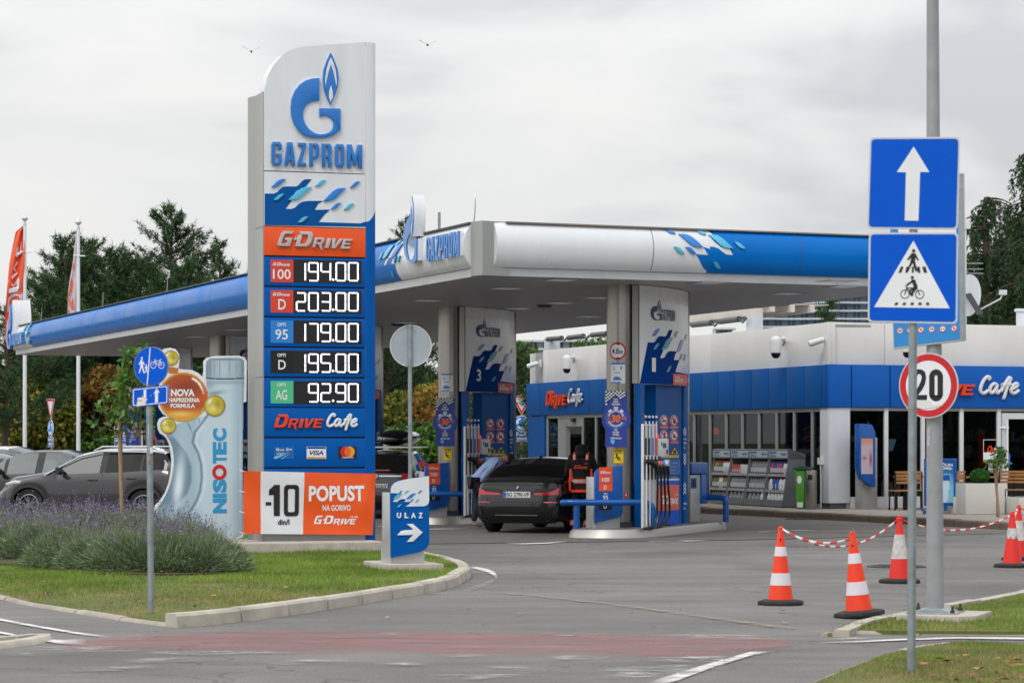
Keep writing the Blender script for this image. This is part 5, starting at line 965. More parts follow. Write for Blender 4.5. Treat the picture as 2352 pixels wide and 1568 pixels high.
def fp(fr, z, pts):return[fr.px(z, x, y, -.12)for x, y in pts]
def clampz(P):return[(u, min(max(z, ZL0+.005), ZL1-.005))for u, z in P]
for pts in([(172, 738), (190, 690), (215, 655), (236, 600), (262, 540), (290, 480), (292, 660), (270, 655), (250, 655), (222, 668), (205, 700), (190, 735)], [(245, 724), (255, 690), (275, 655), (292, 655), (292, 720)]):
 wrap('wave_print', [[clampz(fp(FL, zG, pts))]], onfas(FL, .004), FW, CN, zl=zlv)
for a, b, c in(((262, 535), (310, 472), 'c'), ((352, 515), (405, 452), 'm'), ((168, 672), (248, 543), 'c'), ((255, 655), (338, 522), 'm'), ((130, 684), (168, 618), 'c'), ((280, 716), (306, 650), 'm'), ((314, 709), (342, 645), 'c'), ((232, 858), (244, 794), 'c')):
 wrap('relief_leaf', [[clampz(fp(FL, zG, leaf(a, b)))]], onfas(FL), M['cyan']if c=='c' else M['mid'], CN, zl=zlv, thick=.035)
lb=mat('sign_letter_blue', '#2a7cc8', .3, coat=.4, var=.03)
fF=fp(FL, zG, [(508, 52), (519, 110), (527, 200), (526, 300), (519, 400), (511, 452), (500, 400), (491, 300), (488, 200), (496, 110)])
def box_prism(name, pts, y0, y1, m, holes=(), fr=FL):
 mb=MB();mb.prism(pts, y0, y1, 0, holes=holes, fn=lambda u, y, z:loc(fr.w(u, y, z)));return mb.build(name, m, CN, sharp=35)
uf=sum(p[0]for p in fF)/len(fF);fin=[(uf+(p[0]-uf)*.8, 5.2+(p[1]-5.2)*.93)for p in fF]
zt=max(p[1]for p in fF);zb_=min(p[1]for p in fF);zm=(zt+zb_)/2
box_prism('flame_box', fF, -.3, -.08, M['white'])
box_prism('flame_print', [(uf+(p[0]-uf)*.93, zm+(p[1]-zm)*.95)for p in fF], -.31, -.3, lb)
fw=lambda k, kz, dz:[(uf+(p[0]-uf)*k, zm+dz+(p[1]-zm)*kz)for p in fF]
box_prism('flame_print', fw(.66, .74, .05), -.315, -.31, M['white']);box_prism('flame_print', fw(.42, .5, -.02), -.32, -.315, lb);box_prism('flame_print', fw(.2, .3, -.25), -.325, -.32, M['white'])
gp_=fp(FL, zG, [(487, 258), (455, 290), (430, 360), (416, 450), (416, 540), (430, 630), (455, 690), (495, 720), (525, 715), (545, 690), (548, 480), (490, 490), (490, 545), (515, 545), (525, 580), (522, 640), (505, 680), (485, 690), (465, 670), (450, 610), (445, 540), (455, 480), (475, 440), (487, 430)])
box_prism('emblem_letter', gp_, -.3, -.27, lb);box_prism('emblem_backing', gp_, -.27, -.13, M['white'])
u0=FL.px(zG, 553, 585, -.24)[0];u1=FL.px(zG, 872, 530, -.24)[0];v1=FL.px(zG, 710, 436, -.24)[1];v0=FL.px(zG, 710, 674, -.24)[1]
mb=MB();wordmark(mb, (u0, v0, u1, v1), -.25, -.22, fn=lambda u, y, z:loc(FL.w(u, y, z)));mb.build('lettering', lb, CN, sharp=35)
mb=MB();wordmark(mb, (u0, v0, u1, v1), -.22, -.17, fn=lambda u, y, z:loc(FL.w(u, y, z)));mb.build('lettering_backing', M['white'], CN, sharp=35)
u0=FL.px(zA, 105, 1440, -.28)[0];u1=FL.px(zA, 195, 1430, -.28)[0];mb=MB();wordmark(mb, (u0, 4.83, u1, 5.2), -.3, -.1, fn=lambda u, y, z:loc(FL.w(u, y, z)));mb.build('lettering', lb, CN)
u0=FL.px(zA, 68, 1400, -.28)[0];u1=FL.px(zA, 104, 1400, -.28)[0];mb=MB();emblem(mb, boxmap((u0, 4.72, u1, 6.15)), -.2, .12, 0, 1, fn=lambda u, y, z:loc(FL.w(u, y, z)));mb.build('emblem_print', [lb, M['white']], CN)
u2=FL.px(zA, 92, 1200, -.28)[0];u3=FL.px(zA, 120, 1200, -.28)[0];mb=MB();mb.prism([(u2, 5.0), (u3-.1, 5.0), (u3, 5.8), (u3-.2, 6.3), (u2+.2, 6.3), (u2, 5.8)], -.25, .3, fn=lambda u, y, z:loc(FL.w(u, y, z)));mb.build('flame_box', M['white'], CN)
for a, b in(((232, 1400), (250, 1340)), ((262, 1400), (284, 1325)), ((225, 1455), (245, 1425)), ((255, 1450), (280, 1405)), ((268, 1520), (286, 1480))):wrap('relief_leaf', [[clampz(fp(FL, zA, leaf(a, b)))]], onfas(FL), M['cyan'], CN, zl=zlv, thick=.05)
for fr, us in((FL, [ub_-4.6*k for k in range(0, 9)]), (FT, [FT.px(zR, 250, 300, -.12)[0], FT.px(zR, 1640, 400, -.12)[0]])):
 for u in us:wrap('panel_joint', [[[(u, ZL0+.01), (u+.012, ZL0+.01), (u+.012, ZL1-.01), (u, ZL1-.01)]]], onfas(fr, .002), M['dgrey'], CN, zl=zlv)
va=FT.px(zG, 1225, 520, -.1)[0];vb=FT.px(zR, 790, 330, -.15)[0]
fascia(FT, va, vb, FW, 'fascia', cap0=True);fascia(FT, vb, RU, FB, 'fascia', cap1=True)
def fpr(pts):return clampz([FT.px(zR, x, y, -.15)for x, y in pts])
wrap('wave_print', [[fpr([(793, 555), (793, 345), (720, 322), (738, 345), (773, 400), (700, 397), (655, 392), (680, 425), (715, 480), (745, 520), (780, 544)])]], onfas(FT, .004), FB, CN, zl=zlv, ul=list(np.linspace(vb-1, vb+1, 9)))
wrap('wave_print', [[fpr([(788, 110), (788, 322), (820, 323), (870, 340), (905, 370), (940, 395), (1005, 402), (975, 345), (900, 330), (840, 280), (790, 210), (835, 208), (800, 165), (765, 122)])]], onfas(FT, .004), FW, CN, zl=zlv, ul=list(np.linspace(vb-1, vb+1, 9)))
def leafr(a, b):
 L_=leaf((0, 0), (1, 1));return[(a[0]+(b[0]-a[0])*(1-q[0]), a[1]+(b[1]-a[1])*(1-q[1]))for q in L_]
for a, b, c in(((373, 136), (483, 196), 'm'), ((665, 143), (773, 205), 'c'), ((508, 200), (722, 328), 'm'), ((790, 208), (998, 337), 'c'), ((1017, 278), (1117, 341), 'c'), ((446, 323), (548, 391), 'c'), ((557, 325), (656, 392), 'm'), ((820, 465), (905, 529), 'c')):
 wrap('relief_leaf', [[fpr(leafr(a, b))]], onfas(FT), M['cyan']if c=='c' else M['mid'], CN, zl=zlv, thick=.03)
mb=MB();pl_=[FL.w(-.36, -.02, 0), FL.w(-.2, -.1, 0), FT.w(.0, -.1, 0), FT.w(.25, -.05, 0), FT.w(.55, -.02, 0), FT.w(.55, .3, 0), FL.w(-.36, .3, 0)];mb.flat([loc(p)[:2]for p in pl_], ZS-.003, ZL1+.02);mb.build('corner_cover', M['grey'], CN, sharp=50)
mb=MB();a, b=FT.w(.45, -.06, ZL1+.01), FT.w(RU, -.06, ZL1+.01);mb.obox(loc(a), loc(b), .1, .025);mb.build('edge_trim', mat('trim_brown', '#8d8279', .5, var=.1), CN)
mb=MB();a, b=FL.w(-.3, -.06, ZL1+.01), FL.w(LU, -.06, ZL1+.01);mb.obox(loc(a), loc(b), .1, .025);mb.build('edge_trim', M['dgrey'], CN)
for fr, u in((FL, FL.px(zG, 990, 300)[0]), (FL, FL.px(zA, 900, 1160)[0]), (FL, FL.px(zA, 1475, 1030)[0]), (FL, FL.px(zA, 2195, 860)[0]), (FL, FL.px(zA, 352, 1280)[0])):
 p=loc(fr.w(u, .05, ZL1));mb=MB();mb.tube([p, (p[0]+.02, p[1], p[2]+.2), (p[0]+.03, p[1], p[2]+.45)], [.012, .01, .006], 6);mb.build('lightning_rod', M['galv'], CN)
mb=MB();p=FL.w(FL.px(zG, 679, 300)[0], .0, 0);q=loc(p);mb.box(q[0]-.025, q[0]+.025, q[1]-.05, q[1]+.05, ZL1, 5.8);mb.build('bracket', M['galv'], CN)
LG=mat('diffuser', '#d9dde0', .3, var=.03, em=.05, emcol='#ffffff')
for z, x, y in((zG, 1870, 880), (zG, 1340, 962), (zG, 570, 1080), (zG, 1860, 1105), (zG, 1450, 1157), (zG, 2230, 1053), (zG, 2140, 1237), (zG, 350, 1297), (zM, 360, 80), (zM, 1165, 192), (zM, 1770, 118), (zA, 1300, 1510), (zA, 1760, 1448), (zA, 2120, 1385), (zB, 1640, 134), (zM, 1700, 60)):
 p=gp(*z(x, y), ZS);q=loc(p);mb=MB();ca, sa=math.cos(R(22)), math.sin(R(22));rt=lambda u, v:(q[0]+u*ca-v*sa, q[1]+u*sa+v*ca)
 s=.3;mb.flat([rt(-s, -s), rt(s, -s), rt(s, s), rt(-s, s)], ZS-.008, ZS+.02, 1);s=.22;mb.flat([rt(-s, -s), rt(s, -s), rt(s, s), rt(-s, s)], ZS-.012, ZS-.008, 0);mb.build('ceiling_light', [LG, M['grey']], CN, smooth=False)
for x, y in((1710, 1127), (275, 1312)):
 q=loc(gp(*zG(x, y), ZS));mb=MB();mb.lathe([(0, ZS-.05), (.14, ZS-.05), (.16, ZS-.02), (.16, ZS)], 20, c=(q[0], q[1], 0));mb.build('loudspeaker', M['dgrey'], CN)
 # FUEL ISLANDS
SH=Vector((-3.29, 7.6, 0));D1=Fr((2.31, 47.6, 0), 66);CC=Vector((2.0, 47.92, 0))
STN=mat('island_nosing', '#aaa7a2', .45, metal=.85, var=.05, vs=3);ITOP=mat('island_top', '#75706a', .85, var=.15, vs=5)
PW=mat('pump_white', '#d5d7d8', .4, var=.05, vs=4);GRs=mat('panel_dark_blue', '#003c8c', .6, spec=.03, coat=.0, var=.06)
def E(name, p, sh, label, cat, deg=0, group=None):return empty(name, Vector(p)+sh, deg, label, cat, group)
def island(k, nums, small, redno, where):
 sh=SH*k;o=Vector((1.0, 46.6, 0));T=E('island_platform', o, sh, 'raised %s pump island with rounded steel nosing'%where, 'pump island')
 out=[(1.0, 46.6), (1.12, 46.32), (1.5, 46.2), (1.93, 46.15), (2.35, 46.5), (2.7, 47.1), (4.12, 50.85), (4.18, 51.1), (4.0, 51.35), (3.3, 51.7), (2.95, 51.5), (1.4, 48.2)]
 L_=[(x-o.x, y-o.y)for x, y in out];cx=sum(p[0]for p in L_)/len(L_);cy=sum(p[1]for p in L_)/len(L_);ins=[(cx+(x-cx)*.95, cy+(y-cy)*.97)for x, y in L_]
 mb=MB();n=len(L_);mb.add([(x, y, 0)for x, y in L_]+[(x*.98+cx*.02, y*.98+cy*.02, .11)for x, y in L_]+[(x, y, .15)for x, y in ins], [(i, (i+1)%n, n+(i+1)%n, n+i)for i in range(n)]+[(n+i, n+(i+1)%n, 2*n+(i+1)%n, 2*n+i)for i in range(n)]);mb.build('steel_nosing', STN, T, sharp=60)
 mb=MB();mb.flat(ins, .151);mb.build('platform_top', ITOP, T, smooth=False)
 mb=MB();c=Vector(loc(CC+sh));mb.lathe([(.275, .15), (.275, 2.6)], 40, c=(c.x, c.y, 0));mb.lathe([(.272, 2.6), (.272, 2.612)], 40, c=(c.x, c.y, 0));mb.lathe([(.275, 2.612), (.275, ZS)], 40, c=(c.x, c.y, 0));mb.build('column', M['steel'], CN, sharp=50)
 mb=MB();mb.lathe([(.3, .15), (.3, .24), (.28, .25)], 32, c=(c.x, c.y, 0));mb.build('column_collar', M['dgrey'], CN, sharp=50)
 T=E('fuel_dispenser', D1.o, sh, '%s fuel dispenser under blue board with white figure %s, four hoses and safety stickers'%(where, nums), 'fuel pump', 66, 'fuel dispensers under the canopy')
 px=lambda z, x, y, off=0.:D1.px(z, x, y, off);bx=lambda z, a, b, c_, d, off=0.:D1.bx(z, a, b, c_, d, off);py=lambda z, P, off=0.:[px(z, x, y, off)for x, y in P]
 uE_=px(zJ, 1680, 700)[0];zbrd=px(zJ, 1440, 757)[1];bow=lambda u:-.16*math.sin(math.pi*min(1, max(0, u/uE_))*.9)
 fn=lambda u, z, y:(u, bow(u)-.002-y, z);fnp=lambda u, y, z:(u, bow(u)+y, z)
 ulv=list(np.linspace(0, uE_, 13))
 def patch(name, loops, m, th=0., eps=0.):return wrap(name, [loops], lambda u, z, y:(u, bow(u)-eps-y, z), m, T, ul=ulv, thick=th)
 patch('header_board', [[(0, zbrd), (uE_, zbrd), (uE_, ZS-.01), (0, ZS-.01)]], FW, .0)
 mb=MB();mb.prism([(0, bow(0)+.02), (uE_*.25, bow(uE_*.25)+.02), (uE_*.5, bow(uE_*.5)+.02), (uE_*.75, bow(uE_*.75)+.02), (uE_, bow(uE_)+.02), (uE_, .14), (0, .14)], zbrd+.01, ZS-.012, fn=lambda u, y, z:(u, z, y));mb.build('header_core', M['grey'], T, smooth=False)
 ru=lambda x:(px(zJ, 1283, 240)[0])+(x-282)*(px(zJ, 1597, 290)[0]-px(zJ, 1283, 240)[0])/(866-282)
 zA_, zB_=px(zJ, 1360, 172)[1], px(zJ, 1420, 622)[1];rz=lambda y:zA_+(y-1169)*(zB_-zA_)/(1511-1169)
 q=[(max(0.004, ru(x)), rz(y))for x, y in WAVE];q=[p for p in q[:-2]];q[-1]=(min(uE_-.02, q[-1][0]), q[-1][1]);zw=zbrd
 q=[(max(.004, ru(x)), rz(y))for x, y in WAVE[:28]]+[(uE_-.01, rz(1516)), (uE_-.01, zw+.004), (.004, zw+.004)]
 patch('wave_print', [q], GRs, .0, .006)
 for a, b in LV_M:patch('leaf_print', [[(ru(x), rz(y))for x, y in leaf(a, b)]], M['lmid'], .0, .01)
 for a, b in LV_C:patch('leaf_print', [[(ru(x), rz(y))for x, y in leaf(a, b)]], mat('leaf_teal', '#3a9cb4', .35, coat=.2), .0, .012)
 b_=bx(zJ, 1277, 472, 1310, 618);mb=MB();text(mb, nums, b_ if nums!='1' else(b_[0]+.02, b_[1], b_[2], b_[3]), -.014, bold=.02, fn=fnp)
 lw=bx(z1, 1503, 712, 1531, 737);mb.build('pump_figure', M['swhite'], T)
 mb=MB();wordmark(mb, lw, -.012, None, fn=fnp);emblem(mb, boxmap(bx(z1, 1486, 689, 1504, 736)), -.008, .004, 0, 1, fn=fnp);mb.build('lettering', [mat('navy_print', '#14346a', .4), M['swhite']], T)
 ob=bx(zJ, 1457, 645, 1652, 758);patch('orange_label', [[(ob[0], ob[1]), (ob[2], ob[1]), (ob[2], ob[3]), (ob[0], ob[3])]], M['orange']if k==0 else M['red'], .0, .016)
 mb=MB();racing(mb, bx(zJ, 1470, 668, 1588, 728), -.022, None, fn=fnp);text(mb, '100', bx(zJ, 1600, 678, 1627, 728), -.022, bold=.0, fn=fnp);text(mb, 'D', bx(zJ, 1637, 684, 1648, 732), -.022, bold=.0, fn=fnp);text(mb, '95', bx(zJ, 1657, 686, 1673, 735), -.022, bold=.0, fn=fnp);mb.build('lettering', M['swhite'], T)
 zt=zbrd
 mb=MB();a=px(zJ, 1197, 900)[0];b=px(zJ, 1230, 900)[0];mb.box(a, b, -.02, .1, .15, zt);mb.build('near_post', M['blued'], T, bevel=.006)
 a=px(zJ, 1368, 900)[0];b=px(zJ, 1640, 900)[0];mb=MB();mb.box(a, b, .0, .22, .15, zt);mb.build('service_panel', M['blued'], T)
 a2=px(zJ, 1645, 900)[0];b2=px(zJ, 1690, 900)[0];mb=MB();mb.box(a2, b2, -.03, .22, .15, zt);bp=mb.build('far_post', M['blued'], T, bevel=.006)
 mb=MB();mb.box(b2, b2+.12, -.02, .2, .15, ZS);mb.build('steel_post', M['steel'], T, bevel=.01)
 mb=MB()
 for yy in(440, 478, 515, 760, 800, 840):
  u, v=px(zK, 1408, yy, -.03);s=1 if yy<600 else-1;mb.prism([(u-.07, v+.03*s), (u, v-.03*s), (u+.07, v+.03*s), (u+.07, v+.0*s), (u, v-.06*s), (u-.07, v)], -.034, -.031)
 text(mb, 'DRIVE.GO', bx(zK, 1390, 268, 1430, 284, -.03), -.034, bold=.02);text(mb, 'SKENIRAJ\nI\nPLATI', bx(zK, 1394, 305, 1426, 375, -.03), -.034, bold=.02);text(mb, 'SKENIRAJ\nI\nPLATI', bx(zK, 1394, 938, 1426, 1010, -.03), -.034, bold=.02)
 u, v=px(zK, 1408, 200, -.03);mb.disc(u, v, .075, -.034, -.031, hole=.062, rz=.075);mb.disc(u, v, .045, -.034, -.031, hole=.03, rz=.045);mb.build('sticker_print', M['swhite'], bp)
 SY=-.008
 def rs_(x, y, kind, tx):
  u, v=px(zK, x, y);r=.105;mb=MB();mb.disc(u, v, r*2.0, SY, 0, 0, n=26, rz=r);mb.disc(u, v, r*1.9, SY-.004, SY, 1, n=26, hole=r*1.5, rz=r*.95)
  mb.prism([(u-r*1.4, v+r*.5), (u-r*1.2, v+r*.68), (u+r*1.4, v-r*.5), (u+r*1.2, v-r*.68)], SY-.006, SY-.001, 1)
  if kind==0:mb.prism([(u-.12, v-.03), (u+.13, v-.01), (u+.13, v+.015), (u-.12, v-.005)], SY-.003, SY, 2)
  elif kind==1:mb.prism([(u-.05, v-.05), (u-.09, v), (u-.02, v+.06), (u, v+.02), (u+.07, v+.05), (u+.08, v-.03), (u+.03, v-.06)], SY-.003, SY, 2)
  elif kind==2:mb.prism([(u-.06, v-.06), (u+.02, v-.06), (u+.07, v+.05), (u-.01, v+.06)], SY-.003, SY, 2)
  else:mb.prism([(u-.1, v-.04), (u+.1, v-.04), (u+.06, v+.01), (u+.0, v+.03), (u-.06, v)], SY-.003, SY, 2)
  mb.build('round_sticker', [M['swhite'], M['sred'], M['ink']], T);b_=bx(zK, x-46, y+57, x+46, y+84);mb=MB();mb.box(b_[0], b_[2], -.006, 0, b_[1], b_[3]);text(mb, tx[0], (b_[0]+.02, (b_[1]+b_[3])/2+.006, b_[2]-.02, b_[3]-.008), -.008, 1, bold=.02);text(mb, tx[1], (b_[0]+.06, b_[1]+.008, b_[2]-.06, (b_[1]+b_[3])/2-.004), -.008, 1, bold=.02);mb.build('caption_label', [M['sred'], M['swhite']], T)
 rs_(1190, 82, 0, ('ЗАБРАЊЕНО', 'ПУШЕЊЕ'));rs_(1295, 82, 1, ('ЗАБРАЊЕН ПРИСТУП', 'ОТВОРЕНИМ ПЛАМЕНОМ'));rs_(1190, 238, 2, ('ЗАБРАЊЕНА УПОТРЕБА', 'ТЕЛЕФОНА'));rs_(1295, 238, 3, ('ЗАБРАЊЕНА УПОТРЕБА', 'АЛАТА КОЈИ ВАРНИЧИ'))
 for x in(1208, 1297):
  mb=MB();mb.prism(py(zK, [(x-43, 432), (x+42, 432), (x, 352)]), SY, 0, 1);mb.prism(py(zK, [(x-34, 427), (x+34, 427), (x, 364)]), SY-.003, SY, 0);mb.prism(py(zK, [(x-14, 425), (x-18, 405), (x-6, 385), (x, 398), (x+8, 382), (x+16, 405), (x+12, 425)]), SY-.006, SY-.003, 1);b_=bx(zK, x-45, 442, x+46, 470);mb.box(b_[0], b_[2], -.006, 0, b_[1], b_[3], 0);text(mb, 'ОПАСНОСТ', (b_[0]+.04, (b_[1]+b_[3])/2+.004, b_[2]-.04, b_[3]-.008), -.008, 1, bold=.02);text(mb, 'ОД ПОЖАРА' if x>1250 else 'ОД ЕКСПЛОЗИЈЕ', (b_[0]+.04, b_[1]+.008, b_[2]-.04, (b_[1]+b_[3])/2-.004), -.008, 1, bold=.02);mb.build('warning_sticker', [M['yellow'], M['ink']], T)
 b_=bx(zK, 1145, 490, 1246, 552);mb=MB();mb.box(b_[0], b_[2], -.006, 0, b_[1], b_[3]);h=b_[3]-b_[1];mb.box(b_[0]+.01, b_[2]-.01, -.008, -.006, b_[1]+.02, b_[1]+.06, 1)
 for i in range(4):mb.box(b_[0]+.04, b_[2]-.3+.05*(i%2), -.008, -.006, b_[3]-.05-i*.045, b_[3]-.04-i*.045, 1)
 mb.build('notice_sheet', [M['swhite'], M['lmid']], T)
 b_=bx(zK, 1255, 490, 1348, 636);mb=MB();mb.box(b_[0], b_[2], -.006, 0, b_[1], b_[3])
 for i in range(7):mb.box(b_[0]+.05, b_[2]-.08-.05*(i%3), -.008, -.006, b_[3]-.07-i*.065, b_[3]-.06-i*.065, 1)
 for q in(0, 1):mb.box(b_[0]if q==0 else b_[2]-.012, b_[0]+.012 if q==0 else b_[2], -.009, -.006, b_[1], b_[3], 1)
 mb.build('notice_sheet', [mat('notice_blue', '#1d55a8', .4), mat('notice_pale', '#8fb4dc', .4)], T)
 off=-.45;a=px(zK, 978, 600, off)[0];b=px(zK, 1124, 600, off)[0];zt2=px(zK, 1050, 118, off)[1];zmid=px(zK, 1050, 452, off)[1]
 mb=MB();mb.box(a, b, off, off+.05, .17, zt2);pb=mb.build('pump_body', PW, T, bevel=.01);n=4;w_=(b-a)/n;cols=[M['ink'], M['ink'], M['mid'], M['red']]
 for i in range(n):
  ua_=a+w_*(i+.2);uc2=a+w_*(i+.8);mb=MB();mb.box(ua_, uc2, off-.012, off, zmid+.02, zt2-.03, 0);mb.box(ua_+.02, uc2-.02, off-.014, off-.012, zmid+.32, zmid+.62, 1);mb.box(ua_+.0, uc2, off-.014, off-.012, zmid+.68, zmid+.72, 1);mb.build('fuel_strip', [cols[i], M['swhite']], pb)
  mb=MB();mb.box(ua_, uc2, off-.008, off, zmid-.42, zmid+.0);mb.build('nozzle_slot', M['blackm'], pb)
  mb=MB();mb.tube([(ua_-.02, off-.05, .2), (ua_-.02, off-.05, zmid)], .012, 6);mb.build('hose_guide', PW, pb)
  uc3=(ua_+uc2)/2;zn=px(zK, 1085, 560, off)[1];mb=MB();mb.tube([(uc3-.12, off-.04, zn+.1), (uc3, off-.12, zn+.08), (uc3+.1, off-.18, zn-.02), (uc3+.13, off-.19, zn-.15)], [.03, .05, .045, .03], 10);nz=mb.build('nozzle', M['black'], T)
  mb=MB();mb.lathe([(.0, 0), (.05, 0), (.055, .02), (.04, .05), (0, .055)], 14, fn=lambda x, y, z:(x, -z, y), c=(uc3+.04, off-.17, zn+.05));mb.build('fuel_badge', [M['black'], M['orange'], M['mid'], M['lgrey']][i], nz)
  mb=MB();ue=a+w_*(i*.8+.3);P_=[(uc3+.13, off-.19, zn-.12), (uc3+.14, off-.18, zn-.3), (uc3+.15+.03*i, off-.17, zn-.6), (uc3+.15+.04*i, off-.16, zn-.85), (uc3+.08+.04*i, off-.14, zn-1.0), (uc3-.03, off-.1, zn-1.08), (ue-.14, off-.03, zn-1.1)]
  mb.tube([tuple(v)for v in catmull(P_, 5)], .021, 8);mb.build('hose', M['black'], nz, sharp=60)
 sb=bx(zK, 1127, 270, 1219, 456, off);mb=MB();mb.box(sb[0], sb[2], off-.04, off+.08, sb[1], sb[3]);so_=mb.build('payment_terminal', PW, T, bevel=.01)
 mb=MB();s2=bx(zK, 1158, 318, 1192, 366, off);mb.box(s2[0], s2[2], off-.046, off-.04, s2[1], s2[3]);mb.build('screen', M['dgrey'], so_);mb=MB();s2=bx(zK, 1138, 305, 1152, 342, off);mb.box(s2[0], s2[2], off-.046, off-.04, s2[1], s2[3]);mb.build('number_label', M['mid'], so_)
 mb=MB();s2=bx(zK, 1195, 385, 1208, 432, off);mb.box(s2[0], s2[2], off-.046, off-.04, s2[1], s2[3]);mb.build('card_slot', M['blackm'], so_)
 mb=MB();u, v=px(zK, 1140, 248, off);mb.lathe([(.045, 0), (.045, .05), (.03, .085), (0, .095)], 14, c=(u, off+.05, v-.04));mb.build('beacon', mat('beacon_red', '#d01414', .3, em=.8), T)
 cb=bx(zK, 1127, 712, 1346, 1150, -.2);mb=MB();mb.box(cb[0], cb[2], -.2, .1, .17, cb[3]);cbn=mb.build('cabinet', M['sblue'], T, bevel=.01);mb=MB();mb.box(cb[0]-.01, cb[2]+.01, -.21, .1, cb[3], cb[3]+.04);mb.build('cabinet_lid', M['lgrey'], cbn, bevel=.01)
 o2=bx(zK, 1127, 757, 1346, 1020, -.2);mb=MB();mb.box(o2[0], o2[2], -.205, -.2, o2[1], o2[3]);mb.build('orange_panel', M['red']if k else mat('panel_orange_red', '#dd4a22', .35, coat=.2), cbn);mb=MB();racing(mb, bx(zK, 1155, 862, 1342, 948, -.2), -.21, None);text(mb, 'FUEL', bx(zK, 1300, 845, 1335, 862, -.2), -.21, bold=.01, shear=.3);mb.build('lettering', M['swhite'], cbn)
 Fb=Fr(D1.w(2.55, .05, 0), 66);T=E('service_unit', Fb.o, sh, 'blue hooded grey waste and towel unit at the end of the %s pump island'%where, 'waste unit', 66)
 c=lambda z, x, y:Fb.px(z, x, y);a, b=Fb.px(zK, 1458, 900)[0], Fb.px(zK, 1560, 900)[0];zt3=Fb.px(zK, 1500, 650)[1];zt4=Fb.px(zK, 1500, 522)[1]
 mb=MB();mb.box(a, b, -.02, .5, .16, zt3);mb.build('grey_cabinet', M['grey'], T, bevel=.008)
 b3=Fb.px(zK, 1648, 900)[0];mb=MB();mb.prism([(a, .5), (a, -.05), (b, -.06), (b+.15, -.1), (b3-.2, -.08), (b3, .02), (b3, .5)], zt3+.02, zt4, fn=lambda u, y, z:(u, z, y));mb.prism([(b+.02, -.04), (b3-.2, -.07), (b3, .03), (b3, .5), (b+.02, .5)], .5, zt3+.02, fn=lambda u, y, z:(u, z, y));mb.build('blue_hood', M['railb'], T, bevel=.02)
 mb=MB();q=Fb.bx(zK, 1462, 680, 1518, 790);mb.box(q[0], q[2], -.03, -.015, q[1], q[3]);mb.build('towel_frame', M['blued'], T, bevel=.004);mb=MB();mb.box(q[0]+.06, q[2]-.06, -.034, -.03, q[1]+.03, q[3]-.03);mb.build('towel_opening', M['blackm'], T)
 def rail(pts, label):
  o_=Vector(pts[0]);T_=E('bumper_rail', (o_.x, o_.y, .15), sh, label, 'bumper rail');mb=MB();mb.tube([Vector(p)-Vector((o_.x, o_.y, .15))for p in catmull(pts, 5)], .057, 14);mb.build('tube', M['railb'], T_, sharp=60);return T_, o_
 zr=.62;A1=gp(1293, 1212, .15);A1=Vector((.98, 46.75, 0));B1=Vector((2.52, 46.75, 0))
 T_, o_=rail([(A1.x-.05, A1.y+.55, zr-.02), (A1.x-.07, A1.y+.25, zr-.01), (A1.x-.02, A1.y+.03, zr), (A1.x+.4, A1.y, zr), (1.8, 46.74, zr), (2.3, 46.75, zr), (2.45, 46.76, zr-.04), (2.51, 46.76, zr-.14), (2.52, 46.76, .15)], 'blue tube rail guarding the near end of the %s pump island'%where)
 mb=MB();mb.tube([(A1.x+.17-o_.x, A1.y+.03-o_.y, 0), (A1.x+.17-o_.x, A1.y+.03-o_.y, zr-.15)], .055, 12);mb.build('leg', M['railb'], T_)
 e1=Vector((3.62, 51.05, 0));rail([(e1.x-.3, e1.y+.35, zr), (e1.x, e1.y+.1, zr), (e1.x+.35, e1.y-.1, zr), (e1.x+.5, e1.y-.2, zr-.02), (e1.x+.52, e1.y-.22, zr-.12), (e1.x+.52, e1.y-.22, .15)], 'short blue tube rail at the far end of the %s pump island'%where)
 To=Fr(Vector((1.48, 46.95, 0)), 14);T=E('price_totem', To.o, sh, 'knee high grey and blue board listing fuels on the %s pump island'%where, 'fuel board', 14)
 pb_=[(473, 640), (480, 615), (495, 595), (512, 583), (600, 568), (760, 553), (762, 1040), (755, 1065), (740, 1082), (700, 1095), (473, 1152)]
 mb=MB();mb.prism(To.py(zK, pb_, -.08), -.08, .02);bo=mb.build('board', M['railb'], T, bevel=.004);a=To.px(zK, 441, 900)[0];b=To.px(zK, 732, 900)[0];c_=To.px(zK, 472, 900)[0]
 mb=MB();mb.prism([(a+.02, .0), (a+.0, .4), (c_+.1, .4), (c_+.05, 0)], .15, To.px(zK, 450, 672)[1], fn=lambda u, y, z:(u, z, y));mb.box(c_+.05, b, .0, .4, .15, .45);mb.build('post', M['grey2'], T, bevel=.004)
 for(x0, y0, x1, y1), m_, s, tb in(((513, 566, 650, 655), M['orange'], None, None), ((513, 663, 650, 738), M['orange'], '100', (541, 678, 616, 720)), ((513, 745, 650, 818), M['orange'], 'D', (562, 758, 592, 800)), ((0, 0, 0, 0), None, '95', (552, 862, 607, 907)), ((511, 921, 646, 1016), M['ink'], 'D', (560, 955, 592, 1000))):
  if m_:
   mb=MB();mb.prism(To.py(zK, [(x0, y0+(6 if s is None else 0)), (x1, y0), (x1, y1-2), (x0, y1)], -.08), -.084, -.08);fp_=mb.build('fuel_panel', m_, bo)
  mb=MB()
  if s is None:racing(mb, To.bx(zK, 525, 607, 638, 634, -.08), -.088, None)
  else:
   text(mb, s, To.bx(zK, *tb, -.08), -.088, bold=.012)
   if s=='95' or tb[1]>900:text(mb, 'OPTI', To.bx(zK, 560, tb[1]-24, 597, tb[1]-8, -.08), -.088, bold=.02)
  mb.build('lettering', M['swhite'], bo)
 def onc(off_):return lambda u, y, z:(math.sin(u/.28)*(.28+off_-y), -math.cos(u/.28)*(.28+off_-y), z)
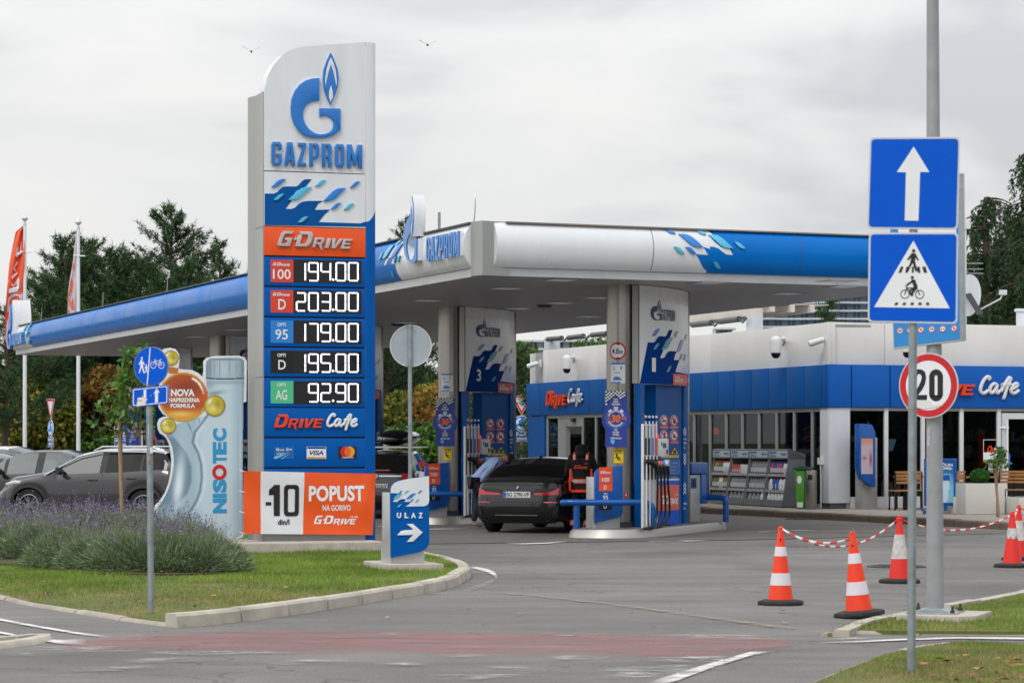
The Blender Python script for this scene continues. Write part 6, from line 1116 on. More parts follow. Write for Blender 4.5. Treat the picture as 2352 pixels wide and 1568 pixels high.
 Fc=Fr(CC-Vector((0, .28, 0)), 0);yaw=math.degrees(math.atan2(CC.x, CC.y))
 def cth(name, label, cat, group=None):return empty(name, CC+sh, 0, label, cat, group)
 def cy(th=.004, e=.001):return lambda u, z, y:(math.sin(max(-1.5, min(1.5, u/.28)))*(.28+e+y), -math.cos(max(-1.5, min(1.5, u/.28)))*(.28+e+y), z)
 def arc_(pts, z=zJ):
  r=[]
  for x, y in pts:
   X, Y=z(x, y);s=((X-CX)/F*(CC.y-.2)-CC.x*(CC.y-.2)/CC.y)/.279;s=max(-.98, min(.98, s));r.append((math.asin(s)*.28, CH+(HZ-Y)/F*(CC.y-.25)))
  return r
 cl=list(np.linspace(-.4, .4, 17))
 def cpatch(name, loops, m, T_, th, e):return wrap(name, [loops], lambda u, z, y:(math.sin(u/.28)*(.28+e+y), -math.cos(u/.28)*(.28+e+y), z), m, T_, ul=cl, thick=th)
 ctext=lambda mb, s, q, e, m=0, bold=.02, **kw:text(mb, s, q, 0, m, bold=bold, fn=lambda u, y, z:(math.sin(u/.28)*(.28+e), -math.cos(u/.28)*(.28+e), z), **kw)
 def rect(x0, y0, x1, y1):a=arc_([(x0, (y0+y1)/2), (x1, (y0+y1)/2), ((x0+x1)/2, y1), ((x0+x1)/2, y0)]);return(a[0][0], a[2][1], a[1][0], a[3][1])
 if k==0:
  T=cth('height_limit_sign', 'round red rimmed 4.8 m height limit sign stuck on the steel column', 'road sign');q=rect(885, 308, 1050, 495);u, v, r=(q[0]+q[2])/2, (q[1]+q[3])/2, (q[3]-q[1])/2;ru_=(q[2]-q[0])/2
  cir=lambda kk:[(u+ru_*kk*math.cos(t), v+r*kk*math.sin(t))for t in np.linspace(0, 6.283, 33)[:-1]]
  p=cpatch('plate', [cir(1)], M['sred'], T, .004, .001);cpatch('plate_face', [cir(.8)], M['swhite'], p, .0, .008);mb=MB();ctext(mb, '4.8', rect(910, 372, 975, 432), .012, bold=.01);ctext(mb, 'm', rect(980, 398, 1014, 432), .012)
  mb.build('lettering', M['ink'], p)
  for sg, yy in((1, 330), (-1, 474)):c_=arc_([(967, yy)])[0];cpatch('arrow_print', [[(c_[0]-.05, c_[1]+.018*sg), (c_[0]+.05, c_[1]+.018*sg), (c_[0], c_[1]-.022*sg)]], M['ink'], p, .0, .011)
 T=cth('lane_card', 'small white card with figures %s and a car picture on the %s column'%(small.replace(' ', ' and '), where), 'notice');q=rect(895, 524, 1040, 740);bp=lambda a, b, c_, d:[(q[0]+a*(q[2]-q[0]), q[1]+b*(q[3]-q[1])), (q[0]+c_*(q[2]-q[0]), q[1]+b*(q[3]-q[1])), (q[0]+c_*(q[2]-q[0]), q[1]+d*(q[3]-q[1])), (q[0]+a*(q[2]-q[0]), q[1]+d*(q[3]-q[1]))]
 p=cpatch('card', [bp(0, 0, 1, 1)], M['swhite'], T, .002, .001);cpatch('blue_print', [bp(0, .92, 1, 1)], M['lmid'], p, 0, .006);cpatch('blue_print', [bp(0, .01, .7, .07)], M['lmid'], p, 0, .006)
 mp2=lambda P:[(q[0]+a*(q[2]-q[0]), q[1]+b*(q[3]-q[1]))for a, b in P]
 cpatch('car_pictogram', [mp2([(.2, .16), (.2, .25), (.25, .27), (.3, .33), (.55, .33), (.65, .26), (.74, .24), (.76, .16)])], M['lmid'], p, 0, .006)
 mb=MB();s1, s2=small.split();ctext(mb, s1, rect(917, 565, 935, 597), .006);ctext(mb, s2, rect(992, 563, 1006, 595), .006);ctext(mb, 'SAMO ZA', rect(933, 620, 990, 632), .006, bold=.03);mb.build('lettering', M['lmid'], p)
 T=cth('wet_floor_sign', 'yellow slippery floor notice with a falling figure on the %s column'%where, 'warning sign');q=rect(922, 1416, 1026, 1575);p=cpatch('plate', [bpf(q, 0, 0, 1, 1)], M['ink'], T, .002, .001);cpatch('yellow_face', [bpf(q, .03, .02, .97, .98)], M['yellow'], p, 0, .005);cpatch('black_bar', [bpf(q, .13, .75, .87, .89)], M['ink'], p, 0, .008)
 mb=MB();qq=bpf(q, .16, .78, .84, .86);ctext(mb, 'OPASNOST', (qq[0][0], qq[0][1], qq[2][0], qq[2][1]), .011, 1, bold=.03);qq=bpf(q, .16, .63, .84, .7);ctext(mb, 'KLIZAV POD', (qq[0][0], qq[0][1], qq[2][0], qq[2][1]), .011, 0, bold=.03);mb.build('lettering', [M['ink'], M['yellow']], p)
 fm=lambda P:[(q[0]+a*(q[2]-q[0]), q[1]+b*(q[3]-q[1]))for a, b in P]
 cpatch('falling_figure', [fm([(.28, .5), (.38, .44), (.52, .46), (.62, .4), (.72, .37), (.7, .33), (.58, .35), (.48, .38), (.52, .3), (.68, .27), (.78, .16), (.72, .13), (.62, .22), (.44, .22), (.36, .3), (.34, .38), (.26, .38), (.2, .3), (.16, .33), (.22, .42)])], M['ink'], p, 0, .008);cpatch('falling_figure', [[((fm([(.33, .55)])[0][0])+.02*math.cos(t), fm([(.33, .55)])[0][1]+.02*math.sin(t))for t in np.linspace(0, 6, 12)]], M['ink'], p, 0, .008)
 T=cth('pump_number_label', 'tiny red label with figure %s low on the %s column'%(redno, where), 'label');a=arc_([(768, 876), (806, 876), (806, 828), (768, 828)], zK);p=cpatch('label', [a], M['sred'], T, .001, .001);mb=MB();ctext(mb, redno, (a[0][0]+.05, a[0][1]+.015, a[1][0]-.05, a[2][1]-.045), .004);ctext(mb, 'MESTO', (a[0][0]+.02, a[2][1]-.03, a[1][0]-.02, a[2][1]-.01), .004);mb.build('lettering', M['swhite'], p)
def bpf(q, a, b, c_, d):return[(q[0]+a*(q[2]-q[0]), q[1]+b*(q[3]-q[1])), (q[0]+c_*(q[2]-q[0]), q[1]+b*(q[3]-q[1])), (q[0]+c_*(q[2]-q[0]), q[1]+d*(q[3]-q[1])), (q[0]+a*(q[2]-q[0]), q[1]+d*(q[3]-q[1]))]
def catmull(P, n=5):
 P=[Vector(p)for p in P];out=[]
 for i in range(len(P)-1):
  a, b, c, d=P[max(i-1, 0)], P[i], P[i+1], P[min(i+2, len(P)-1)]
  for k in range(n):t=k/n;out.append(.5*((2*b)+(c-a)*t+(2*a-5*b+4*c-d)*t*t+(3*b-a-3*c+d)*t**3))
 return out+[P[-1]]
PB=Fr(CC-Vector((0, .36, 0)), -2)
def promo(k, where):
 sh=SH*k;T=E('promotion_board', PB.o, sh, 'purple blue cut-out board ZA 30 SEK with stopwatch and chequered corner on the %s column'%where, 'promotion board', -2)
 P=[(835, 818), (1060, 816), (1068, 826), (1070, 985)]+[(955+152*math.cos(t), 1117-152*math.sin(t))for t in np.linspace(.72, -.75, 12)]+[(1070, 1395), (1064, 1402), (842, 1404), (836, 1398)]+[(955-152*math.cos(t), 1117-152*math.sin(t))for t in np.linspace(-.72, .72, 12)]+[(836, 985)]
 mb=MB();mb.prism(PB.py(zJ, P), 0, .012);bo=mb.build('board', M['purple'], T)
 u, v=PB.px(zJ, 950, 1105);r=.155;ci=mat('promo_ring', '#2d6cc0', .35)
 mb=MB();mb.disc(u, v, r*1.25, -.002, 0, n=36, hole=r*1.1);mb.build('ring_print', ci, bo);mb=MB()
 for t0, t1 in((15, 165), (200, 330)):
  for ra, rb in((r, r*.94), (r*.88, r*.8)):A=np.radians(np.linspace(t0, t1, 14));mb.prism([(u+ra*math.cos(t), v+ra*math.sin(t))for t in A]+[(u+rb*math.cos(t), v+rb*math.sin(t))for t in A[::-1]], -.004, -.001)
 b=PB.bx(zJ, 928, 982, 972, 1004);mb.prism(rrect(*b, .008), -.004, 0, holes=[rrect(b[0]+.012, b[1]+.012, b[2]-.012, b[3]-.012, .004)]);b=PB.bx(zJ, 938, 1004, 962, 1022);mb.box(b[0], b[2], -.004, 0, b[1], b[3])
 for x, y, s in((888, 1028, -1), (1012, 1028, 1)):q=PB.px(zJ, x, y);d=Vector((s, 1)).normalized()*.035;n_=Vector((-d.y, d.x));c=Vector(q);mb.prism([tuple(c+d*.6+n_*.8), tuple(c-d*.6+n_*.8), tuple(c-d*.6-n_*.8), tuple(c+d*.6-n_*.8)], -.004, 0)
 mb.build('stopwatch_print', M['swhite'], bo)
 mb=MB();text(mb, '30', PB.bx(zJ, 898, 1066, 998, 1150), -.008, bold=.05, shear=.15);text(mb, 'ZA', PB.bx(zJ, 857, 1092, 894, 1120), -.008, bold=.03, shear=.15);text(mb, 'SEK', PB.bx(zJ, 1006, 1090, 1064, 1118), -.008, bold=.03, shear=.15);mb.build('lettering', mat('promo_orange', '#e8752c', .4), bo)
 mb=MB()
 for s, b in(('PLATI', (928, 896, 970, 914)), ('GORIVO', (921, 922, 977, 940)), ('TELEFONOM', (905, 948, 993, 967)), ('BEZ', (937, 1214, 964, 1232)), ('ODLASKA', (915, 1240, 986, 1258)), ('NA KASU', (918, 1265, 984, 1284)), ('DRIVE.GO', (896, 1302, 1010, 1320))):text(mb, s, PB.bx(zJ, *b), -.004, bold=.035)
 mb.build('lettering', M['swhite'], bo);mb=MB();u, v=PB.px(zJ, 916, 1350);mb.prism([(u-.04, v+.04), (u+.04, v+.04), (u+.035, v-.01), (u, v-.05), (u-.035, v-.01)], -.004, 0);mb.build('shield_print', M['cyan'], bo)
 if k<2:
  X0, Y0=838, 820;mbk=MB()
  for i in range(12):
   for j in range(9):
    x=X0+i*19+3*math.sin(j);y=Y0+j*16+5*math.sin(i*.7)
    if x+19>1062 or(y+16>Y0+150-max(0, (x-X0))*1.1 and not(x>940 and y<872+14*math.sin((x-940)/30.))):continue
    m_=(i+j)%2;mbk.prism(PB.py(zJ, [(x, y), (x+19, y), (x+19, y+16), (x, y+16)]), -.003, None, m_)
  mbk.build('chequered_print', [M['swhite'], M['ink']], bo, smooth=False)
island(0, '1', '2 1', '1', 'nearest');island(1, '3', '4 3', '5', 'second')
promo(0, 'nearest');promo(1, 'second');promo(3, 'fourth');promo(4, 'farthest')
for k, wd_ in((2, 'third'), (3, 'fourth'), (4, 'farthest')):
 c=Vector(loc(CC+SH*k));mb=MB();mb.lathe([(.275, .0), (.275, ZS)], 28, c=(c.x, c.y, 0));mb.build('column', M['steel'], CN, sharp=50)
src=[o for o in COL.objects if o.name.startswith('fuel_dispenser')and o.parent is None][0]
for k, wd_ in((2, 'third'), (3, 'fourth'), (4, 'farthest')):
 c=copy_tree(src);c.location=D1.o+SH*k;c['label']='fuel dispenser of the %s pump island deep under the canopy'%wd_
 # SHOP
K=Vector((7.34, 60.7, 0));SL=Fr(K, -71.25);SR=Fr(K, 21);ZP, ZB1, ZB0=4.47, 3.48, 2.5
SHP=empty('shop_building', K, 0, 'low white station shop with a broad blue band and glazed walls', 'building')
def kl(p):p=Vector(p)-K;return(p.x, p.y, p.z)
def onf(fr):return lambda u, y, z:kl(fr.w(u, y, z))
class FB_:
 """mesh builder working in a facade frame of the shop"""
 def __init__(s, fr):s.fr=fr;s.mb=MB()
 def box(s, u0, u1, y0, y1, z0, z1, m=0):
  k=len(s.mb.v);s.mb.box(u0, u1, y0, y1, z0, z1, m);s.mb.v[k:]=[kl(s.fr.w(*p))for p in s.mb.v[k:]];return s
 def build(s, name, m, parent=None, **kw):return s.mb.build(name, m, parent or SHP, **kw)
uL=-21.1;uR_=13.
lu=lambda z, x, y, off=0.:SL.px(z, x, y, off)[0];ru=lambda z, x, y, off=0.:SR.px(z, x, y, off)[0]
PWm=mat('parapet_panel', '#dfdedb', .5, var=.06, vs=.5);WF=mat('window_frame_metal', '#a4a6a8', .4, metal=.4, var=.05);WFW=mat('window_frame_white', '#d3d5d8', .4, var=.05)
def strips(fr, z0, z1, js, y, m, name, u0, u1, th=.2, gap=.012):
 e=[u0]+sorted(js)+[u1]
 for a, b in zip(e[:-1], e[1:]):FB_(fr).box(a+gap/2, b-gap/2, y, y+th, z0, z1).build(name, m, bevel=.006)
strips(SL, ZB1+.01, ZP, [lu(zM, 342, 800), lu(zM, 1038, 800), lu(zJ, 205, 560), lu(zJ, 723, 500)], .1, PWm, 'parapet_panel', uL+.9, .02, .04)
strips(SR, ZB1+.01, ZP, [ru(zP, 387, 200), ru(zM, 1632, 700)+.1, 7.0, 10.], .1, PWm, 'parapet_panel', .02, uR_)
strips(SL, ZB0, ZB1, [lu(zM, x, 1200)for x in(305, 473, 647, 822, 1002, 1186, 1376, 1566)]+[lu(zJ, 172, 900), lu(zJ, 690, 900), lu(zJ, 828, 900), lu(zJ, 1260, 900)], -.06, M['blued'], 'band_panel', uL-.2, -.04, .3, .02)
strips(SR, ZB0, ZB1, [ru(zP, 100, 480), ru(zP, 403, 480), 9.], -.06, mat('panel_blue_bright', '#005ab4', .4, spec=.3, var=.06, vs=.8), 'band_panel', -.06, uR_, .3, .03)
q=FB_(SL);q.box(uL, -.35, .142, .3, ZB0, ZP-.05);q.build('wall_core', M['grey'], smooth=False);q=FB_(SR);q.box(0.1, uR_, .14, .4, ZB0, ZP-.05);q.build('wall_core', M['grey'], smooth=False)
a, b, c, d=SL.w(uL, .2, 0), K, SR.w(uR_, .2, 0), SR.w(uR_, 9, 0);mb=MB();P=[kl(SL.w(uL+.9, .15, 0)), kl(SL.w(-.1, .2, 0)), kl(SR.w(uR_, .2, 0)), kl(SR.w(uR_, 20, 0)), kl(SL.w(uL+.9, 9, 0))];mb.flat([p[:2]for p in P], 4.36, 4.42);mb.build('roof', M['grey'], SHP, smooth=False)
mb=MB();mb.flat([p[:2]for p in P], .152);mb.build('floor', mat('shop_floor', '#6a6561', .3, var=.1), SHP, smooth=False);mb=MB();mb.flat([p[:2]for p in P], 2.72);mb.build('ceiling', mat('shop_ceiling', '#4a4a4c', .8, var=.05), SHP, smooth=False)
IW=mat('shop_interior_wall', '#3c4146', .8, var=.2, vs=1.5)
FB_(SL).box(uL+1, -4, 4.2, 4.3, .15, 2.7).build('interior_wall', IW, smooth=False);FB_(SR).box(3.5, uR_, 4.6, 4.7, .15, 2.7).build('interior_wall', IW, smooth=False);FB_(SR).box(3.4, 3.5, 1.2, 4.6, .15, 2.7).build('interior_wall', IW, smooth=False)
FB_(SL).box(uL, uL+.1, .0, 9, .15, 4.4).build('end_wall', PWm);FB_(SL).box(uL-.1, lu(zJ, 213, 1250), -.03, .5, .15, ZB0-.03).build('blue_pier', M['blued'])
FB_(SL).box(lu(zN, 1662, 700), .0, -.02, .4, .28, ZB0-.01).build('corner_pier', mat('pier_white', '#cdd0d6', .4, var=.05), bevel=.006);FB_(SR).box(0., ru(zN, 1990, 700), -.02, .4, .28, ZB0-.01).build('corner_pier', MATS['pier_white'], bevel=.006)
FB_(SR).box(.02, ru(zN, 1975, 700), .01, .4, .15, .28).build('pier_foot', M['dgrey'])
GLA=glass('shop_glass', mix=.97, tint='#8a9698', top=.22)
mx_=[lu(zN, x, 400)for x in(215, 395, 580, 765, 955, 1155, 1355, 1560)];mxl=[lu(zJ, x, 1250)for x in(232, 352, 600, 738, 930, 1110, 1235, 1310)]
allm=sorted(mxl+mx_)
for u in allm:FB_(SL).box(u-.035, u+.035, -.01, .1, .15, ZB0-.01).build('window_frame', WF, bevel=.004)
q=FB_(SL);q.box(mxl[0], lu(zN, 1662, 700), .0, .09, ZB0-.1, ZB0-.012);q.box(mxl[3], lu(zN, 1662, 700), .0, .09, .155, .25);q.build('window_frame', WF)
e=allm+[lu(zN, 1662, 700)]
door=(lu(zJ, 426, 1250), lu(zJ, 597, 1250))
for a, b in zip(e[:-1], e[1:]):
 if a<door[0]<b:a=door[1]+.0;b=max(b, a+.02)
 if b-a>.1:FB_(SL).box(a+.036, b-.036, .04, .05, .25, ZB0-.1).build('window_pane', GLA, smooth=False)
FB_(SL).box(mxl[1], door[0], .0, .14, .15, ZB0-.2).build('door_panel', WF);FB_(SL).box(mxl[1], mxl[2], .02, .15, 2.15, ZB0-.1).build('door_head', WF);FB_(SL).box((door[0]+door[1])/2-.12, (door[0]+door[1])/2+.12, -.06, .02, 2.28, 2.38).build('door_sensor', M['black'])
u0, v0, u1, v1=SL.bx(zJ, 440, 1270, 582, 1512, 1.2);FB_(SL).box(u0, u1, 1.2, 1.25, .3, v1).build('interior_display', M['blackm']);mb=MB();text(mb, 'areon', SL.bx(zJ, 448, 1272, 578, 1300, 1.19), 1.195, bold=.05, fn=onf(SL));mb.build('lettering', mat('dim_white', '#8d9092', .6), SHP)
LO=MATS['letter_orange'];LW=mat('letter_white', '#d5d8dc', .35, coat=.2, var=.04)
def cafesign(fr, z, bd, bc, rc=.045):
 mb=MB();racing(mb, fr.bx(z, *bd, -.07), -.16, -.06, seq=DR, fn=onf(fr));mb.build('drive_lettering', LO, SHP)
 mb=MB();cafe(mb, fr.bx(z, *bc, -.07), 0, rc);mb.v=[kl(fr.w(p[0], p[1]*1.1-.11, p[2]))for p in mb.v];mb.build('cafe_lettering', LW, SHP)
cafesign(SR, zP, (555, 425, 1096, 545), (1112, 408, 1420, 570));cafesign(SL, zJ, (242, 815, 468, 965), (468, 800, 612, 972), .032)
rx=[ru(zP, x, 900)for x in(85, 384, 672, 975, 1268)]
for i, u in enumerate(rx):FB_(SR).box(u-.05, u+.05, .0, .12, .15, ZB0-.01).build('window_frame', WFW if i else WF, bevel=.004)
q=FB_(SR);q.box(rx[0], uR_, .01, .1, ZB0-.08, ZB0-.012);q.build('window_frame', WF);q=FB_(SR);q.box(rx[0], rx[4], .01, .1, .155, .42);q.build('window_frame', WFW)
for u in[rx[i+1]-.17 for i in range(4)]:FB_(SR).box(u-.03, u+.03, .1, .3, .4, ZB0-.1).build('window_frame', WF)
for a, b in zip(rx[:-1], rx[1:]):FB_(SR).box(a+.05, b-.05, .05, .06, .42, ZB0-.08).build('window_pane', GLA, smooth=False)
dl=ru(zP, 1290, 900);q=FB_(SR);q.box(dl, dl+.14, -.01, .1, .16, ZB0-.12);q.box(dl+.14, dl+1.3, -.01, .1, ZB0-.26, ZB0-.12);q.box(dl+.14, dl+1.3, -.01, .1, .16, .4);q.box(dl+1.3, dl+1.44, -.01, .1, .16, ZB0-.12);dr=q.build('door_frame', WFW);FB_(SR).box(dl+.14, dl+1.3, .05, .06, .4, ZB0-.26).build('door_pane', GLA, smooth=False)
FB_(SR).box(dl+1.5, uR_, .05, .06, .4, ZB0-.1).build('window_pane', GLA, smooth=False)
hu, hz0=SR.px(zP, 1332, 1190, -.1);hz1=SR.px(zP, 1332, 738, -.1)[1];mb=MB();mb.tube([kl(SR.w(hu, -.1, max(.4, hz0))), kl(SR.w(hu, -.1, hz1))], .025, 10);mb.tube([kl(SR.w(hu-.12, -.0, hz1-.2)), kl(SR.w(hu+.04, -.1, hz1-.2))], .02, 8);mb.build('door_handle', M['swhite'], SHP)
b=SR.bx(zP, 1343, 1005, 1362, 1100, -.01);FB_(SR).box(b[0], b[2], .03, .045, b[1], b[3]).build('door_sticker', M['sblue']);mb=MB();text(mb, 'V\nU\nC\nI', (b[0]+.04, b[1]+.08, b[2]-.04, b[3]-.05), .027, fn=onf(SR), bold=.02);mb.build('lettering', M['swhite'], SHP)
b=SR.bx(zP, 1142, 900, 1250, 1062, .04);mb=MB();o_=onf(SR);racing(mb, (b[0]+.1, b[3]-.28, b[0]+.62, b[3]-.14), .035, None, seq=DR, fn=o_);mb.build('drive_lettering', LO, SHP)
mb=MB();text(mb, 'Cafe', (b[0]+.64, b[3]-.28, b[2]-.08, b[3]-.13), .035, shear=.3, fn=o_, bold=.02);text(mb, '00-24 h', (b[0]+.14, b[3]-.78, b[2]-.12, b[3]-.52), .035, bold=.03, fn=o_)
for t in(0, 1):mb.prism([(b[0], b[1+2*t]), (b[2], b[1+2*t]), (b[2], b[1+2*t]+.012), (b[0], b[1+2*t]+.012)], .035, None, fn=o_);mb.prism([(b[2*t], b[1]), (b[2*t]+.012, b[1]), (b[2*t]+.012, b[3]), (b[2*t], b[3])], .035, None, fn=o_)
mb.prism([(b[0], b[1]+.03), (b[2], b[1]+.03), (b[2], b[1]+.2), (b[0], b[1]+.2)], .036, None, fn=o_)
mb.build('hours_lettering', M['swhite'], SHP)
b=SR.bx(zP, 1130, 850, 1172, 1140, .9);T=empty('orange_totem', SR.w(b[0], .9, 0), 21, 'tall orange totem with curved top just inside the cafe window', 'totem');mb=MB();w_=b[2]-b[0];mb.prism([(0, .15), (w_, .15), (w_, b[3]-.4), (w_*.8, b[3]-.2), (w_*.4, b[3]-.06), (0, b[3])], 0, .15);mb.build('body', mat('totem_orange', '#e8501c', .4, em=.25, var=.03), T)
rs=np.random.RandomState(11);IL=mat('ceiling_lamp', '#fff2dd', .5, var=0, em=14);GC=island_mat('packaged_goods', ['#a02820', '#c8b896', '#284a8a', '#d8d4cc', '#3a6a3a', '#b87820', '#5a5a60', '#801c30'], .5)
for fr, u0, u1, yb, nm, gr in((SL, -20, -4.5, 3.6, 'shop', 'left'), (SR, 4, 12.5, 4.0, 'cafe', 'right')):
 T=empty('goods_shelf', fr.w(0, yb, 0), math.degrees(fr.a), 'long dim shelf full of goods at the back of the %s interior'%nm, 'shelf');mb=MB()
 for z in(.5, .9, 1.3, 1.7, 2.05):mb.box(u0, u1, 0, .4, z-.02, z)
 mb.build('shelf_board', M['dgrey'], T);mb=MB()
 for z in(.5, .9, 1.3, 1.7):
  u=u0
  while u<u1:w_=rs.uniform(.06, .28);h=rs.uniform(.12, .34);mb.box(u, u+w_*.9, .02, .2, z, z+h);u+=w_
 mb.build('goods', GC, T, smooth=False)
for k, (fr, x)in enumerate([(SL, -18.), (SL, -15), (SL, -12), (SL, -9), (SL, -6), (SR, 2.2), (SR, 4.4), (SR, 6.6), (SR, 8.8)]):
 for y in(1.6, 3.2):FB_(fr).box(x, x+.9, y, y+.08, 2.66, 2.7).build('interior_lamp', IL)
def lathe_thing(name, loc_, prof, m, label, cat, part='body', deg=0, n=24, group=None):
 T=empty(name, loc_, deg, label, cat, group);mb=MB();mb.lathe(prof, n);mb.build(part, m, T, sharp=50);return T
p=SR.w(ru(zP, 190, 740, 1.), 1., 0);zt=SR.px(zP, 190, 710, 1.)[1];T=lathe_thing('pendant_lamp', Vector((p.x, p.y, zt-.45)), [(.33, 0), (.32, .12), (.24, .24), (.1, .31), (.09, .45), (0, .46)], mat('copper', '#8a3a1c', .3, metal=.7, var=.06), 'copper pendant lamp hanging inside the cafe window above the blue kiosk', 'lamp', 'shade');mb=MB();mb.tube([(0, 0, .4), (0, 0, .8)], .01, 6);mb.build('cord', M['blackm'], T)
for z, x0, y0, x1, y1, m_, lb in((zN, 405, 315, 485, 390, mat('red_reflection_glow', '#ff3a28', .4, em=3), 'glowing red disc standing in for a reflection in the shop window'), (zP, 395, 892, 436, 985, mat('lit_screen', '#b8c4dc', .4, em=.8), 'tilted lit screen inside the cafe window')):  # red disc glows in place of a window reflection; the other is a screen
 fr=SL if z is zN else SR;b=fr.bx(z, x0, y0, x1, y1, .6);T=empty('glint_or_screen', fr.w((b[0]+b[2])/2, .6, b[1]), math.degrees(fr.a), lb, 'display');mb=MB()
 if fr is SL:mb.disc(0, (b[3]-b[1])/2, (b[3]-b[1])/2*1.6, 0, .08, n=24, rz=(b[3]-b[1])/2)
 else:mb.prism([(-.12, 0), (.06, 0), (.16, b[3]-b[1]), (-.02, b[3]-b[1])], 0, .03)
 mb.build('screen', m_, T)
def bullet(fr, z, x, y, s, label):
 u, v=fr.px(z, x, y, -.0);T=empty('security_camera', fr.w(u, .1, v), math.degrees(fr.a), label, 'camera', 'security cameras on the shop walls');mb=MB();mb.box(-.07, .07, -.06, 0, -.12, .12);mb.build('bracket', PW, T, bevel=.01);mb=MB();mb.tube([(-.0*s, -.1, .02), (-.02*s, -.13, .01), (-.22*s, -.36, -.08)], [.05, .07, .075], 14);cm=mb.build('camera_body', PW, T);mb=MB();mb.tube([(-.22*s, -.36, -.08), (-.235*s, -.375, -.085)], [.062, .05], 14);mb.build('camera_lens', M['blackm'], cm)
bullet(SL, zM, 1562, 680, 1, 'white bullet camera high on the shop wall beside its corner');bullet(SL, zV, 600, 605, 1, 'white bullet camera on the far end of the shop wall')
def dome(fr, z, x, y, xw, label):
 u, v=fr.px(z, x, y, -.4);uw=fr.px(z, xw, y, .1)[0];T=empty('dome_camera', fr.w(u, -.4, v), math.degrees(fr.a), label, 'camera', 'dome cameras on the shop walls');r=.13;mb=MB();mb.lathe([(r*.8, -.08), (r, -.06), (r, .22), (r*.9, .29), (r*.5, .33), (0, .34)], 24);mb.build('housing', PW, T, sharp=50);mb=MB();mb.lathe([(0, -.2), (r*.5, -.185), (r*.8, -.13), (r*.88, -.07)], 24);mb.build('dark_dome', M['black'], T);mb=MB();mb.tube([(.02, 0, .26), (.1, .2, .28), (uw-u, .5, .26)], .03, 10);mb.tube([(uw-u, .46, .26), (uw-u, .5, .26)], .1, 14);mb.build('wall_arm', PW, T)
dome(SL, zM, 1055, 785, 1130, 'white dome camera on an arm in the middle of the shop parapet');dome(SL, zV, 1048, 650, 1150, 'white dome camera above the orange and white cafe sign near the entrance');dome(SR, zP, 550, 190, 560, 'dome camera half hidden behind the thin sign post')
RF=Fr(SL.w(0, 3.0, 0), -71.25);T=empty('roof_frame', RF.o, -71.25, 'long white steel frame with slatted underside and dark cable ducts above the shop roof', 'roof structure')
ue=RF.px(zM, 830, 400)[0];zb0=RF.px(zM, 600, 443)[1];zt0=RF.px(zM, 760, 352)[1];SB=mat('cream_steel', '#cfc8c0', .5, var=.06)
mb=MB();mb.box(-22, ue, 0, .25, zb0, zt0);mb.build('beam', SB, T)
for k in range(3):mb=MB();mb.box(-22, ue, .5+k*.6, .62+k*.6, zb0+.1, zb0+.3);mb.build('slat', SB, T)
mb=MB();mb.box(-22, ue-.1, .3, 2.3, zb0+.31, zb0+.33);mb.build('sheet', SB, T)
for z, x0, x1 in((zM, 745, 832), (zV, 690, 828)):a, b=RF.px(z, x0, 500)[0], RF.px(z, x1, 500)[0];mb=MB();mb.box(a, b, .0, .25, 4.4, zb0);mb.build('post', mat('post_paint', '#c8cfd4', .4), T)
for z, x0, x1, y0, y1 in((zM, 185, 380, 520, 500), (zM, 470, 670, 485, 460), (zJ, 238, 385, 278, 266), (zJ, 455, 612, 263, 245), (zJ, 700, 858, 235, 218)):
 p, q=RF.px(z, x0, y0, -.1), RF.px(z, x1, y1, -.1);mb=MB();mb.tube([(p[0], -.1, p[1]), (q[0], -.1, q[1])], .085, 10);mb.tube([(q[0], -.1, q[1]), (q[0]+.25, -.1, q[1]-.1), (q[0]+.5, -.1, q[1])], .03, 6);mb.build('cable_duct', M['dgrey'], T)
p=dp(2217, 700, 66);T=empty('aerial_mast', (p.x, p.y, 4.4), 0, 'thin white aerial mast behind the dish on the shop roof', 'aerial');zt=dp(2217, 500, 66).z-4.4;mb=MB();mb.tube([(0, 0, 0), (0, 0, zt)], .035, 10);mb.box(-.18, .12, -.06, .06, zt-.28, zt-.12);mb.build('mast', PW, T)
for k, y in enumerate((605, 618, 628)):z=dp(0, y, 66).z-4.4;mb=MB();mb.tube([(-.35, 0, z), (.45, 0, z)], .012, 6);mb.build('aerial_rod', M['galv'], T)
p=dp(2225, 678, 65);T=empty('satellite_dish', p, 0, 'large white satellite dish seen from behind on the shop roof', 'satellite dish');mb=MB();r=.5;rows=[]
for i in range(9):t=i/8;rows.append((r*t, .14*(t*t-1)))
mb.lathe(rows, 36, fn=lambda x, y, z:(x*.72+z*.6, -z*.9+x*.6, y*1.03+x*.12));mb.build('reflector', M['white'], T, sharp=80)
mb=MB();mb.tube([(.25, .2, -.38), (.75, -.2, -.1), (.8, -.2, .02)], .022, 8);mb.box(.72, .9, -.26, -.14, .0, .12);mb.build('feed_arm', M['lgrey'], T);mb=MB();mb.prism([(-.12, .02), (.02, .05), (.32, -.45), (.2, -.5)], -.2, -.1);mb.tube([(-.2, 0, .1), (-.2, .0, -1.2)], .04, 8);mb.build('bracket', M['dgrey'], T)
p=dp(2346, 720, 70);T=empty('roof_vent', (p.x, p.y, 4.42), 0, 'small white roof vent at the edge of the picture', 'vent');mb=MB();mb.box(-.12, .12, -.12, .12, 0, .75);mb.box(-.16, .16, -.16, .16, .75, .82);mb.build('vent', M['white'], T)
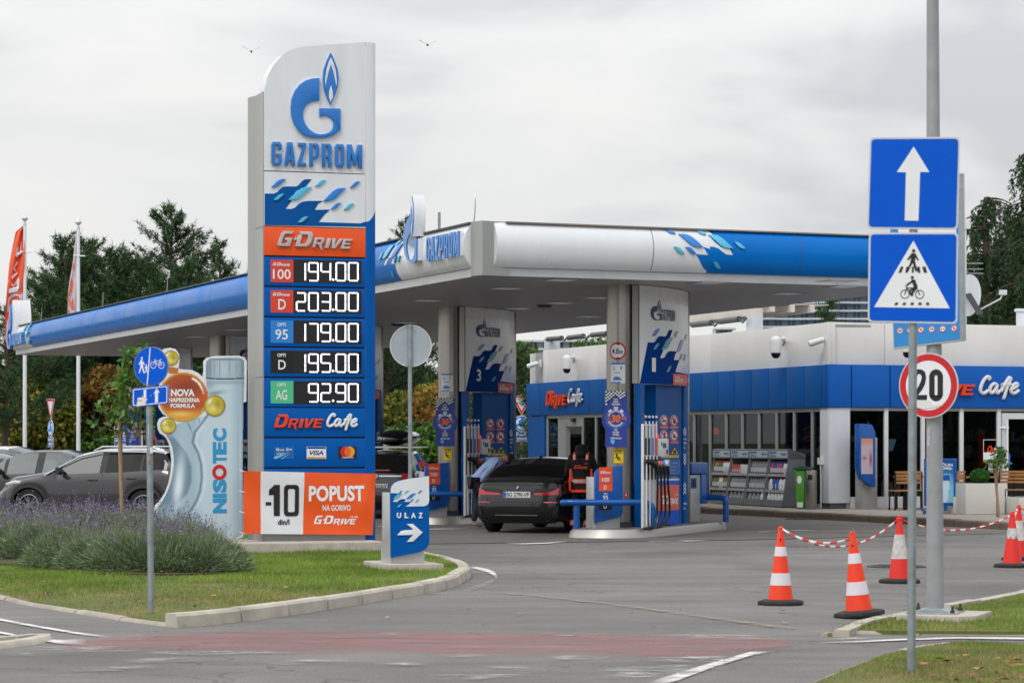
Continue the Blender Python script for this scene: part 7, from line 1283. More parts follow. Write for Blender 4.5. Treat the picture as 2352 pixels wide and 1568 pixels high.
# racks with motor oil
RK=Fr(gp(*zN(1232, 1224), .15), -71.25);RK.o.z=0;wr=-RK.px(zN, 372, 1175)[0]/4;zh1=RK.px(zN, 1290, 565, .1)[1];zh0=RK.px(zN, 1290, 672, .1)[1];zsh=[RK.px(zN, 1250, y, .05)[1]for y in(850, 1032, 1188)]
BC={}
def bottle_mesh(kind, m, cap):
 mb=MB();h={'a':.3, 'b':.3, 'c':.22}[kind]
 if kind=='a':mb.tube([(0, 0, 0), (0, 0, .01), (0, 0, h*.6), (0, 0, h*.8), (0, 0, h*.88)], [.045, .05, .05, .03, .018], 10, 0, sx=1, sy=.7)
 elif kind=='b':mb.tube([(0, 0, 0), (0, 0, h*.5), (.01, 0, h*.75), (.03, 0, h*.9)], [.085, .085, .06, .025], 10, 0, sy=.75)
 else:mb.box(-.06, .06, -.05, .05, 0, h)
 if kind!='c':z=h*.88;mb.tube([(0 if kind=='a' else .03, 0, z), (0 if kind=='a' else .03, 0, z+.04)], .02, 8, 1)
 mb.box(-.03, .03, -.062 if kind=='b' else-.052, -.03, h*.15, h*.5, 2);return mb
cols={n:mat('bottle_'+n, c, .3, coat=.3, var=.04)for n, c in dict(green='#2f6a3a', amber='#8c7a3c', grey='#7d8386', white='#d6d8da', pink='#c22a58', blue='#2b4aa0', gold='#7a6a44', red='#b83a2c').items()}
lbm=mat('bottle_label', '#c9cccc', .5, var=.05)
rowsB=[[('a', ['amber', 'amber', 'green', 'green', 'green', 'white', 'white', 'white', 'white'], 'red'), ('a', ['gold', 'green', 'green', 'white', 'white', 'gold', 'gold', 'gold'], 'red'), ('a', ['gold', 'gold', 'grey', 'gold', 'grey', 'gold'], 'red')], [('c', ['red', 'red', 'red', 'pink', 'white', 'white', 'white'], 'red'), ('a', ['grey']*9, 'grey'), ('b', ['grey']*4, 'grey')], [('a', ['grey']*8, 'grey'), ('a', ['grey']*7, 'grey'), ('b', ['grey', 'grey', 'grey', 'white'], 'grey')], [('a', ['pink', 'blue', 'blue', 'pink', 'pink', 'blue', 'white', 'white'], 'blue'), ('b', ['white', 'blue', 'blue', 'white', 'white'], 'red'), ('b', ['white', 'white', 'white', 'white', 'white'], 'blue')]]
RACKG=mat('rack_grey', '#777c80', .45, metal=.2, var=.07)
for k in range(4):
 j=3-k;u0=-wr*(k+1);T=empty('oil_rack', RK.w(u0, 0, 0), -71.25, 'grey leaning oil rack, %s of the four beside the shop windows'%['nearest the green bin', 'second from the green bin', 'second from the pumps', 'nearest the pumps'][k], 'rack', 'motor oil racks along the shop wall');w=wr-.04
 mb=MB();mb.prism([(.0, .17), (.16, zh0), (.16, zh1), (.22, zh1+.02), (.62, zh0+.02), (.62, .17)], w-.03, w, fn=lambda u, y, z:(y, u, z));mb.prism([(.0, .17), (.16, zh0), (.62, zh0), (.62, .17)], 0, .03, fn=lambda u, y, z:(y, u, z));mb.build('side_panel', RACKG, T)
 mb=MB();mb.box(0.03, w-.03, .55, .6, .17, zh0);mb.build('back_panel', M['dgrey'], T);mb=MB();mb.prism([(.14, zh0+.0), (.14, zh1), (.2, zh1+.015), (.62, zh0+.1), (.62, zh0)], .0, w, fn=lambda u, y, z:(y, u, z));hd=mb.build('header', RACKG, T)
 mb=MB();mb.box(.03, w-.03, .13, .14, zh0+.03, zh1-.03, 0);mb.build('header_print', mat('header_blue', '#a9bcc8', .4, var=.1, vs=5), hd);mb=MB();hh=zh1-zh0;text(mb, 'NEKA MOTOR', (.08, zh0+hh*.56, w*.42, zh0+hh*.8), .125, bold=.03);text(mb, 'DUŽE TRAJE', (.08, zh0+hh*.2, w*.4, zh0+hh*.44), .125, bold=.03);text(mb, 'NISOTEC', (w*.68, zh0+hh*.42, w*.95, zh0+hh*.62), .125, bold=.04);mb.build('lettering', mat('rack_lettering', '#1c4a7c', .5), hd)
 mb=MB();mb.box(0, w, -.02, .02, .17, .32);mb.build('base', RACKG, T)
 for i, z in enumerate(zsh):
  y0=.02+.14*(z-.17)/(zh0-.17);mb=MB();mb.box(.03, w-.03, y0-.01, .55, z-.02, z, 0);mb.box(.03, w-.03, y0-.02, y0-.01, z-.05, z+.015, 1);mb.build('shelf', [RACKG, mat('price_rail', '#a8abae', .5, var=.25, vs=18)], T)
  kind, cs, cap=rowsB[j][i];n=len(cs)
  for q, cn in enumerate(cs):
   key=(kind, cn, cap)
   if key not in BC:o=bottle_mesh(kind, None, None).build('bottle' if kind!='c' else 'carton', [cols[cn], cols[cap], lbm]);BC[key]=o
   else:o=BC[key].copy();COL.objects.link(o)
   o.location=RK.w(u0+.08+(w-.16)*(q+.5)/n, y0+.07, z+.004);o.rotation_euler=(0, 0, RK.a);o.scale=(1, 1, 1.0)
   tag(o, '%s %s on the %s shelf of the oil rack %s'%(cn, 'bottle' if kind=='a' else 'canister' if kind=='b' else 'carton', ['top', 'middle', 'bottom'][i], ['nearest the green bin', 'second from the green bin', 'second from the pumps', 'nearest the pumps'][k]), 'bottle' if kind=='a' else 'canister' if kind=='b' else 'carton', '%s goods, %s shelf, rack %s'%(cn, ['top', 'middle', 'bottom'][i], 'abcd'[k]))
gb=gp(*zN(1445, 1236), .15);T=empty('wheelie_bin', gb, -15, 'green wheelie bin with printed front between oil rack and steel bin', 'bin');sc=6029/gb.y;bw=140/4.966/sc;bh=(1236-790)/4.966/sc
mb=MB();mb.add([(-bw/2*.85, 0, 0), (bw/2*.85, 0, 0), (bw/2*.85, .45, 0), (-bw/2*.85, .45, 0), (-bw/2, -.03, bh), (bw/2, -.03, bh), (bw/2, .52, bh), (-bw/2, .52, bh)], [(0, 3, 2, 1), (4, 5, 6, 7), (0, 1, 5, 4), (1, 2, 6, 5), (2, 3, 7, 6), (3, 0, 4, 7)]);mb.build('body', mat('bin_green', '#14603a', .4, var=.06), T, bevel=.02)
mb=MB();mb.prism([(-bw/2*.82, .02), (bw*.2, .02), (bw*.24, bh-.02), (-bw/2*.95, bh-.02)], -.045, -.035);mb.build('front_print', mat('bin_print', '#4f9a2a', .4, var=.12, vs=6), T);mb=MB();mb.prism([(-bw/2*.7, .03), (bw*.12, .03), (bw*.12, .15), (-bw/2*.7, .15)], -.05, -.045);mb.disc(-bw*.17, bh*.74, .055, -.05, -.045, rz=.09);mb.build('front_badge', M['swhite'], T);mb=MB();mb.box(-bw/2-.06, bw/2+.1, -.08, .56, bh, bh+.05);mb.box(-bw*.3, bw*.3, .0, .45, bh+.05, bh+.08);mb.build('lid', mat('bin_lid', '#1d4a34', .45, var=.06), T, bevel=.015)
sb_=gp(*zN(1560, 1246), .15);r=125/4.966/2/(6029/sb_.y)*1.05;hh=(1246-800)/4.966/(6029/sb_.y);T=lathe_thing('litter_bin', sb_+Vector((0, r, 0)), [(r*.95, 0), (r*.95, .06), (r, .07), (r, hh-.03), (r*.96, hh), (0, hh+.01)], M['steel'], 'tall round stainless steel litter bin beside the green wheelie bin', 'bin', n=32);mb=MB();mb.lathe([(r+.003, hh-.22), (r+.003, hh-.1)], 8, a0=230, a1=275);mb.build('opening', M['blackm'], T)
sp_=SR.px(zN, 1712, 870, -.02);T=empty('wall_socket', SL.w(-.35, -.02, 1.25), -71.25, 'small cream wall socket with a hanging white cable on the corner pier', 'socket');mb=MB();mb.box(-.09, .09, -.08, 0, -.08, .08);mb.build('box', PW, T);mb=MB();mb.tube([(.04, -.06, -.1), (.05, -.05, -.5), (.05, -.05, -1.08)], .014, 6);mb.build('cable', PW, T)
KT=Fr(gp(*zP(240, 1440), .15), 30);KT.o.z=0;T=empty('info_kiosk', KT.o, 30, 'blue curved kiosk totem with a pale poster standing before the cafe windows', 'kiosk')
a, b=KT.px(zP, 133, 1000)[0], KT.px(zP, 262, 1000)[0];z0, z1_=KT.px(zP, 200, 1270)[1], KT.px(zP, 200, 772)[1];c=KT.px(zP, 312, 1000)[0]
mb=MB();mb.prism([(a, z1_), (a+.1, z1_), (b-.1, z1_-.02), (b, z1_-.2), (b, z0), (a+.3, z0+.06), (a+.08, z0+.2), (a, z0+.45)], -.18, .0);mb.build('hood', M['railb'], T, bevel=.02);pb2=KT.bx(zP, 147, 888, 238, 1165, -.18)
pk=lambda X, Y:(mixc(mixc(mixc(np.ones(X.shape+(3, ))*rgb('#b9a8b4'), '#c98a6a', smt(-Y, -960, -900)), '#8a1c20', gauss(X, Y, 222, 1050, 10, 55)), '#b03028', gauss(X, Y, 172, 1040, 16, 14)*.9), X>0)
printed('poster', KT, zP, (147, 888, 238, 1165), 5, pk, -.185, T);mb=MB();mb.box(a+.25, c, .0, .3, .15, KT.px(zP, 285, 880)[1]);mb.build('grey_post', M['grey'], T, bevel=.01)
AF=Fr(gp(*zP(800, 1478), .15), 8);AF.o.z=0;T=empty('poster_stand', AF.o, 8, 'blue framed pavement poster stand with a phone picture, behind the lamp post', 'sign stand');b=AF.bx(zP, 680, 1045, 934, 1415)
mb=MB();mb.prism([(b[0], b[1]), (b[2], b[1]), (b[2], b[3]), (b[0], b[3])], -.03, .03, holes=[[(b[0]+.07, b[1]+.07), (b[2]-.07, b[1]+.07), (b[2]-.07, b[3]-.07), (b[0]+.07, b[3]-.07)]]);mb.build('frame', M['railb'], T, bevel=.01)
pa=lambda X, Y:(mixc(mixc(np.ones(X.shape+(3, ))*rgb('#1f6fae'), '#7cc0da', smt(Y, 1130, 1300)), '#cfe0ea', ((np.abs(X-835+(Y-1260)*.12)<40)&(Y>1165)&(Y<1400))*.8), X>0)
printed('poster', AF, zP, (695, 1062, 918, 1400), 9, pa, -.01, T);mb=MB();text(mb, 'eRAČUN', AF.bx(zP, 745, 1078, 902, 1106, -.02), -.02, bold=.03);text(mb, 'NA IMEJL', AF.bx(zP, 775, 1112, 902, 1136, -.02), -.02, bold=.03);mb.build('lettering', M['swhite'], T);mb=MB();mb.box(AF.px(zP, 826, 1150)[0], AF.px(zP, 880, 1150)[0], -.02, -.012, AF.px(zP, 826, 1215)[1], AF.px(zP, 826, 1172)[1]);mb.build('phone_print', MATS['panel_blue_bright'], T)
for x in(-.45, .45):mb=MB();mb.tube([(x, -.35, .18), (x+.05, 0, .25), (x+.25, .35, .18)], .025, 8);mb.tube([(x*.3, 0, .22), (x*.3, 0, b[1])], .04, 8);mb.build('foot', M['railb'], T)
CP=mat('cream_planter', '#cbc8c2', .5, var=.05, vs=2)
def planter(x0, x1, y0, y1, d, label, deg=12):
 fr=Fr(gp(*zP((x0+x1)/2, y1), .15), deg);fr.o.z=0;b=fr.bx(zP, x0, y0, x1, y1);T=empty('planter', fr.w((b[0]+b[2])/2, 0, .15), deg, label, 'planter', 'cream planters on the pavement');w=(b[2]-b[0])/2*.82;mb=MB();mb.box(-w, w, 0, d, 0, b[3]-.15);mb.build('box', CP, T, bevel=.015);mb=MB();mb.box(-w+.05, w-.05, .05, d-.05, b[3]-.15, b[3]-.145);mb.build('soil', earth, T);return T, fr, b
PT, PFr, Pb=planter(972, 1347, 1240, 1482, .8, 'large cream box planter with a round clipped bush', 14);planter(1397, 1700, 1350, 1486, .8, 'lower cream planter cut by the picture edge', 14);planter(905, 975, 1345, 1478, .8, 'cream planter half hidden behind the poster stand', 14)
WD=mat('wood_slats', '#a5703f', .5, var=.2, vs=4, ani=(1, 1, 12));BK=mat('chair_black', '#17181a', .4, metal=.3, var=.05)
def chair(x, y, deg, label):
 p=gp(*zP(x, y), .15);T=empty('terrace_chair', p, deg, label, 'chair', 'wooden slatted terrace chairs')
 for a, b in((-.2, -.2), (.2, -.2), (.2, .2), (-.2, .2)):mb=MB();mb.obox((a, b, 0), (a*.96, b, .86 if b>0 else .44), .035, .03);mb.build('leg', BK, T)
 mb=MB();mb.box(-.22, .22, -.22, .22, .43, .46);mb.build('seat', WD, T)
 for z in(.6, .68, .76, .83):mb=MB();mb.box(-.2, .2, .18, .2, z, z+.055);mb.build('back_slat', WD, T)
def table(x, y, label, w=.7):
 p=gp(*zP(x, y), .15);T=empty('terrace_table', p, 15, label, 'table', 'wooden terrace tables');mb=MB()
 for k in range(5):mb.box(-w, w, -.35+k*.142, -.35+k*.142+.13, .72, .75)
 mb.build('tabletop_slats', WD, T)
 for a, b in((-w+.06, -.3), (w-.06, -.3), (w-.06, .3), (-w+.06, .3)):mb=MB();mb.obox((a, b, 0), (a, b, .72), .05, .05);mb.build('leg', BK, T)
chair(495, 1450, 190, 'slatted wooden chair with black legs right of the blue kiosk');chair(590, 1446, 175, 'slatted wooden chair partly behind the thin sign post');table(640, 1440, 'slatted table between thin sign post and poster stand', .5);table(400, 1425, 'slatted table just behind the blue kiosk', .5);table(1010, 1440, 'slatted table behind the large planter', .7);chair(1290, 1440, 200, 'wooden chair behind the young tree by the glass door');chair(1440, 1440, 160, 'wooden chair at the picture edge beyond the planter');chair(925, 1446, 180, 'wooden chair between poster stand and planter');chair(130, 1430, 170, 'wooden chair behind the glass next to the corner pier')
# far tower block and flats
def tower(x0, x1, ytop, d, floors, label, cols_, wavy=1.):
 p0, p1=dp(x0, ytop, d), dp(x1, ytop, d);W_=p1.x-p0.x;Ht=p0.z;T=empty('apartment_tower', (p0.x, d, 0), 0, label, 'building');mb=MB();mb.box(1, W_-1, 3, 20, 0, Ht);mb.build('glazed_body', cols_[0], T, smooth=False);fh=2.95;n=int(Ht/fh);z=Ht
 for k in range(min(n, floors)):
  mb=MB();pts=[(u, 1.2+wavy*math.sin(u*.25+(k%2)*1.6+.3*k))for u in np.linspace(0, W_, 40)];mb.flat([(u, -v+1)for u, v in pts]+[(W_, 6), (0, 6)], z-.75, z-.1);mb.build('balcony_slab', cols_[1], T, smooth=False);z-=fh
 mb=MB()
 for i in range(int(W_/1.6)):
  if i%3:mb.box(1+i*1.6, 1+i*1.6+.9, 2.8, 3.0, Ht-floors*fh, Ht-.2)
 mb.build('window_pane', cols_[2], T, smooth=False);return T
gA=mat('tower_glass', '#5f7d96', .25, var=.25, vs=.3);gB=mat('tower_slab', '#c4cad0', .6, var=.05);gC=mat('tower_glass_dark', '#34485c', .2, var=.3, vs=.4)
tower(1735, 2190, 655, 960, 8, 'wide glass tower block with wavy white balconies far behind the shop roof', (gA, gB, gC));tower(1440, 1640, 770, 940, 5, 'white balconied flats far away between the pump columns', (gA, gB, mat('flat_brick', '#6a4a44', .7)), .2);tower(1170, 1420, 780, 950, 5, 'pale distant flats left of the shop roof corner', (mat('flat_pale', '#a8b0ba', .7), gB, gC), .1);tower(1640, 1690, 752, 960, 4, 'small glass corner of a far block beside the wide glass tower', (gA, gB, gC))
# PLANTS
def blades_at(C, D, ln, wd, rs, flat=False):
 """one thin triangle per row: base C, direction D (unit), length, width"""
 n=len(C);r=rs.normal(size=(n, 3));s=np.cross(D, r);s/=np.linalg.norm(s, axis=1)[:, None]+1e-9;V=np.zeros((n, 3, 3));V[:, 0]=C-s*wd[:, None];V[:, 1]=C+s*wd[:, None];V[:, 2]=C+D*ln[:, None];return V
def leafq(C, size, rs, up=.3, asp=.55):
 """diamond leaf quads"""
 n=len(C);a=rs.normal(size=(n, 3));a[:, 2]+=up;a/=np.linalg.norm(a, axis=1)[:, None];b=np.cross(a, rs.normal(size=(n, 3)));b/=np.linalg.norm(b, axis=1)[:, None];s=size[:, None];return np.stack([C-a*s, C+b*s*asp, C+a*s, C-b*s*asp], 1)
def unit(v):return v/(np.linalg.norm(v, axis=1)[:, None]+1e-9)
BARK=mat('bark', '#4a3d33', .9, var=.3, vs=6, bump=.6, bs=30)
PINE=island_mat('pine_needles', ['#22381f', '#35522c', '#446438', '#2a4428', '#516f40'], .7, .15);PINEB=island_mat('brown_needles', ['#6a4630', '#8a5a3a', '#5a4030', '#7a6a40'], .8, .1);CED=island_mat('cedar_needles', ['#1d3020', '#2f4a2c', '#48653c', '#25402a', '#566e44'], .7, .15)
def tri_obj(name, V, m, T):n=len(V);return raw(name, V.reshape(-1, 3), np.arange(n*V.shape[1]).reshape(n, V.shape[1]), m, parent=T)
def pine(x, d, ytop, r, label, seed, base=.3, kind='pine', m=None, dens=1., group='pine trees behind the canopy'):
 rs=np.random.RandomState(seed);p=dp(x, ytop, d);h=p.z;T=empty(kind+'_tree', (p.x, d, 0), 0, label, 'tree', group);mb=MB();lean=rs.uniform(-.3, .3);mb.tube([(lean*(k/8)**2, 0, h*k/8*.97)for k in range(9)], [.14*(1-k/8.6)+.02 for k in range(9)], 8);C=[];D=[]
 nl=int(h*5.2*dens);bands=[]
 for i in range(nl):
  t=base+(1-base)*((i+rs.rand())/nl);z=h*t;env=(1-t)**.5*(1.05-.25*t)*(.7+.5*rs.rand());L_=max(.25, r*1.15*env);a=rs.uniform(0, 6.283);dr=np.array([math.cos(a), math.sin(a), .15+.45*t]);dr/=np.linalg.norm(dr);o=np.array([lean*t*t, 0, z]);tip=o+dr*L_;tip[2]+=.15*L_-(.12*L_ if kind!='pine' else 0)
  mb.tube([tuple(o), tuple((o+tip)/2+[0, 0, -.05*L_]), tuple(tip)], [.05*(1-t)+.03, .03, .012], 4, caps=False)
  k=max(4, int(L_*10*dens))
  for q in range(k):
   s=.25+.8*(q+rs.rand())/k;c=o+(tip-o)*min(s, 1.02)+rs.normal(size=3)*.17*L_*.5*np.array([1, 1, .6]);C.append(c);dd=dr+rs.normal(size=3)*.5+[0, 0, .35];D.append(dd/np.linalg.norm(dd))
 mb.build('trunk', BARK, T, sharp=80);C=np.array(C);D=np.array(D);nb=15;CC_=np.repeat(C, nb, 0)+rs.normal(size=(len(C)*nb, 3))*.035+np.repeat(D, nb, 0)*rs.uniform(-.16, .16, (len(C)*nb, 1));DD=unit(np.repeat(D, nb, 0)*.8+rs.normal(size=(len(C)*nb, 3))*.75);n=len(CC_)
 tri_obj('crown', blades_at(CC_, DD, rs.uniform(.15, .34, n), rs.uniform(.014, .028, n), rs), m or PINE, T);return T
PL_=[(392, 112, 478, 2.6, 'tall pine with a forked top rising highest above the long fascia'), (335, 116, 600, 2.9, 'dark pine just left of the tall forked pine'), (262, 112, 585, 3.0, 'broad dense pine in the middle of the grove left of the price sign'), (200, 114, 560, 2.7, 'pine behind the second flagpole'), (140, 111, 548, 2.4, 'pine with a sparse outstretched bough between the flagpoles'), (96, 108, 640, 2.0, 'lower pine beside the first flagpole'), (455, 117, 640, 2.4, 'low pine right of the tall forked pine'), (507, 119, 556, 1.5, 'slender young pine left of the price sign'), (560, 118, 640, 2.2, 'pine half hidden by the grey column of the price sign'), (10, 100, 706, 2.0, 'dark pine behind the orange flag'), (925, 116, 506, 1.3, 'pine tip showing above the fascia right of the price sign'), (965, 119, 600, 2.2, 'pine behind the round sign back'), (420, 110, 600, 2.2, 'bushy pine just below the tall forked pine'), (300, 120, 600, 2.6, 'pine filling the gap in the middle of the grove'), (170, 116, 600, 2.4, 'dense pine low between the two flagpoles'), (890, 112, 640, 2.2, 'pine beside the blue edge of the price sign')]
for i, (x, d, y, r, lb)in enumerate(PL_):pine(x, d, y, r*1.45, lb, 20+i, base=.3 if y>520 else .35, dens=1.1)
def broad(x, d, ytop, r, m, label, seed, n=9000, sz=.12, trunk=True, group='mixed trees behind the canopy', zc=None, name='broadleaf_tree'):
 rs=np.random.RandomState(seed);p=dp(x, ytop, d);h=p.z;T=empty(name, (p.x, d, 0), 0, label, 'tree' if trunk else 'bush', group);zc=zc or h*.55;mb=MB();nb=16;cl=[]
 mb.tube([(0, 0, 0), (.05, 0, h*.4), (0, 0, h*.75)], [.16, .11, .04], 8)
 for i in range(nb):
  a=rs.uniform(0, 6.28);e=rs.uniform(-.35, 1);c=np.array([math.cos(a)*r*.62*math.sqrt(max(.05, 1-e*e*.8)), math.sin(a)*r*.62*math.sqrt(max(.05, 1-e*e*.8)), zc+e*(h-zc)*.75]);cl.append((c, r*rs.uniform(.28, .5)));mb.tube([(0, 0, max(.2, h*.25+.2*i/nb)), tuple(c)], [.05, .015], 4, caps=False)
 mb.build('trunk', BARK, T, sharp=80);C=np.concatenate([c+unit(rs.normal(size=(n//nb, 3)))*(rr_*rs.uniform(.5, 1.05, n//nb)**.6)[:, None]*np.array([1, 1, .8])for c, rr_ in cl]);C=C[C[:, 2]>.1]
 tri_obj('crown', leafq(C, rs.uniform(.6, 1.3, len(C))*sz, rs), m, T);return T
LG_=island_mat('leaves_green', ['#2c4a1c', '#4a6a24', '#5f8030', '#3a5a22'], .6, .25);LY_=island_mat('leaves_yellow', ['#66762c', '#8a8c34', '#4f6428', '#a8943a'], .6, .3);LO_=island_mat('leaves_orange', ['#8f6230', '#a0782f', '#6c5f2a', '#7e4f2a'], .6, .3);LD_=island_mat('leaves_dark', ['#1c2c18', '#2c4020', '#38502a', '#24361c'], .7, .15)
BT=[(40, 121, 850, 2.6, LY_, 'yellow green tree seen under the far end of the canopy'), (130, 124, 830, 2.8, LD_, 'dark tree behind the give way sign'), (215, 122, 845, 2.4, LO_, 'rusty brown tree behind the second flagpole'), (262, 127, 835, 2.6, LO_, 'orange autumn tree seen under the canopy left of the young tree'), (330, 123, 860, 2.4, LD_, 'dark bush behind the walker and cyclist sign'), (420, 125, 850, 2.8, LG_, 'green tree behind the silver bottle board'), (520, 122, 850, 2.6, LD_, 'dark tree between bottle board and price sign'), (885, 120, 830, 2.8, LD_, 'dark tree just right of the price sign'), (950, 124, 880, 2.4, LY_, 'yellowish tree behind the post of the round sign'), (1000, 118, 850, 2.6, LG_, 'green tree left of the second steel column'), (1075, 122, 860, 2.4, LO_, 'orange tree seen through the second pump housing'), (1195, 112, 790, 2.2, LG_, 'pale green tree left of the shop roof'), (1225, 125, 800, 2.6, LY_, 'yellow green tree touching the shop roof corner'), (85, 108, 960, 1.9, LY_, 'low yellow bush behind the parked cars'), (180, 109, 950, 2.2, LG_, 'low green bush between the flagpoles behind the cars'), (300, 107, 940, 2.0, LG_, 'low green bush behind the dark crossover car'), (1380, 150, 770, 2.4, LG_, 'tree top over the shop roof behind the nearest steel column'), (910, 108, 960, 2.3, LD_, 'low dark bush behind the car with the roof box'), (985, 106, 985, 2.0, LG_, 'low bush left of the second pump island'), (-15, 112, 900, 2.6, LD_, 'dark tree at the edge of the picture behind the pale car')]
for i, (x, d, y, r, m, lb)in enumerate(BT):broad(x, d-(14 if m in(LY_, LO_)and d>115 else 0), y, r, m, lb, 60+i, n=6500, sz=.13)
pine(1195, 100, 800, 2.6, 'blue green cedar boughs left of the shop entrance', 91, base=.08, kind='cedar', m=CED, dens=1.3, group='cedars');pine(1885, 82, 692, .5, 'tiny conifer tip poking over the shop roof edge', 92, base=.1, dens=1.5, group='conifers behind the shop')
def weeping(x, d, ytop, r, label, seed):
 rs=np.random.RandomState(seed);p=dp(x, ytop, d);h=p.z;T=empty('cedar_tree', (p.x, d, 0), 0, label, 'tree', 'weeping cedars behind the shop');mb=MB();mb.tube([(0, 0, 0), (.1, 0, h*.5), (0, 0, h)], [.35, .25, .04], 8);C=[];D=[]
 for i in range(170):
  t=rs.uniform(.12, 1.);z=h*t;L_=r*(1.05-.8*t)*rs.uniform(.6, 1.1)+.35;a=rs.uniform(0, 6.283);dx, dy=math.cos(a), math.sin(a);P=[]
  for k in range(9):s=k/8;P.append((dx*L_*s, dy*L_*s, z+L_*(.28*s-.5*s*s)))
  mb.tube(P, [.05*(1-k/10)for k in range(9)], 4, caps=False)
  for k in range(int(L_*11)):
   s=rs.uniform(.15, 1.);q=P[int(s*8)];ln=rs.uniform(.25, .95)*(.5+s)
   for j in range(int(ln*14)):C.append((q[0]+rs.normal()*.04, q[1]+rs.normal()*.04, q[2]-ln*j/(ln*14)));D.append((dx*.35+rs.normal()*.35, dy*.35+rs.normal()*.35, -.75))
 mb.build('trunk', BARK, T, sharp=80);C=np.array(C);D=unit(np.array(D));nb=3;C=np.repeat(C, nb, 0);D=unit(np.repeat(D, nb, 0)+rs.normal(size=(len(C), 3))*.5);n=len(C);tri_obj('crown', blades_at(C, D, rs.uniform(.08, .18, n), rs.uniform(.018, .035, n), rs), CED, T)
weeping(2400, 88, 325, 2.8, 'large weeping cedar at the picture edge behind the shop roof', 5);weeping(2262, 96, 455, 2.6, 'weeping cedar behind the satellite dish', 6);weeping(2325, 98, 505, 2.6, 'cedar between the dish and the largest cedar', 7)
rs=np.random.RandomState(9);n=42000;X=rs.uniform(-75, 75, n);hh=5.2+1.6*np.sin(X*.31)+1.2*np.sin(X*.83+1);Z=rs.uniform(0, 1, n)**.8*hh;C=np.c_[X, 165+rs.normal(size=n)*2.2, Z]
tag(tri_obj('woodland', leafq(C, rs.uniform(.2, .42, n), rs), LD_, None), 'dark belt of distant trees behind the station', 'woodland', kind='stuff')
n=26000;X=rs.uniform(0, 1, n);C=np.c_[34+X*22+rs.normal(size=n), -12+48*X+rs.normal(size=n), rs.uniform(0, 1, n)*(7+2*np.sin(X*20))];tag(tri_obj('woodland', leafq(C, rs.uniform(.25, .5, n), rs), LD_, None), 'unseen belt of trees added to darken reflections in the shop glass', 'woodland', kind='stuff')  # tree belt out of view, added so the glass mirrors something dark
# lavender bed
LVL=island_mat('lavender_leaves', ['#5c7048', '#7a8e6a', '#98a68c', '#54683c', '#839a58', '#acb6a6'], .75, .15);LVF=island_mat('lavender_flowers', ['#6c5c98', '#857aa4', '#857a92', '#5c4e88', '#a096ac', '#948b90'], .75, .2);LVS=island_mat('lavender_stalks', ['#6f7f4a', '#8a9470', '#5f6f42'], .75, .1)
SOIL=mat('bed_soil', '#3c2c20', .95, var=.3, vs=4)
bp_=[gp(x, y, .11)for x, y in((-120, 1290), (60, 1300), (180, 1318), (400, 1322), (505, 1318), (545, 1290), (520, 1262), (300, 1240), (-120, 1235))];mb=MB();mb.flat([(p.x, p.y)for p in bp_], .107, .13);tag(mb.build('soil_bed', SOIL, smooth=False), kind='structure')
def lav_mesh(seed, fl):
 rs=np.random.RandomState(seed);n=7000;d=unit(np.c_[rs.normal(size=n), rs.normal(size=n), np.abs(rs.normal(size=n))*.9+.05]);rad=rs.uniform(.45, .98, n)**.7;C=d*rad[:, None]*np.array([.64, .64, .5]);D=unit(d+rs.normal(size=(n, 3))*.35+[0, 0, .25]);Vl=blades_at(C, D, rs.uniform(.05, .13, n), rs.uniform(.004, .0075, n), rs)
 m=230;d2=unit(np.c_[rs.normal(size=m)*.75, rs.normal(size=m)*.75, np.abs(rs.normal(size=m))+.7]);B_=d2*.5*np.array([1.1, 1.1, .95]);ln=rs.uniform(.12, .3, m)*np.where(rs.rand(m)<.2, 1.5, 1.);D2=unit(d2*[1, 1, 1]+rs.normal(size=(m, 3))*.12+[.08, 0, .5]);Vs=blades_at(B_, D2, ln, np.full(m, .0035), rs)
 k=9;tt=np.linspace(.66, 1.05, k);P=(B_[:, None]+D2[:, None]*(ln[:, None]*tt)[..., None]).reshape(-1, 3);keep=rs.rand(len(P))<fl;P=P[keep]+rs.normal(size=(keep.sum(), 3))*.003;Vf=leafq(P, rs.uniform(.009, .015, len(P)), rs, up=.8, asp=.8);return Vl, Vs, Vf
LVM=[lav_mesh(s, f)for s, f in((31, .4), (32, .28), (33, .18))];first={}
def lavender(x, y, v, s, rot, label):
 p=gp(x, y, .12);T=empty('lavender_bush', p, rot, label, 'lavender', 'lavender bushes in the bed');T.scale=(s, s, s*.93)
 if v not in first:Vl, Vs, Vf=LVM[v];first[v]=[tri_obj('leaves', Vl, LVL, T), tri_obj('stalks', Vs, LVS, T), tri_obj('blossom', Vf, LVF, T)]
 else:
  for o in first[v]:c=o.copy();COL.objects.link(c);c.parent=T
ords=['first', 'second', 'third', 'fourth', 'fifth', 'sixth', 'seventh', 'eighth']
for i, (x, y, s)in enumerate(((160, 1300, .98), (230, 1306, .9), (296, 1309, 1.02), (368, 1311, .95), (436, 1311, .9), (486, 1308, .82))):lavender(x, y, (i+(i>2))%3 if i<4 else 2, s, i*71, 'lavender bush, %s of the front row from its end at the bare lawn'%ords[i])
for i, (x, y, s)in enumerate(((-30, 1272, 1.), (28, 1278, .96), (92, 1281, 1.), (160, 1262, 1.05), (235, 1262, 1.), (310, 1262, 1.05), (385, 1266, .95), (435, 1270, .88))):lavender(x, y, i%2, s, i*53+20, 'lavender bush, %s of the back row counted from the picture edge'%ords[i])
for i, (x, y, s)in enumerate(((10, 1246, 1.02), (110, 1246, 1.), (210, 1246, 1.02), (320, 1247, 1.))):lavender(x, y, i%2, s, i*37+50, 'lavender bush, %s behind the back row in front of the parked cars'%ords[i])
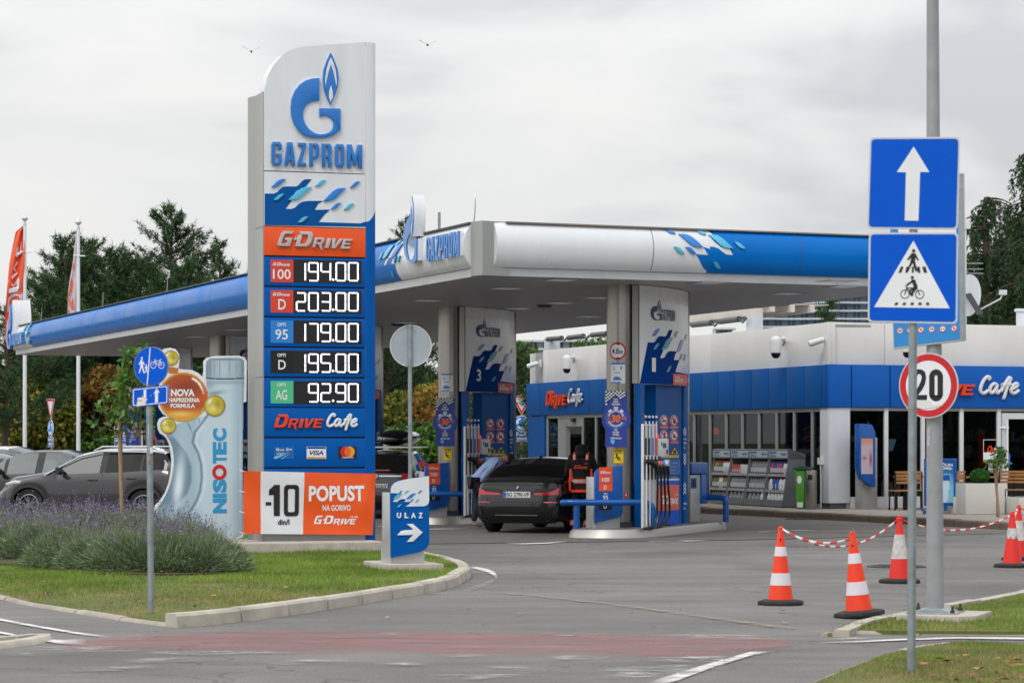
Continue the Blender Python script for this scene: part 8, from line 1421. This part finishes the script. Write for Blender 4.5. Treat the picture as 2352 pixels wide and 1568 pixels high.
# young trees tied to stakes
def sapling(x, y, z0, d, pts, stake, label, n, seed, sz, r, m):
 rs=np.random.RandomState(seed);b=dp(x, y, d);b.z=z0;T=empty('young_tree', b, 0, label, 'tree', 'young staked trees');mb=MB();P=[dp(px_, py_, d)-b for px_, py_ in pts];k=len(P);mb.tube(P, [.024-.018*i/(k-1)for i in range(k)], 8);mb.build('trunk', mat('bark_young', '#8a7460', .85, var=.2, vs=20), T);C=[]
 for i in range(n):
  t=rs.uniform(.42, 1)**.8;j=min(int(t*(k-1)), k-2);c=P[j].lerp(P[j+1], t*(k-1)-j);rr_=r*(1.25-t)*rs.uniform(.1, 1.2);a=rs.uniform(0, 6.28);C.append((c.x+rr_*math.cos(a), c.y+rr_*math.sin(a), c.z+rs.uniform(-.12, .12)))
 C=np.array(C);tri_obj('crown', leafq(C, rs.uniform(.6, 1.2, len(C))*sz, rs, up=-.4, asp=.45), m, T);mb=MB()
 for i in range(26):c=C[rs.randint(len(C))];mb.tube([(P[-1].x*(c[2]/P[-1].z), 0, c[2]-.15), tuple(c)], [.006, .003], 4, caps=False)
 mb.build('twigs', MATS['bark_young'], T);mb=MB();s0, s1=dp(*stake[0], d)-b, dp(*stake[1], d)-b;s0.z=max(0, s0.z)if stake[0][1]>1150 else s0.z;mb.tube([s0+Vector((0, -.04, 0)), s1+Vector((0, -.04, 0))], .028, 8);mb.build('stake', mat('stake_wood', '#a98a6a', .8, var=.2, vs=10, ani=(8, 8, 1)), T)
LS_=island_mat('young_leaves', ['#3c6a2a', '#52823a', '#2f5a24', '#6a9440', '#7a5a2a'], .45, .25)
sapling(281, 1255, .12, 39.5, [(281, 1255), (280, 1180), (279, 1100), (279, 1020), (281, 960), (290, 900), (305, 850), (308, 800)], [(283, 1250), (274, 947)], 'young tree with large leaves tied to a stake between the lavender and the parked cars', 420, 41, .085, .62, LS_)
sapling(2294, 1187, .15, 54.0, [(2291, 1187), (2290, 1120), (2290, 1075), (2294, 1050), (2299, 1038)], [(2294, 1187), (2284, 1075)], 'small staked tree in front of the large cream planter', 330, 42, .05, .34, LS_)
rs=np.random.RandomState(3);c=PFr.w(PFr.px(zP, 1168, 1180)[0], .35, PFr.px(zP, 1168, 1186)[1]);T=empty('box_bush', c, 0, 'round clipped green bush growing in the large cream planter', 'bush');n=3500;d=unit(rs.normal(size=(n, 3)));tri_obj('foliage', leafq(d*(rs.uniform(.6, 1., n)**.4)[:, None]*np.array([.22, .2, .17]), np.full(n, .016), rs), island_mat('box_leaves', ['#1f4a1a', '#2f6424', '#3f7a2c'], .5, .2), T)
# CARS
CGL=glass('car_glass', mix=.86, tint='#8b9c96');CGD=mat('tinted_glass', '#060708', .05, spec=.35, var=0);TYR=mat('tyre', '#17181a', .8, var=.1, vs=12);RIM=mat('alloy', '#85898d', .3, metal=.8, var=.05);CHR=mat('chrome', '#c8cacc', .15, metal=1., var=.02);PLA=mat('plate_white', '#dfe0de', .4, var=.03);TL=mat('tail_light', '#a0101a', .15, coat=.8, var=0, em=.15)
def car(name, pos, deg, S, paint, label, roofm=None, sc=(1, 1, 1), rear='', glassm=None, detail=None, group='cars at the fuel station'):
 """S: L W, top profile, belt, wheel centres x, pillars; local +x points forward, origin mid car on the ground"""
 L_, W=S['L'], S['W']/2;T=empty(name, pos, deg, label, 'car', group);T.scale=sc;tp, bl=S['top'], S['belt'];wx, wr=S['wheels'], S['r'];n=96;xs_=sorted(set(list(np.linspace(0, L_, n))));rows=[];J=12
 ww=lambda x:W*iv(x, [(0, .78), (.15, .89), (.45, .965), (1.1, 1), (L_-1.2, 1), (L_-.45, .965), (L_-.12, .91), (L_, .85)]);flat_=[]
 for x in xs_:
  t=iv(x, tp);b=min(iv(x, bl), t-.015);zb=iv(x, [(0, .3), (.3, .2), (L_-.4, .2), (L_, .3)]);w=ww(x)
  for c in wx:
   if abs(x-c)<wr+.07:zb=max(zb, wr+math.sqrt(max(0, (wr+.07)**2-(x-c)**2)))
  h=t-b;tw=w*.93-h*.42 if h>.05 else w*.9;k=min(1, h/.25)
  P=[(w*.9, zb), (w*.985, zb+.06*(b-zb)), (w, zb+.45*(b-zb)), (w*.985, zb+.8*(b-zb)), (w*.95, b), (w*.93, b+.04*h+.003), (w*.93+(tw-w*.93)*.5, b+.5*h), (tw, b+h*(.9 if k>.5 else .7)), (tw*.93, b+h*.97), (tw*.6, t), (tw*.3, t+.008*k+.006), (0, t+.012*k+.008)]
  rows.append([(x, p[0], p[1])for p in P])
 def tf(p):return(L_/2-p[0], p[1], p[2])
 def rs_(x, y, z):
  e=iv(z, S.get('rear', [(.2, .1), (.35, .0), (.6, .0), (.68, .05), (.95, .1), (1.1, .12)]));f=iv(z, [(.2, .12), (.35, 0), (.6, .02), (.75, .1), (.9, .2)])
  k=max(0, (x-(L_-.5))/.5);g=max(0, (.5-x)/.5);pl_=.16*(abs(y)/W)**4;return(x-k*(e+pl_*k)+g*(f+pl_*g), y, z)
 body=MB();win=MB()
 for s in(1, -1):
  R_=[[tf(rs_(p[0], p[1]*s, p[2]))for p in r]for r in rows]
  for i in range(len(rows)-1):
   x=(xs_[i]+xs_[i+1])/2;t=iv(x, tp);h=t-iv(x, bl);
   for j in range(J-1):
    g=False
    if h>.12 and 5<=j<=6 and S['cab'][0]<x<S['cab'][1]and not any(a<x<b for a, b in S['pil']):g=True
    if j>=8 and(S['ws'][0]<x<S['ws'][1]or S['rw'][0]<x<S['rw'][1]):g=True
    if j==7 and h>.2 and S['rw'][0]<x<S['rw'][1]:g=True
    m_=1 if(roofm and j>=7 and h>.2)else(2 if(j<=1 and S.get('clad'))or(j==0)else 0)
    if 5<=j<=6 and not g and h>.15 and S.get('pilblack', True):m_=3
    q=[R_[i][j], R_[i+1][j], R_[i+1][j+1], R_[i][j+1]];(win if g else body).add(q, [(0, 1, 2, 3)], int(x>S.get('dark', 9))if g else m_)
 for xe, r in((0, rows[0]), (L_, rows[-1])):
  nb=12;G=[]
  for p in r:G.append([tf(rs_(xe, p[1]*(1-2*k/nb), p[2]))for k in range(nb+1)])
  body.grid(G, 0)
 def weld(mb):
  seen={};mp_=[];nv=[]
  for v in mb.v:
   k=(round(v[0], 4), round(v[1], 4), round(v[2], 4))
   if k not in seen:seen[k]=len(nv);nv.append(v)
   mp_.append(seen[k])
  fs, ms=[], []
  for f, m_ in zip(mb.f, mb.m):
   g=[]
   for i in f:
    if mp_[i]not in g:g.append(mp_[i])
   if len(g)>2:fs.append(tuple(g));ms.append(m_)
  mb.v, mb.f, mb.m=nv, fs, ms
 weld(body);weld(win);body.build('body', [paint, roofm or paint, M['black'], M['black']], T, sharp=45);win.build('window', [glassm or CGL, CGD], T, sharp=60)
 mb=MB();mb.box(-L_/2+.5, L_/2-.5, -W*.8, W*.8, .22, .45);mb.box(-L_/2+.9, L_/2-1.1, -W*.75, W*.75, .45, .8);mb.build('underbody', M['blackm'], T, smooth=False)
 for x in S['seats']:
  for s in(-1, 1):mb=MB();mb.box(L_/2-x-.09, L_/2-x+.09, s*.36-.22, s*.36+.22, .6, 1.12);mb.box(L_/2-x-.05, L_/2-x+.05, s*.36-.12, s*.36+.12, 1.14, 1.3);mb.build('seat', M['dgrey'], T, bevel=.03)
 for c in wx:
  for s in(-1, 1):
   y=s*(W-.12);f=lambda a, b, z:(a, z, b+wr);mb=MB();o_=(L_/2-c, y, 0);mb.lathe([(wr*.62, -.1), (wr*.93, -.11), (wr, -.08), (wr, .08), (wr*.93, .11), (wr*.62, .1)], 32, c=o_, fn=f, cap=False);wh=mb.build('tyre', TYR, T, sharp=50)
   mb=MB();mb.lathe([(wr*.66, s*.1), (wr*.62, s*.095), (wr*.6, s*.03), (0, s*.03)], 28, c=o_, fn=f, m=1, cap=False);mb.lathe([(wr*.68, s*.105), (wr*.62, s*.11), (wr*.61, s*.1)], 28, c=o_, fn=f, cap=False);mb.lathe([(wr*.13, s*.02), (wr*.13, s*.1), (0, s*.105)], 12, c=o_, fn=f)
   for k in range(5):
    for e in(-.1, .1):a=k*1.2566+e;mb.obox((o_[0]+wr*.1*math.cos(a), y+s*.09, wr+wr*.1*math.sin(a)), (o_[0]+wr*.64*math.cos(a+e), y+s*.1, wr+wr*.64*math.sin(a+e)), .024, .03, up=(0, 1, 0))
   mb.build('rim', [S.get('rimm', RIM), M['blackm']], wh, sharp=40)
 for s in(-1, 1):
  xm=S['mir'];zb=iv(xm, bl);mb=MB();mb.tube([(L_/2-xm, s*(W-.08), zb+.06), (L_/2-xm+.02, s*(W+.04), zb+.08), (L_/2-xm+.02, s*(W+.2), zb+.1)], [.03, .07, .075], 10, sx=.8, sy=1.1);mb.build('mirror', M['black'], T)
  for xh in S['han']:zb=iv(xh, bl)-.13;mb=MB();mb.tube([(L_/2-xh-.11, s*(W-.012), zb), (L_/2-xh-.06, s*(W+.02), zb+.005), (L_/2-xh+.06, s*(W+.02), zb+.005), (L_/2-xh+.11, s*(W-.012), zb)], .014, 6);mb.build('door_handle', S.get('hm', paint), T)
  for xd in S['doors']:zb=iv(xd, bl);mb=MB();w=ww(xd);mb.tube([(L_/2-xd, s*(w*.985+.001), .3), (L_/2-xd+.01, s*(w+.001), .2+.45*(zb-.2)), (L_/2-xd, s*(w*.952+.001), zb)], .006, 4);mb.build('door_seam', M['blackm'], T)
 def RX(y, z, e=.012):return-(rs_(L_, y, z)[0]-L_/2)-e
 def patch(nm, P, m_, e=.012, parent=None):
  """P: list of (y, zlow, zhigh) across the rear"""
  mb=MB();G=[[(RX(y, z0+(z1_-z0)*k/3, e), y, z0+(z1_-z0)*k/3)for k in range(4)]for y, z0, z1_ in P];mb.grid(G);return mb.build(nm, m_, parent or T, sharp=60)
 if detail:detail(T, patch, RX, W, L_)
 return T
def plate(T, RX, z, txt, w=.26):
 x=RX(0, z, .02);mb=MB();mb.box(x-.008, x, -w, w, z-.057, z+.057, 0);mb.box(x-.01, x-.008, -w+.003, -w+.045, z-.05, z+.05, 1)if 0 else mb.box(x-.01, x-.008, w-.045, w-.003, z-.05, z+.05, 1);p=mb.build('number_plate', [PLA, M['sblue']], T)
 mb=MB();text(mb, txt, (-w+.06, z-.04, w-.02, z+.04), 0, bold=.02, fn=lambda u, y, zz__:(x-.0115, -u, zz__));mb.build('lettering', M['ink'], p)
def bmw(T, patch, RX, W, L_):
 for s in(1, -1):
  Y=[W*.86, W*.82, W*.7, W*.5, W*.36];patch('tail_light', [(s*y, .74, z)for y, z in zip(Y, (.875, .87, .8, .785, .775))], TL, .014);patch('lamp_glass', [(s*y, a, z)for y, a, z in zip(Y[1:], (.86, .805, .79, .78), (.87, .87, .865, .85))], M['black'], .02)
  patch('rear_reflector', [(s*y, .585, .61)for y in(W*.84, W*.7, W*.58)], TL, .01);mb=MB();y=s*W*.66;x=RX(y, .29, .0);mb.lathe([(.05, -.04), (.052, .03), (.04, .03), (.036, -.03), (0, -.03)], 16, c=(x+.01, y, .29), fn=lambda a, b, z:(-z, a, b));mb.build('exhaust_pipe', [M['black']], T);patch('side_intake', [(s*yy, a, b)for yy, a, b in((W*.86, .3, .52), (W*.8, .28, .5), (W*.75, .3, .4))], M['blackm'], .008)
 patch('lower_trim', [(y, .2, .3)for y in np.linspace(-W*.8, W*.8, 9)], M['blackm'], .006);patch('chrome_strip', [(y, .345, .362)for y in np.linspace(-W*.45, W*.45, 7)], CHR, .014);patch('plate_recess', [(y, .66, .83)for y in np.linspace(-W*.33, W*.33, 5)], mat('recess_dark', '#141517', .4), .008)
 patch('lid_seam', [(y, .925, .932)for y in np.linspace(-W*.8, W*.8, 9)], M['blackm'], .004);patch('lid_seam', [(y, .6, .606)for y in np.linspace(-W*.62, W*.62, 9)], M['blackm'], .004)
 for s in(1, -1):mb=MB();mb.tube([(RX(s*W*.62, .6, .004), s*W*.62, .6), (RX(s*W*.66, .72, .004), s*W*.66, .72)], .005, 4);mb.build('lid_seam', M['blackm'], T)
 plate(T, RX, .745, 'BG 2790-VP');x=RX(0, .87, .008);mb=MB();f=lambda a, b, z:(-z, a, b)
 mb.lathe([(0, 0), (.042, 0), (.042, .006), (0, .006)], 20, c=(x, 0, .88), fn=f);mb.lathe([(0, .006), (.03, .006), (.03, .009), (0, .009)], 20, c=(x, 0, .88), fn=f, m=1);
 for a0 in(0, 180):mb.lathe([(0, .0095), (.029, .0095)], 5, c=(x, 0, .88), fn=f, m=2, a0=a0, a1=a0+90)
 mb.build('round_badge', [M['black'], PLA, M['sblue']], T);mb=MB();mb.prism([(-.12, 0), (.0, .055), (.02, .055), (.04, 0)], -.02, .02);mb.v=[(p[0]-.85, p[1], p[2]+1.425)for p in mb.v];mb.build('roof_aerial', M['black'], T)
PAINT=lambda n, c:mat(n, c, .25, metal=.45, coat=1., var=.02)
SB_=dict(L=4.71, W=1.83, r=.34, wheels=(.85, 3.7), top=[(0, .55), (.12, .7), (.5, .82), (1.35, .97), (1.5, 1.0), (2.2, 1.37), (2.7, 1.44), (3.2, 1.42), (3.7, 1.29), (4.2, 1.06), (4.45, 1.03), (4.71, .97)], belt=[(0, .5), (.5, .76), (1.4, .92), (3.9, .98), (4.71, .93)], cab=(1.75, 3.9), pil=[(1.7, 1.85), (2.72, 2.82), (3.62, 3.9)], ws=(1.52, 2.25), rw=(3.32, 4.16), mir=1.95, han=(2.6, 3.45), doors=(1.6, 2.75, 3.7), seats=(2.3, 3.3), rimm=mat('rim_dark', '#1c1d1f', .3, metal=.6))
GM=mat('paint_graphite', '#15171a', .2, metal=.15, spec=.4, coat=.6, var=.02);CB_=(.83, 50.66, 0)
car('parked_car', CB_, 70.4, SB_, GM, 'dark grey saloon with plate BG 2790-VP refuelling between the two pump islands', sc=(.95, 1.0, .97), glassm=CGD, detail=bmw)
def suvd(T, patch, RX, W, L_):
 for s in(1, -1):
  mb=MB();mb.tube([(L_/2-2.3, s*.62, 1.55), (L_/2-2.5, s*.62, 1.645), (L_/2-3.6, s*.6, 1.645), (L_/2-3.9, s*.58, 1.55)], .018, 6);mb.build('roof_rail', CHR, T)
  mb=MB();y=s*(W*.93);mb.tube([(L_/2-.28, s*W*.8, .78), (L_/2-.55, s*W*.93, .83), (L_/2-.85, s*W*.955, .84)], [.05, .06, .02], 8, sx=.6);mb.build('headlight', CHR, T)
  for c in(.9, 3.58):
   mb=MB();A=np.linspace(.02, 3.12, 15);G=[[(L_/2-c+math.cos(a)*rr_, s*(W+.012*(rr_<.44)+.003), .34+math.sin(a)*rr_)for rr_ in(.395, .47)]for a in A];mb.grid(G);mb.build('arch_cladding', M['black'], T)
  mb=MB();mb.tube([(L_/2-1.25, s*W*.94, 1.0), (L_/2-2.0, s*(W*.8), 1.42), (L_/2-2.5, s*W*.76, 1.54), (L_/2-3.7, s*W*.74, 1.52)], .016, 5);mb.build('chrome_trim', CHR, T)
SU=dict(dark=2.6, L=4.45, W=1.84, r=.35, wheels=(.9, 3.58), top=[(0, .62), (.12, .85), (.5, .97), (1.2, 1.06), (1.35, 1.1), (2.05, 1.5), (2.5, 1.6), (3.4, 1.61), (3.95, 1.54), (4.3, 1.2), (4.45, 1.0)], belt=[(0, .6), (.5, .86), (1.3, 1.0), (3.0, 1.05), (4.2, 1.13), (4.45, .98)], cab=(1.55, 4.1), pil=[(1.5, 1.62), (2.55, 2.68), (3.45, 3.52)], ws=(1.35, 2.1), rw=(3.98, 4.3), mir=1.7, han=(2.4, 3.3), doors=(1.5, 2.62, 3.55), seats=(2.25, 3.2), hm=M['black'])
gp2=Vector((-8.9, 57.3, 0));car('parked_car', gp2, 161, SU, PAINT('paint_brown_grey', '#343236'), 'dark grey crossover with silver roof line parked behind the lavender', roofm=PAINT('paint_silver', '#b4b7ba'), sc=(1.03, .97, .97), detail=suvd)
SD_=dict(SB_, L=4.5, W=1.8, wheels=(.85, 3.5), top=[(0, .58), (.12, .75), (.5, .88), (1.2, 1.0), (1.35, 1.04), (2.2, 1.44), (2.6, 1.5), (3.2, 1.5), (3.8, 1.38), (4.3, 1.1), (4.5, .98)], rimm=RIM, pil=[(1.6, 1.75), (1.95, 2.02), (2.75, 2.95), (3.6, 3.9)])
car('parked_car', (-11.1, 60.7, 0), 163, SD_, PAINT('paint_black', '#1d2024'), 'black hatchback parked just behind the dark grey crossover');car('parked_car', (-13.1, 64.8, 0), 163, SD_, PAINT('paint_white', '#c9ccce'), 'pale silver car with light roof, farthest of the parked row', sc=(1, 1, 1.05));car('parked_car', (-13.0, 61.3, 0), 165, SD_, PAINT('paint_dark', '#24262a'), 'dark car with a chrome window line cut by the picture edge', sc=(1, 1, .97))
def opel(T, patch, RX, W, L_):
 for s in(1, -1):patch('tail_light', [(s*y, .8, 1.0)for y in(W*.86, W*.75, W*.6)], TL, .014)
 patch('chrome_strip', [(y, .93, .96)for y in np.linspace(-W*.6, W*.6, 7)], CHR, .016);patch('lower_trim', [(y, .22, .36)for y in np.linspace(-W*.8, W*.8, 9)], M['blackm'], .006);plate(T, RX, .72, 'ZG 3514-V');x=RX(0, .945, .02);mb=MB();mb.lathe([(.05, 0), (.06, .01), (.05, .02)], 20, c=(x, 0, .945), fn=lambda a, b, z:(-z, a, b));mb.box(x-.015, x-.005, -.06, .06, .938, .952);mb.build('ring_badge', CHR, T)
 patch('brake_light', [(y, 1.06, 1.085)for y in np.linspace(-.3, .3, 5)], TL, .02)
SO=dict(SB_, L=4.8, W=1.85, wheels=(.95, 3.75), top=[(0, .6), (.12, .76), (.5, .88), (1.3, 1.0), (1.45, 1.03), (2.2, 1.42), (2.7, 1.5), (3.9, 1.47), (4.3, 1.4), (4.68, 1.08), (4.8, 1.0)], belt=[(0, .5), (.5, .78), (1.4, .95), (4.2, 1.03), (4.8, .98)], cab=(1.75, 4.4), pil=[(1.7, 1.85), (2.72, 2.82), (3.6, 3.7)], rw=(4.32, 4.66), rimm=RIM)
po=Vector((-2.75, 60.2, 0));car('parked_car', po, 84, SO, PAINT('paint_plum_black', '#25232a'), 'dark estate car with a roof box standing right behind the entrance sign', detail=opel)
T=empty('roof_box', po+Vector((.15, .2, 1.6)), 84, 'glossy black roof box carried by the dark estate car', 'roof box');mb=MB();mb.tube([(-1.1, 0, .1), (-1.05, 0, .14), (-.6, 0, .2), (.6, 0, .2), (1.0, 0, .14), (1.12, 0, .08)], [.1, .3, .42, .42, .3, .1], 16, sx=1, sy=.42, ax=(0, 0, 1));mb.build('shell', mat('box_black', '#0d0e10', .15, coat=.8), T, sharp=70);mb=MB();text(mb, 'THULE', (-.5, .14, -.1, .2), 0, bold=.04, fn=lambda u, y, z:(-1.09, -u-.15, z));mb.build('lettering', M['swhite'], T)
for x in(-.5, .6):mb=MB();mb.box(x-.03, x+.03, -.6, .6, -.04, -.01);mb.build('cross_bar', CHR, T)
SV=dict(SB_, L=4.9, W=1.95, r=.34, wheels=(.9, 3.9), top=[(0, .7), (.1, .95), (.8, 1.15), (1.0, 1.2), (1.7, 1.75), (2.2, 1.88), (4.3, 1.88), (4.75, 1.8), (4.9, 1.1)], belt=[(0, .65), (.9, 1.05), (4.9, 1.08)], cab=(1.3, 4.6), pil=[(1.2, 1.35), (2.4, 2.5), (3.5, 3.6)], ws=(1.02, 1.85), rw=(4.72, 4.86), rear=[(.2, .05), (.35, 0), (1.0, .02), (1.9, .1)], rimm=RIM)
car('parked_van', (-4.0, 66.5, 0), 78, SV, PAINT('paint_van_silver', '#aeb0b4'), 'silver van behind the dark estate car with the roof box', detail=lambda T, patch, RX, W, L_:[patch('tail_light', [(s*W*.86, 1.0, 1.5), (s*W*.78, 1.0, 1.5)], TL, .02)for s in(1, -1)])
# PEOPLE
def skin(name, nodes, edges, m, parent, root=0, sub=2):
 me=bpy.data.meshes.new(name);me.from_pydata([n_[0]for n_ in nodes], edges, []);o=bpy.data.objects.new(name, me);COL.objects.link(o);o.modifiers.new('s', 'SKIN').use_smooth_shade=True;sv=me.skin_vertices[0].data if me.skin_vertices else None
 if sv is None:bpy.context.view_layer.update();me.attributes.new('x', 'FLOAT', 'POINT');sv=me.skin_vertices[0].data
 for i, n_ in enumerate(nodes):r=n_[1];sv[i].radius=r if isinstance(r, tuple)else(r, r);sv[i].use_root=i==root
 q=o.modifiers.new('u', 'SUBSURF');q.levels=q.render_levels=sub;dg=bpy.context.evaluated_depsgraph_get();m2=bpy.data.meshes.new_from_object(o.evaluated_get(dg));o.modifiers.clear();o.data=m2;m2.materials.clear();m2.materials.append(m);m2.polygons.foreach_set('use_smooth', [True]*len(m2.polygons));o.parent=parent;return o
SKN=mat('skin', '#b98468', .5, var=.05);CLB=mat('work_cloth_black', '#0e0f13', .85, var=.12, vs=14, bump=.3, bs=25);HVO=mat('hi_vis_orange', '#ff4a18', .6, var=.05);REF=mat('reflective_tape', '#b9bcc2', .4, metal=.2)
def person(loc_, deg, J, label, cl, shoes):
 """J: joint positions; body as one skinned surface, clothes grown round the same joints"""
 T=empty('person', loc_, deg, label, 'person');n=[];e=[];idx={}
 def N_(k, r):idx[k]=len(n);n.append((J[k], r))
 for k, r in(('pelvis', (.13, .1)), ('belly', (.125, .095)), ('chest', (.13, .085)), ('neck', .055), ('skull', .085), ('crown', .075), ('shL', .06), ('elL', .042), ('wrL', .028), ('haL', .03), ('shR', .06), ('elR', .042), ('wrR', .028), ('haR', .03), ('hiL', .085), ('knL', .055), ('anL', .038), ('toL', .035), ('hiR', .085), ('knR', .055), ('anR', .038), ('toR', .035)):N_(k, r)
 E_=lambda*p:e.extend([(idx[a], idx[b])for a, b in zip(p[:-1], p[1:])]);E_('pelvis', 'belly', 'chest', 'neck', 'skull', 'crown');E_('chest', 'shL', 'elL', 'wrL', 'haL');E_('chest', 'shR', 'elR', 'wrR', 'haR');E_('pelvis', 'hiL', 'knL', 'anL', 'toL');E_('pelvis', 'hiR', 'knR', 'anR', 'toR')
 for s in 'LR':
  h=Vector(J['ha'+s]);d=(h-Vector(J['wr'+s])).normalized();sd_=d.cross(Vector((0, 0, 1)));sd_=sd_.normalized()if sd_.length>.1 else Vector((0, 1, 0))
  for q, (o_, l_)in enumerate(((-.028, .05), (-.01, .068), (.01, .072), (.028, .062), (.035, .045))):a=h+sd_*o_;k=len(n);b=a+d*l_*(.6 if q<4 else .2)+(sd_*.03 if q==4 else Vector());n.append((tuple(b), .0095));n.append((tuple(b+d*l_*.4-Vector((0, 0, .015))), .008));e.append((idx['ha'+s], k));e.append((k, k+1))
 skin('body', n, e, SKN, T)
 def grow(nm, ks, rr__, m_, sub=2):
  q=[(J[k], r)for k, r in ks];ii={k:i for i, (k, _)in enumerate(ks)};return skin(nm, q, [(ii[a], ii[b])for a, b in rr__], m_, T, sub=sub)
 grow('trousers', (('pelvis', (.165, .13)), ('hiL', .115), ('knL', .08), ('anL', .065), ('hiR', .115), ('knR', .08), ('anR', .065)), [('pelvis', 'hiL'), ('hiL', 'knL'), ('knL', 'anL'), ('pelvis', 'hiR'), ('hiR', 'knR'), ('knR', 'anR')], cl[1])
 J['low']=tuple(Vector(J['pelvis'])+(Vector(J['pelvis'])-Vector(J['belly']))*cl[2]);k=cl[3]
 grow('jacket', (('belly', (.17*k, .135*k)), ('pelvis', (.18*k, .14*k)), ('low', (.185*k, .145*k)), ('chest', (.215*k, .165*k)), ('neck', .085), ('shL', .092), ('elL', .066), ('wrL', .052), ('shR', .092), ('elR', .066), ('wrR', .052)), [('belly', 'pelvis'), ('pelvis', 'low'), ('belly', 'chest'), ('chest', 'neck'), ('chest', 'shL'), ('shL', 'elL'), ('elL', 'wrL'), ('chest', 'shR'), ('shR', 'elR'), ('elR', 'wrR')], cl[0])
 for s in 'LR':a, b=Vector(J['an'+s]), Vector(J['to'+s]);grow_=skin('shoe', [(tuple(a+Vector((0, 0, -.02))), .055), (tuple(b), (.05, .04)), (tuple(b+(b-a).normalized()*.06), (.04, .03))], [(0, 1), (1, 2)], shoes, T)
 return T
J=dict(pelvis=(0, 0, .9), belly=(0, .0, 1.08), chest=(0, -.01, 1.3), neck=(0, .02, 1.46), skull=(0, .04, 1.56), crown=(0, .05, 1.63), shL=(-.19, 0, 1.4), elL=(-.27, -.0, 1.14), wrL=(-.25, .2, 1.0), haL=(-.24, .28, .98), shR=(.19, 0, 1.4), elR=(.26, .02, 1.14), wrR=(.28, .22, 1.05), haR=(.27, .3, 1.03), hiL=(-.1, 0, .86), knL=(-.13, .02, .48), anL=(-.14, 0, .1), toL=(-.15, .13, .05), hiR=(.1, 0, .86), knR=(.13, .02, .48), anR=(.14, 0, .1), toR=(.16, .13, .05))
AT=person((1.29, 48.75, 0), -6, J, 'fuel attendant in hooded black work suit with orange trim, seen from behind by the car', (CLB, CLB, .75, 1.02), M['black'])
skin('hood', [((0, -.01, 1.38), (.13, .12)), ((0, .0, 1.47), (.135, .125)), ((0, .02, 1.58), (.14, .145)), ((0, .03, 1.66), (.1, .11))], [(0, 1), (1, 2), (2, 3)], CLB, AT)
def band(nm, c, rx, ry, h, m_, a0=0, a1=360, n=28):mb=MB();mb.lathe([(1, -h/2), (1, h/2)], n, fn=lambda x, y, z:(x*rx, y*ry, z), c=c, a0=a0, a1=a1);return mb.build(nm, m_, AT)
band('orange_hem', (0, 0, .79), .232, .185, .05, HVO);band('orange_band', (0, 0, .97), .222, .176, .09, HVO);band('reflective_band', (0, 0, .97), .225, .179, .045, REF)
for s in(-1, 1):
 mb=MB();mb.tube([(s*.115, -.17, 1.36), (s*.12, -.13, 1.45), (s*.12, .0, 1.5)], .028, 6, sy=.3, sx=1, ax=(0, -1, .3));mb.build('shoulder_tape', HVO, AT);mb=MB();mb.tube([(s*.115, -.178, 1.37), (s*.12, -.138, 1.46)], .014, 6, sy=.4, ax=(0, -1, .3));mb.build('reflective_band', REF, AT)
 mb=MB();mb.tube([(s*.19, -.12, 1.2), (s*.2, -.125, 1.0), (s*.205, -.12, .8)], .022, 6);mb.build('orange_piping', HVO, AT)
 for z, m_, w in((.2, HVO, .1), (.2, REF, .045)):mb=MB();mb.lathe([(.082+(.002 if m_ is REF else 0), z-w/2), (.084+(.002 if m_ is REF else 0), z+w/2)], 18, c=(s*.138, 0, 0));mb.build('leg_band', m_, AT)
 mb=MB();mb.lathe([(.062, -.02), (.062, .02)], 14, c=(s*.255, .12, 1.06), fn=lambda x, y, z:(x, y*.6+z*.8, y*.8-z*.6));mb.build('cuff_band', HVO, AT)
mb=MB();racing(mb, (-.13, 1.2, .14, 1.27), -.165, -.14);text(mb, 'FUEL', (.06, 1.285, .13, 1.305), -.165, shear=.3, bold=.02);mb.build('lettering', mat('jacket_orange', '#d8501c', .6, em=.02), AT)
J=dict(pelvis=(0, 0, .92), belly=(.12, .02, 1.06), chest=(.36, .04, 1.26), neck=(.5, .05, 1.33), skull=(.62, .05, 1.33), crown=(.69, .05, 1.36), shL=(.36, .22, 1.28), elL=(.5, .26, 1.08), wrL=(.66, .2, 1.0), haL=(.72, .18, .98), shR=(.34, -.16, 1.27), elR=(.14, -.22, 1.06), wrR=(.02, -.12, .88), haR=(0, -.1, .82), hiL=(0, .1, .88), knL=(.06, .12, .48), anL=(-.05, .14, .1), toL=(.08, .15, .04), hiR=(0, -.09, .88), knR=(.16, -.1, .48), anR=(.26, -.1, .1), toR=(.4, -.12, .05))
CSH=mat('shirt_blue_pattern', '#9db4e4', .8, var=.35, vs=55);p=person((-.68, 51.3, .03), 14, J, 'man in patterned light blue shirt bending towards the left side of the dark saloon', (CSH, mat('trousers_navy', '#1a1d2a', .85), .15, 1.02), mat('sneaker', '#8a8c90', .6, var=.3, vs=20))
mb=MB();mb.lathe([(0, .1), (.06, .09), (.095, .03), (.098, -.03), (.085, -.06)], 20, fn=lambda x, y, z:(z*.95+.665-x*.1, y+.05, 1.365+x*.8+z*.1));mb.build('hair', mat('hair_brown', '#2a1c14', .8, var=.2, vs=40), p)
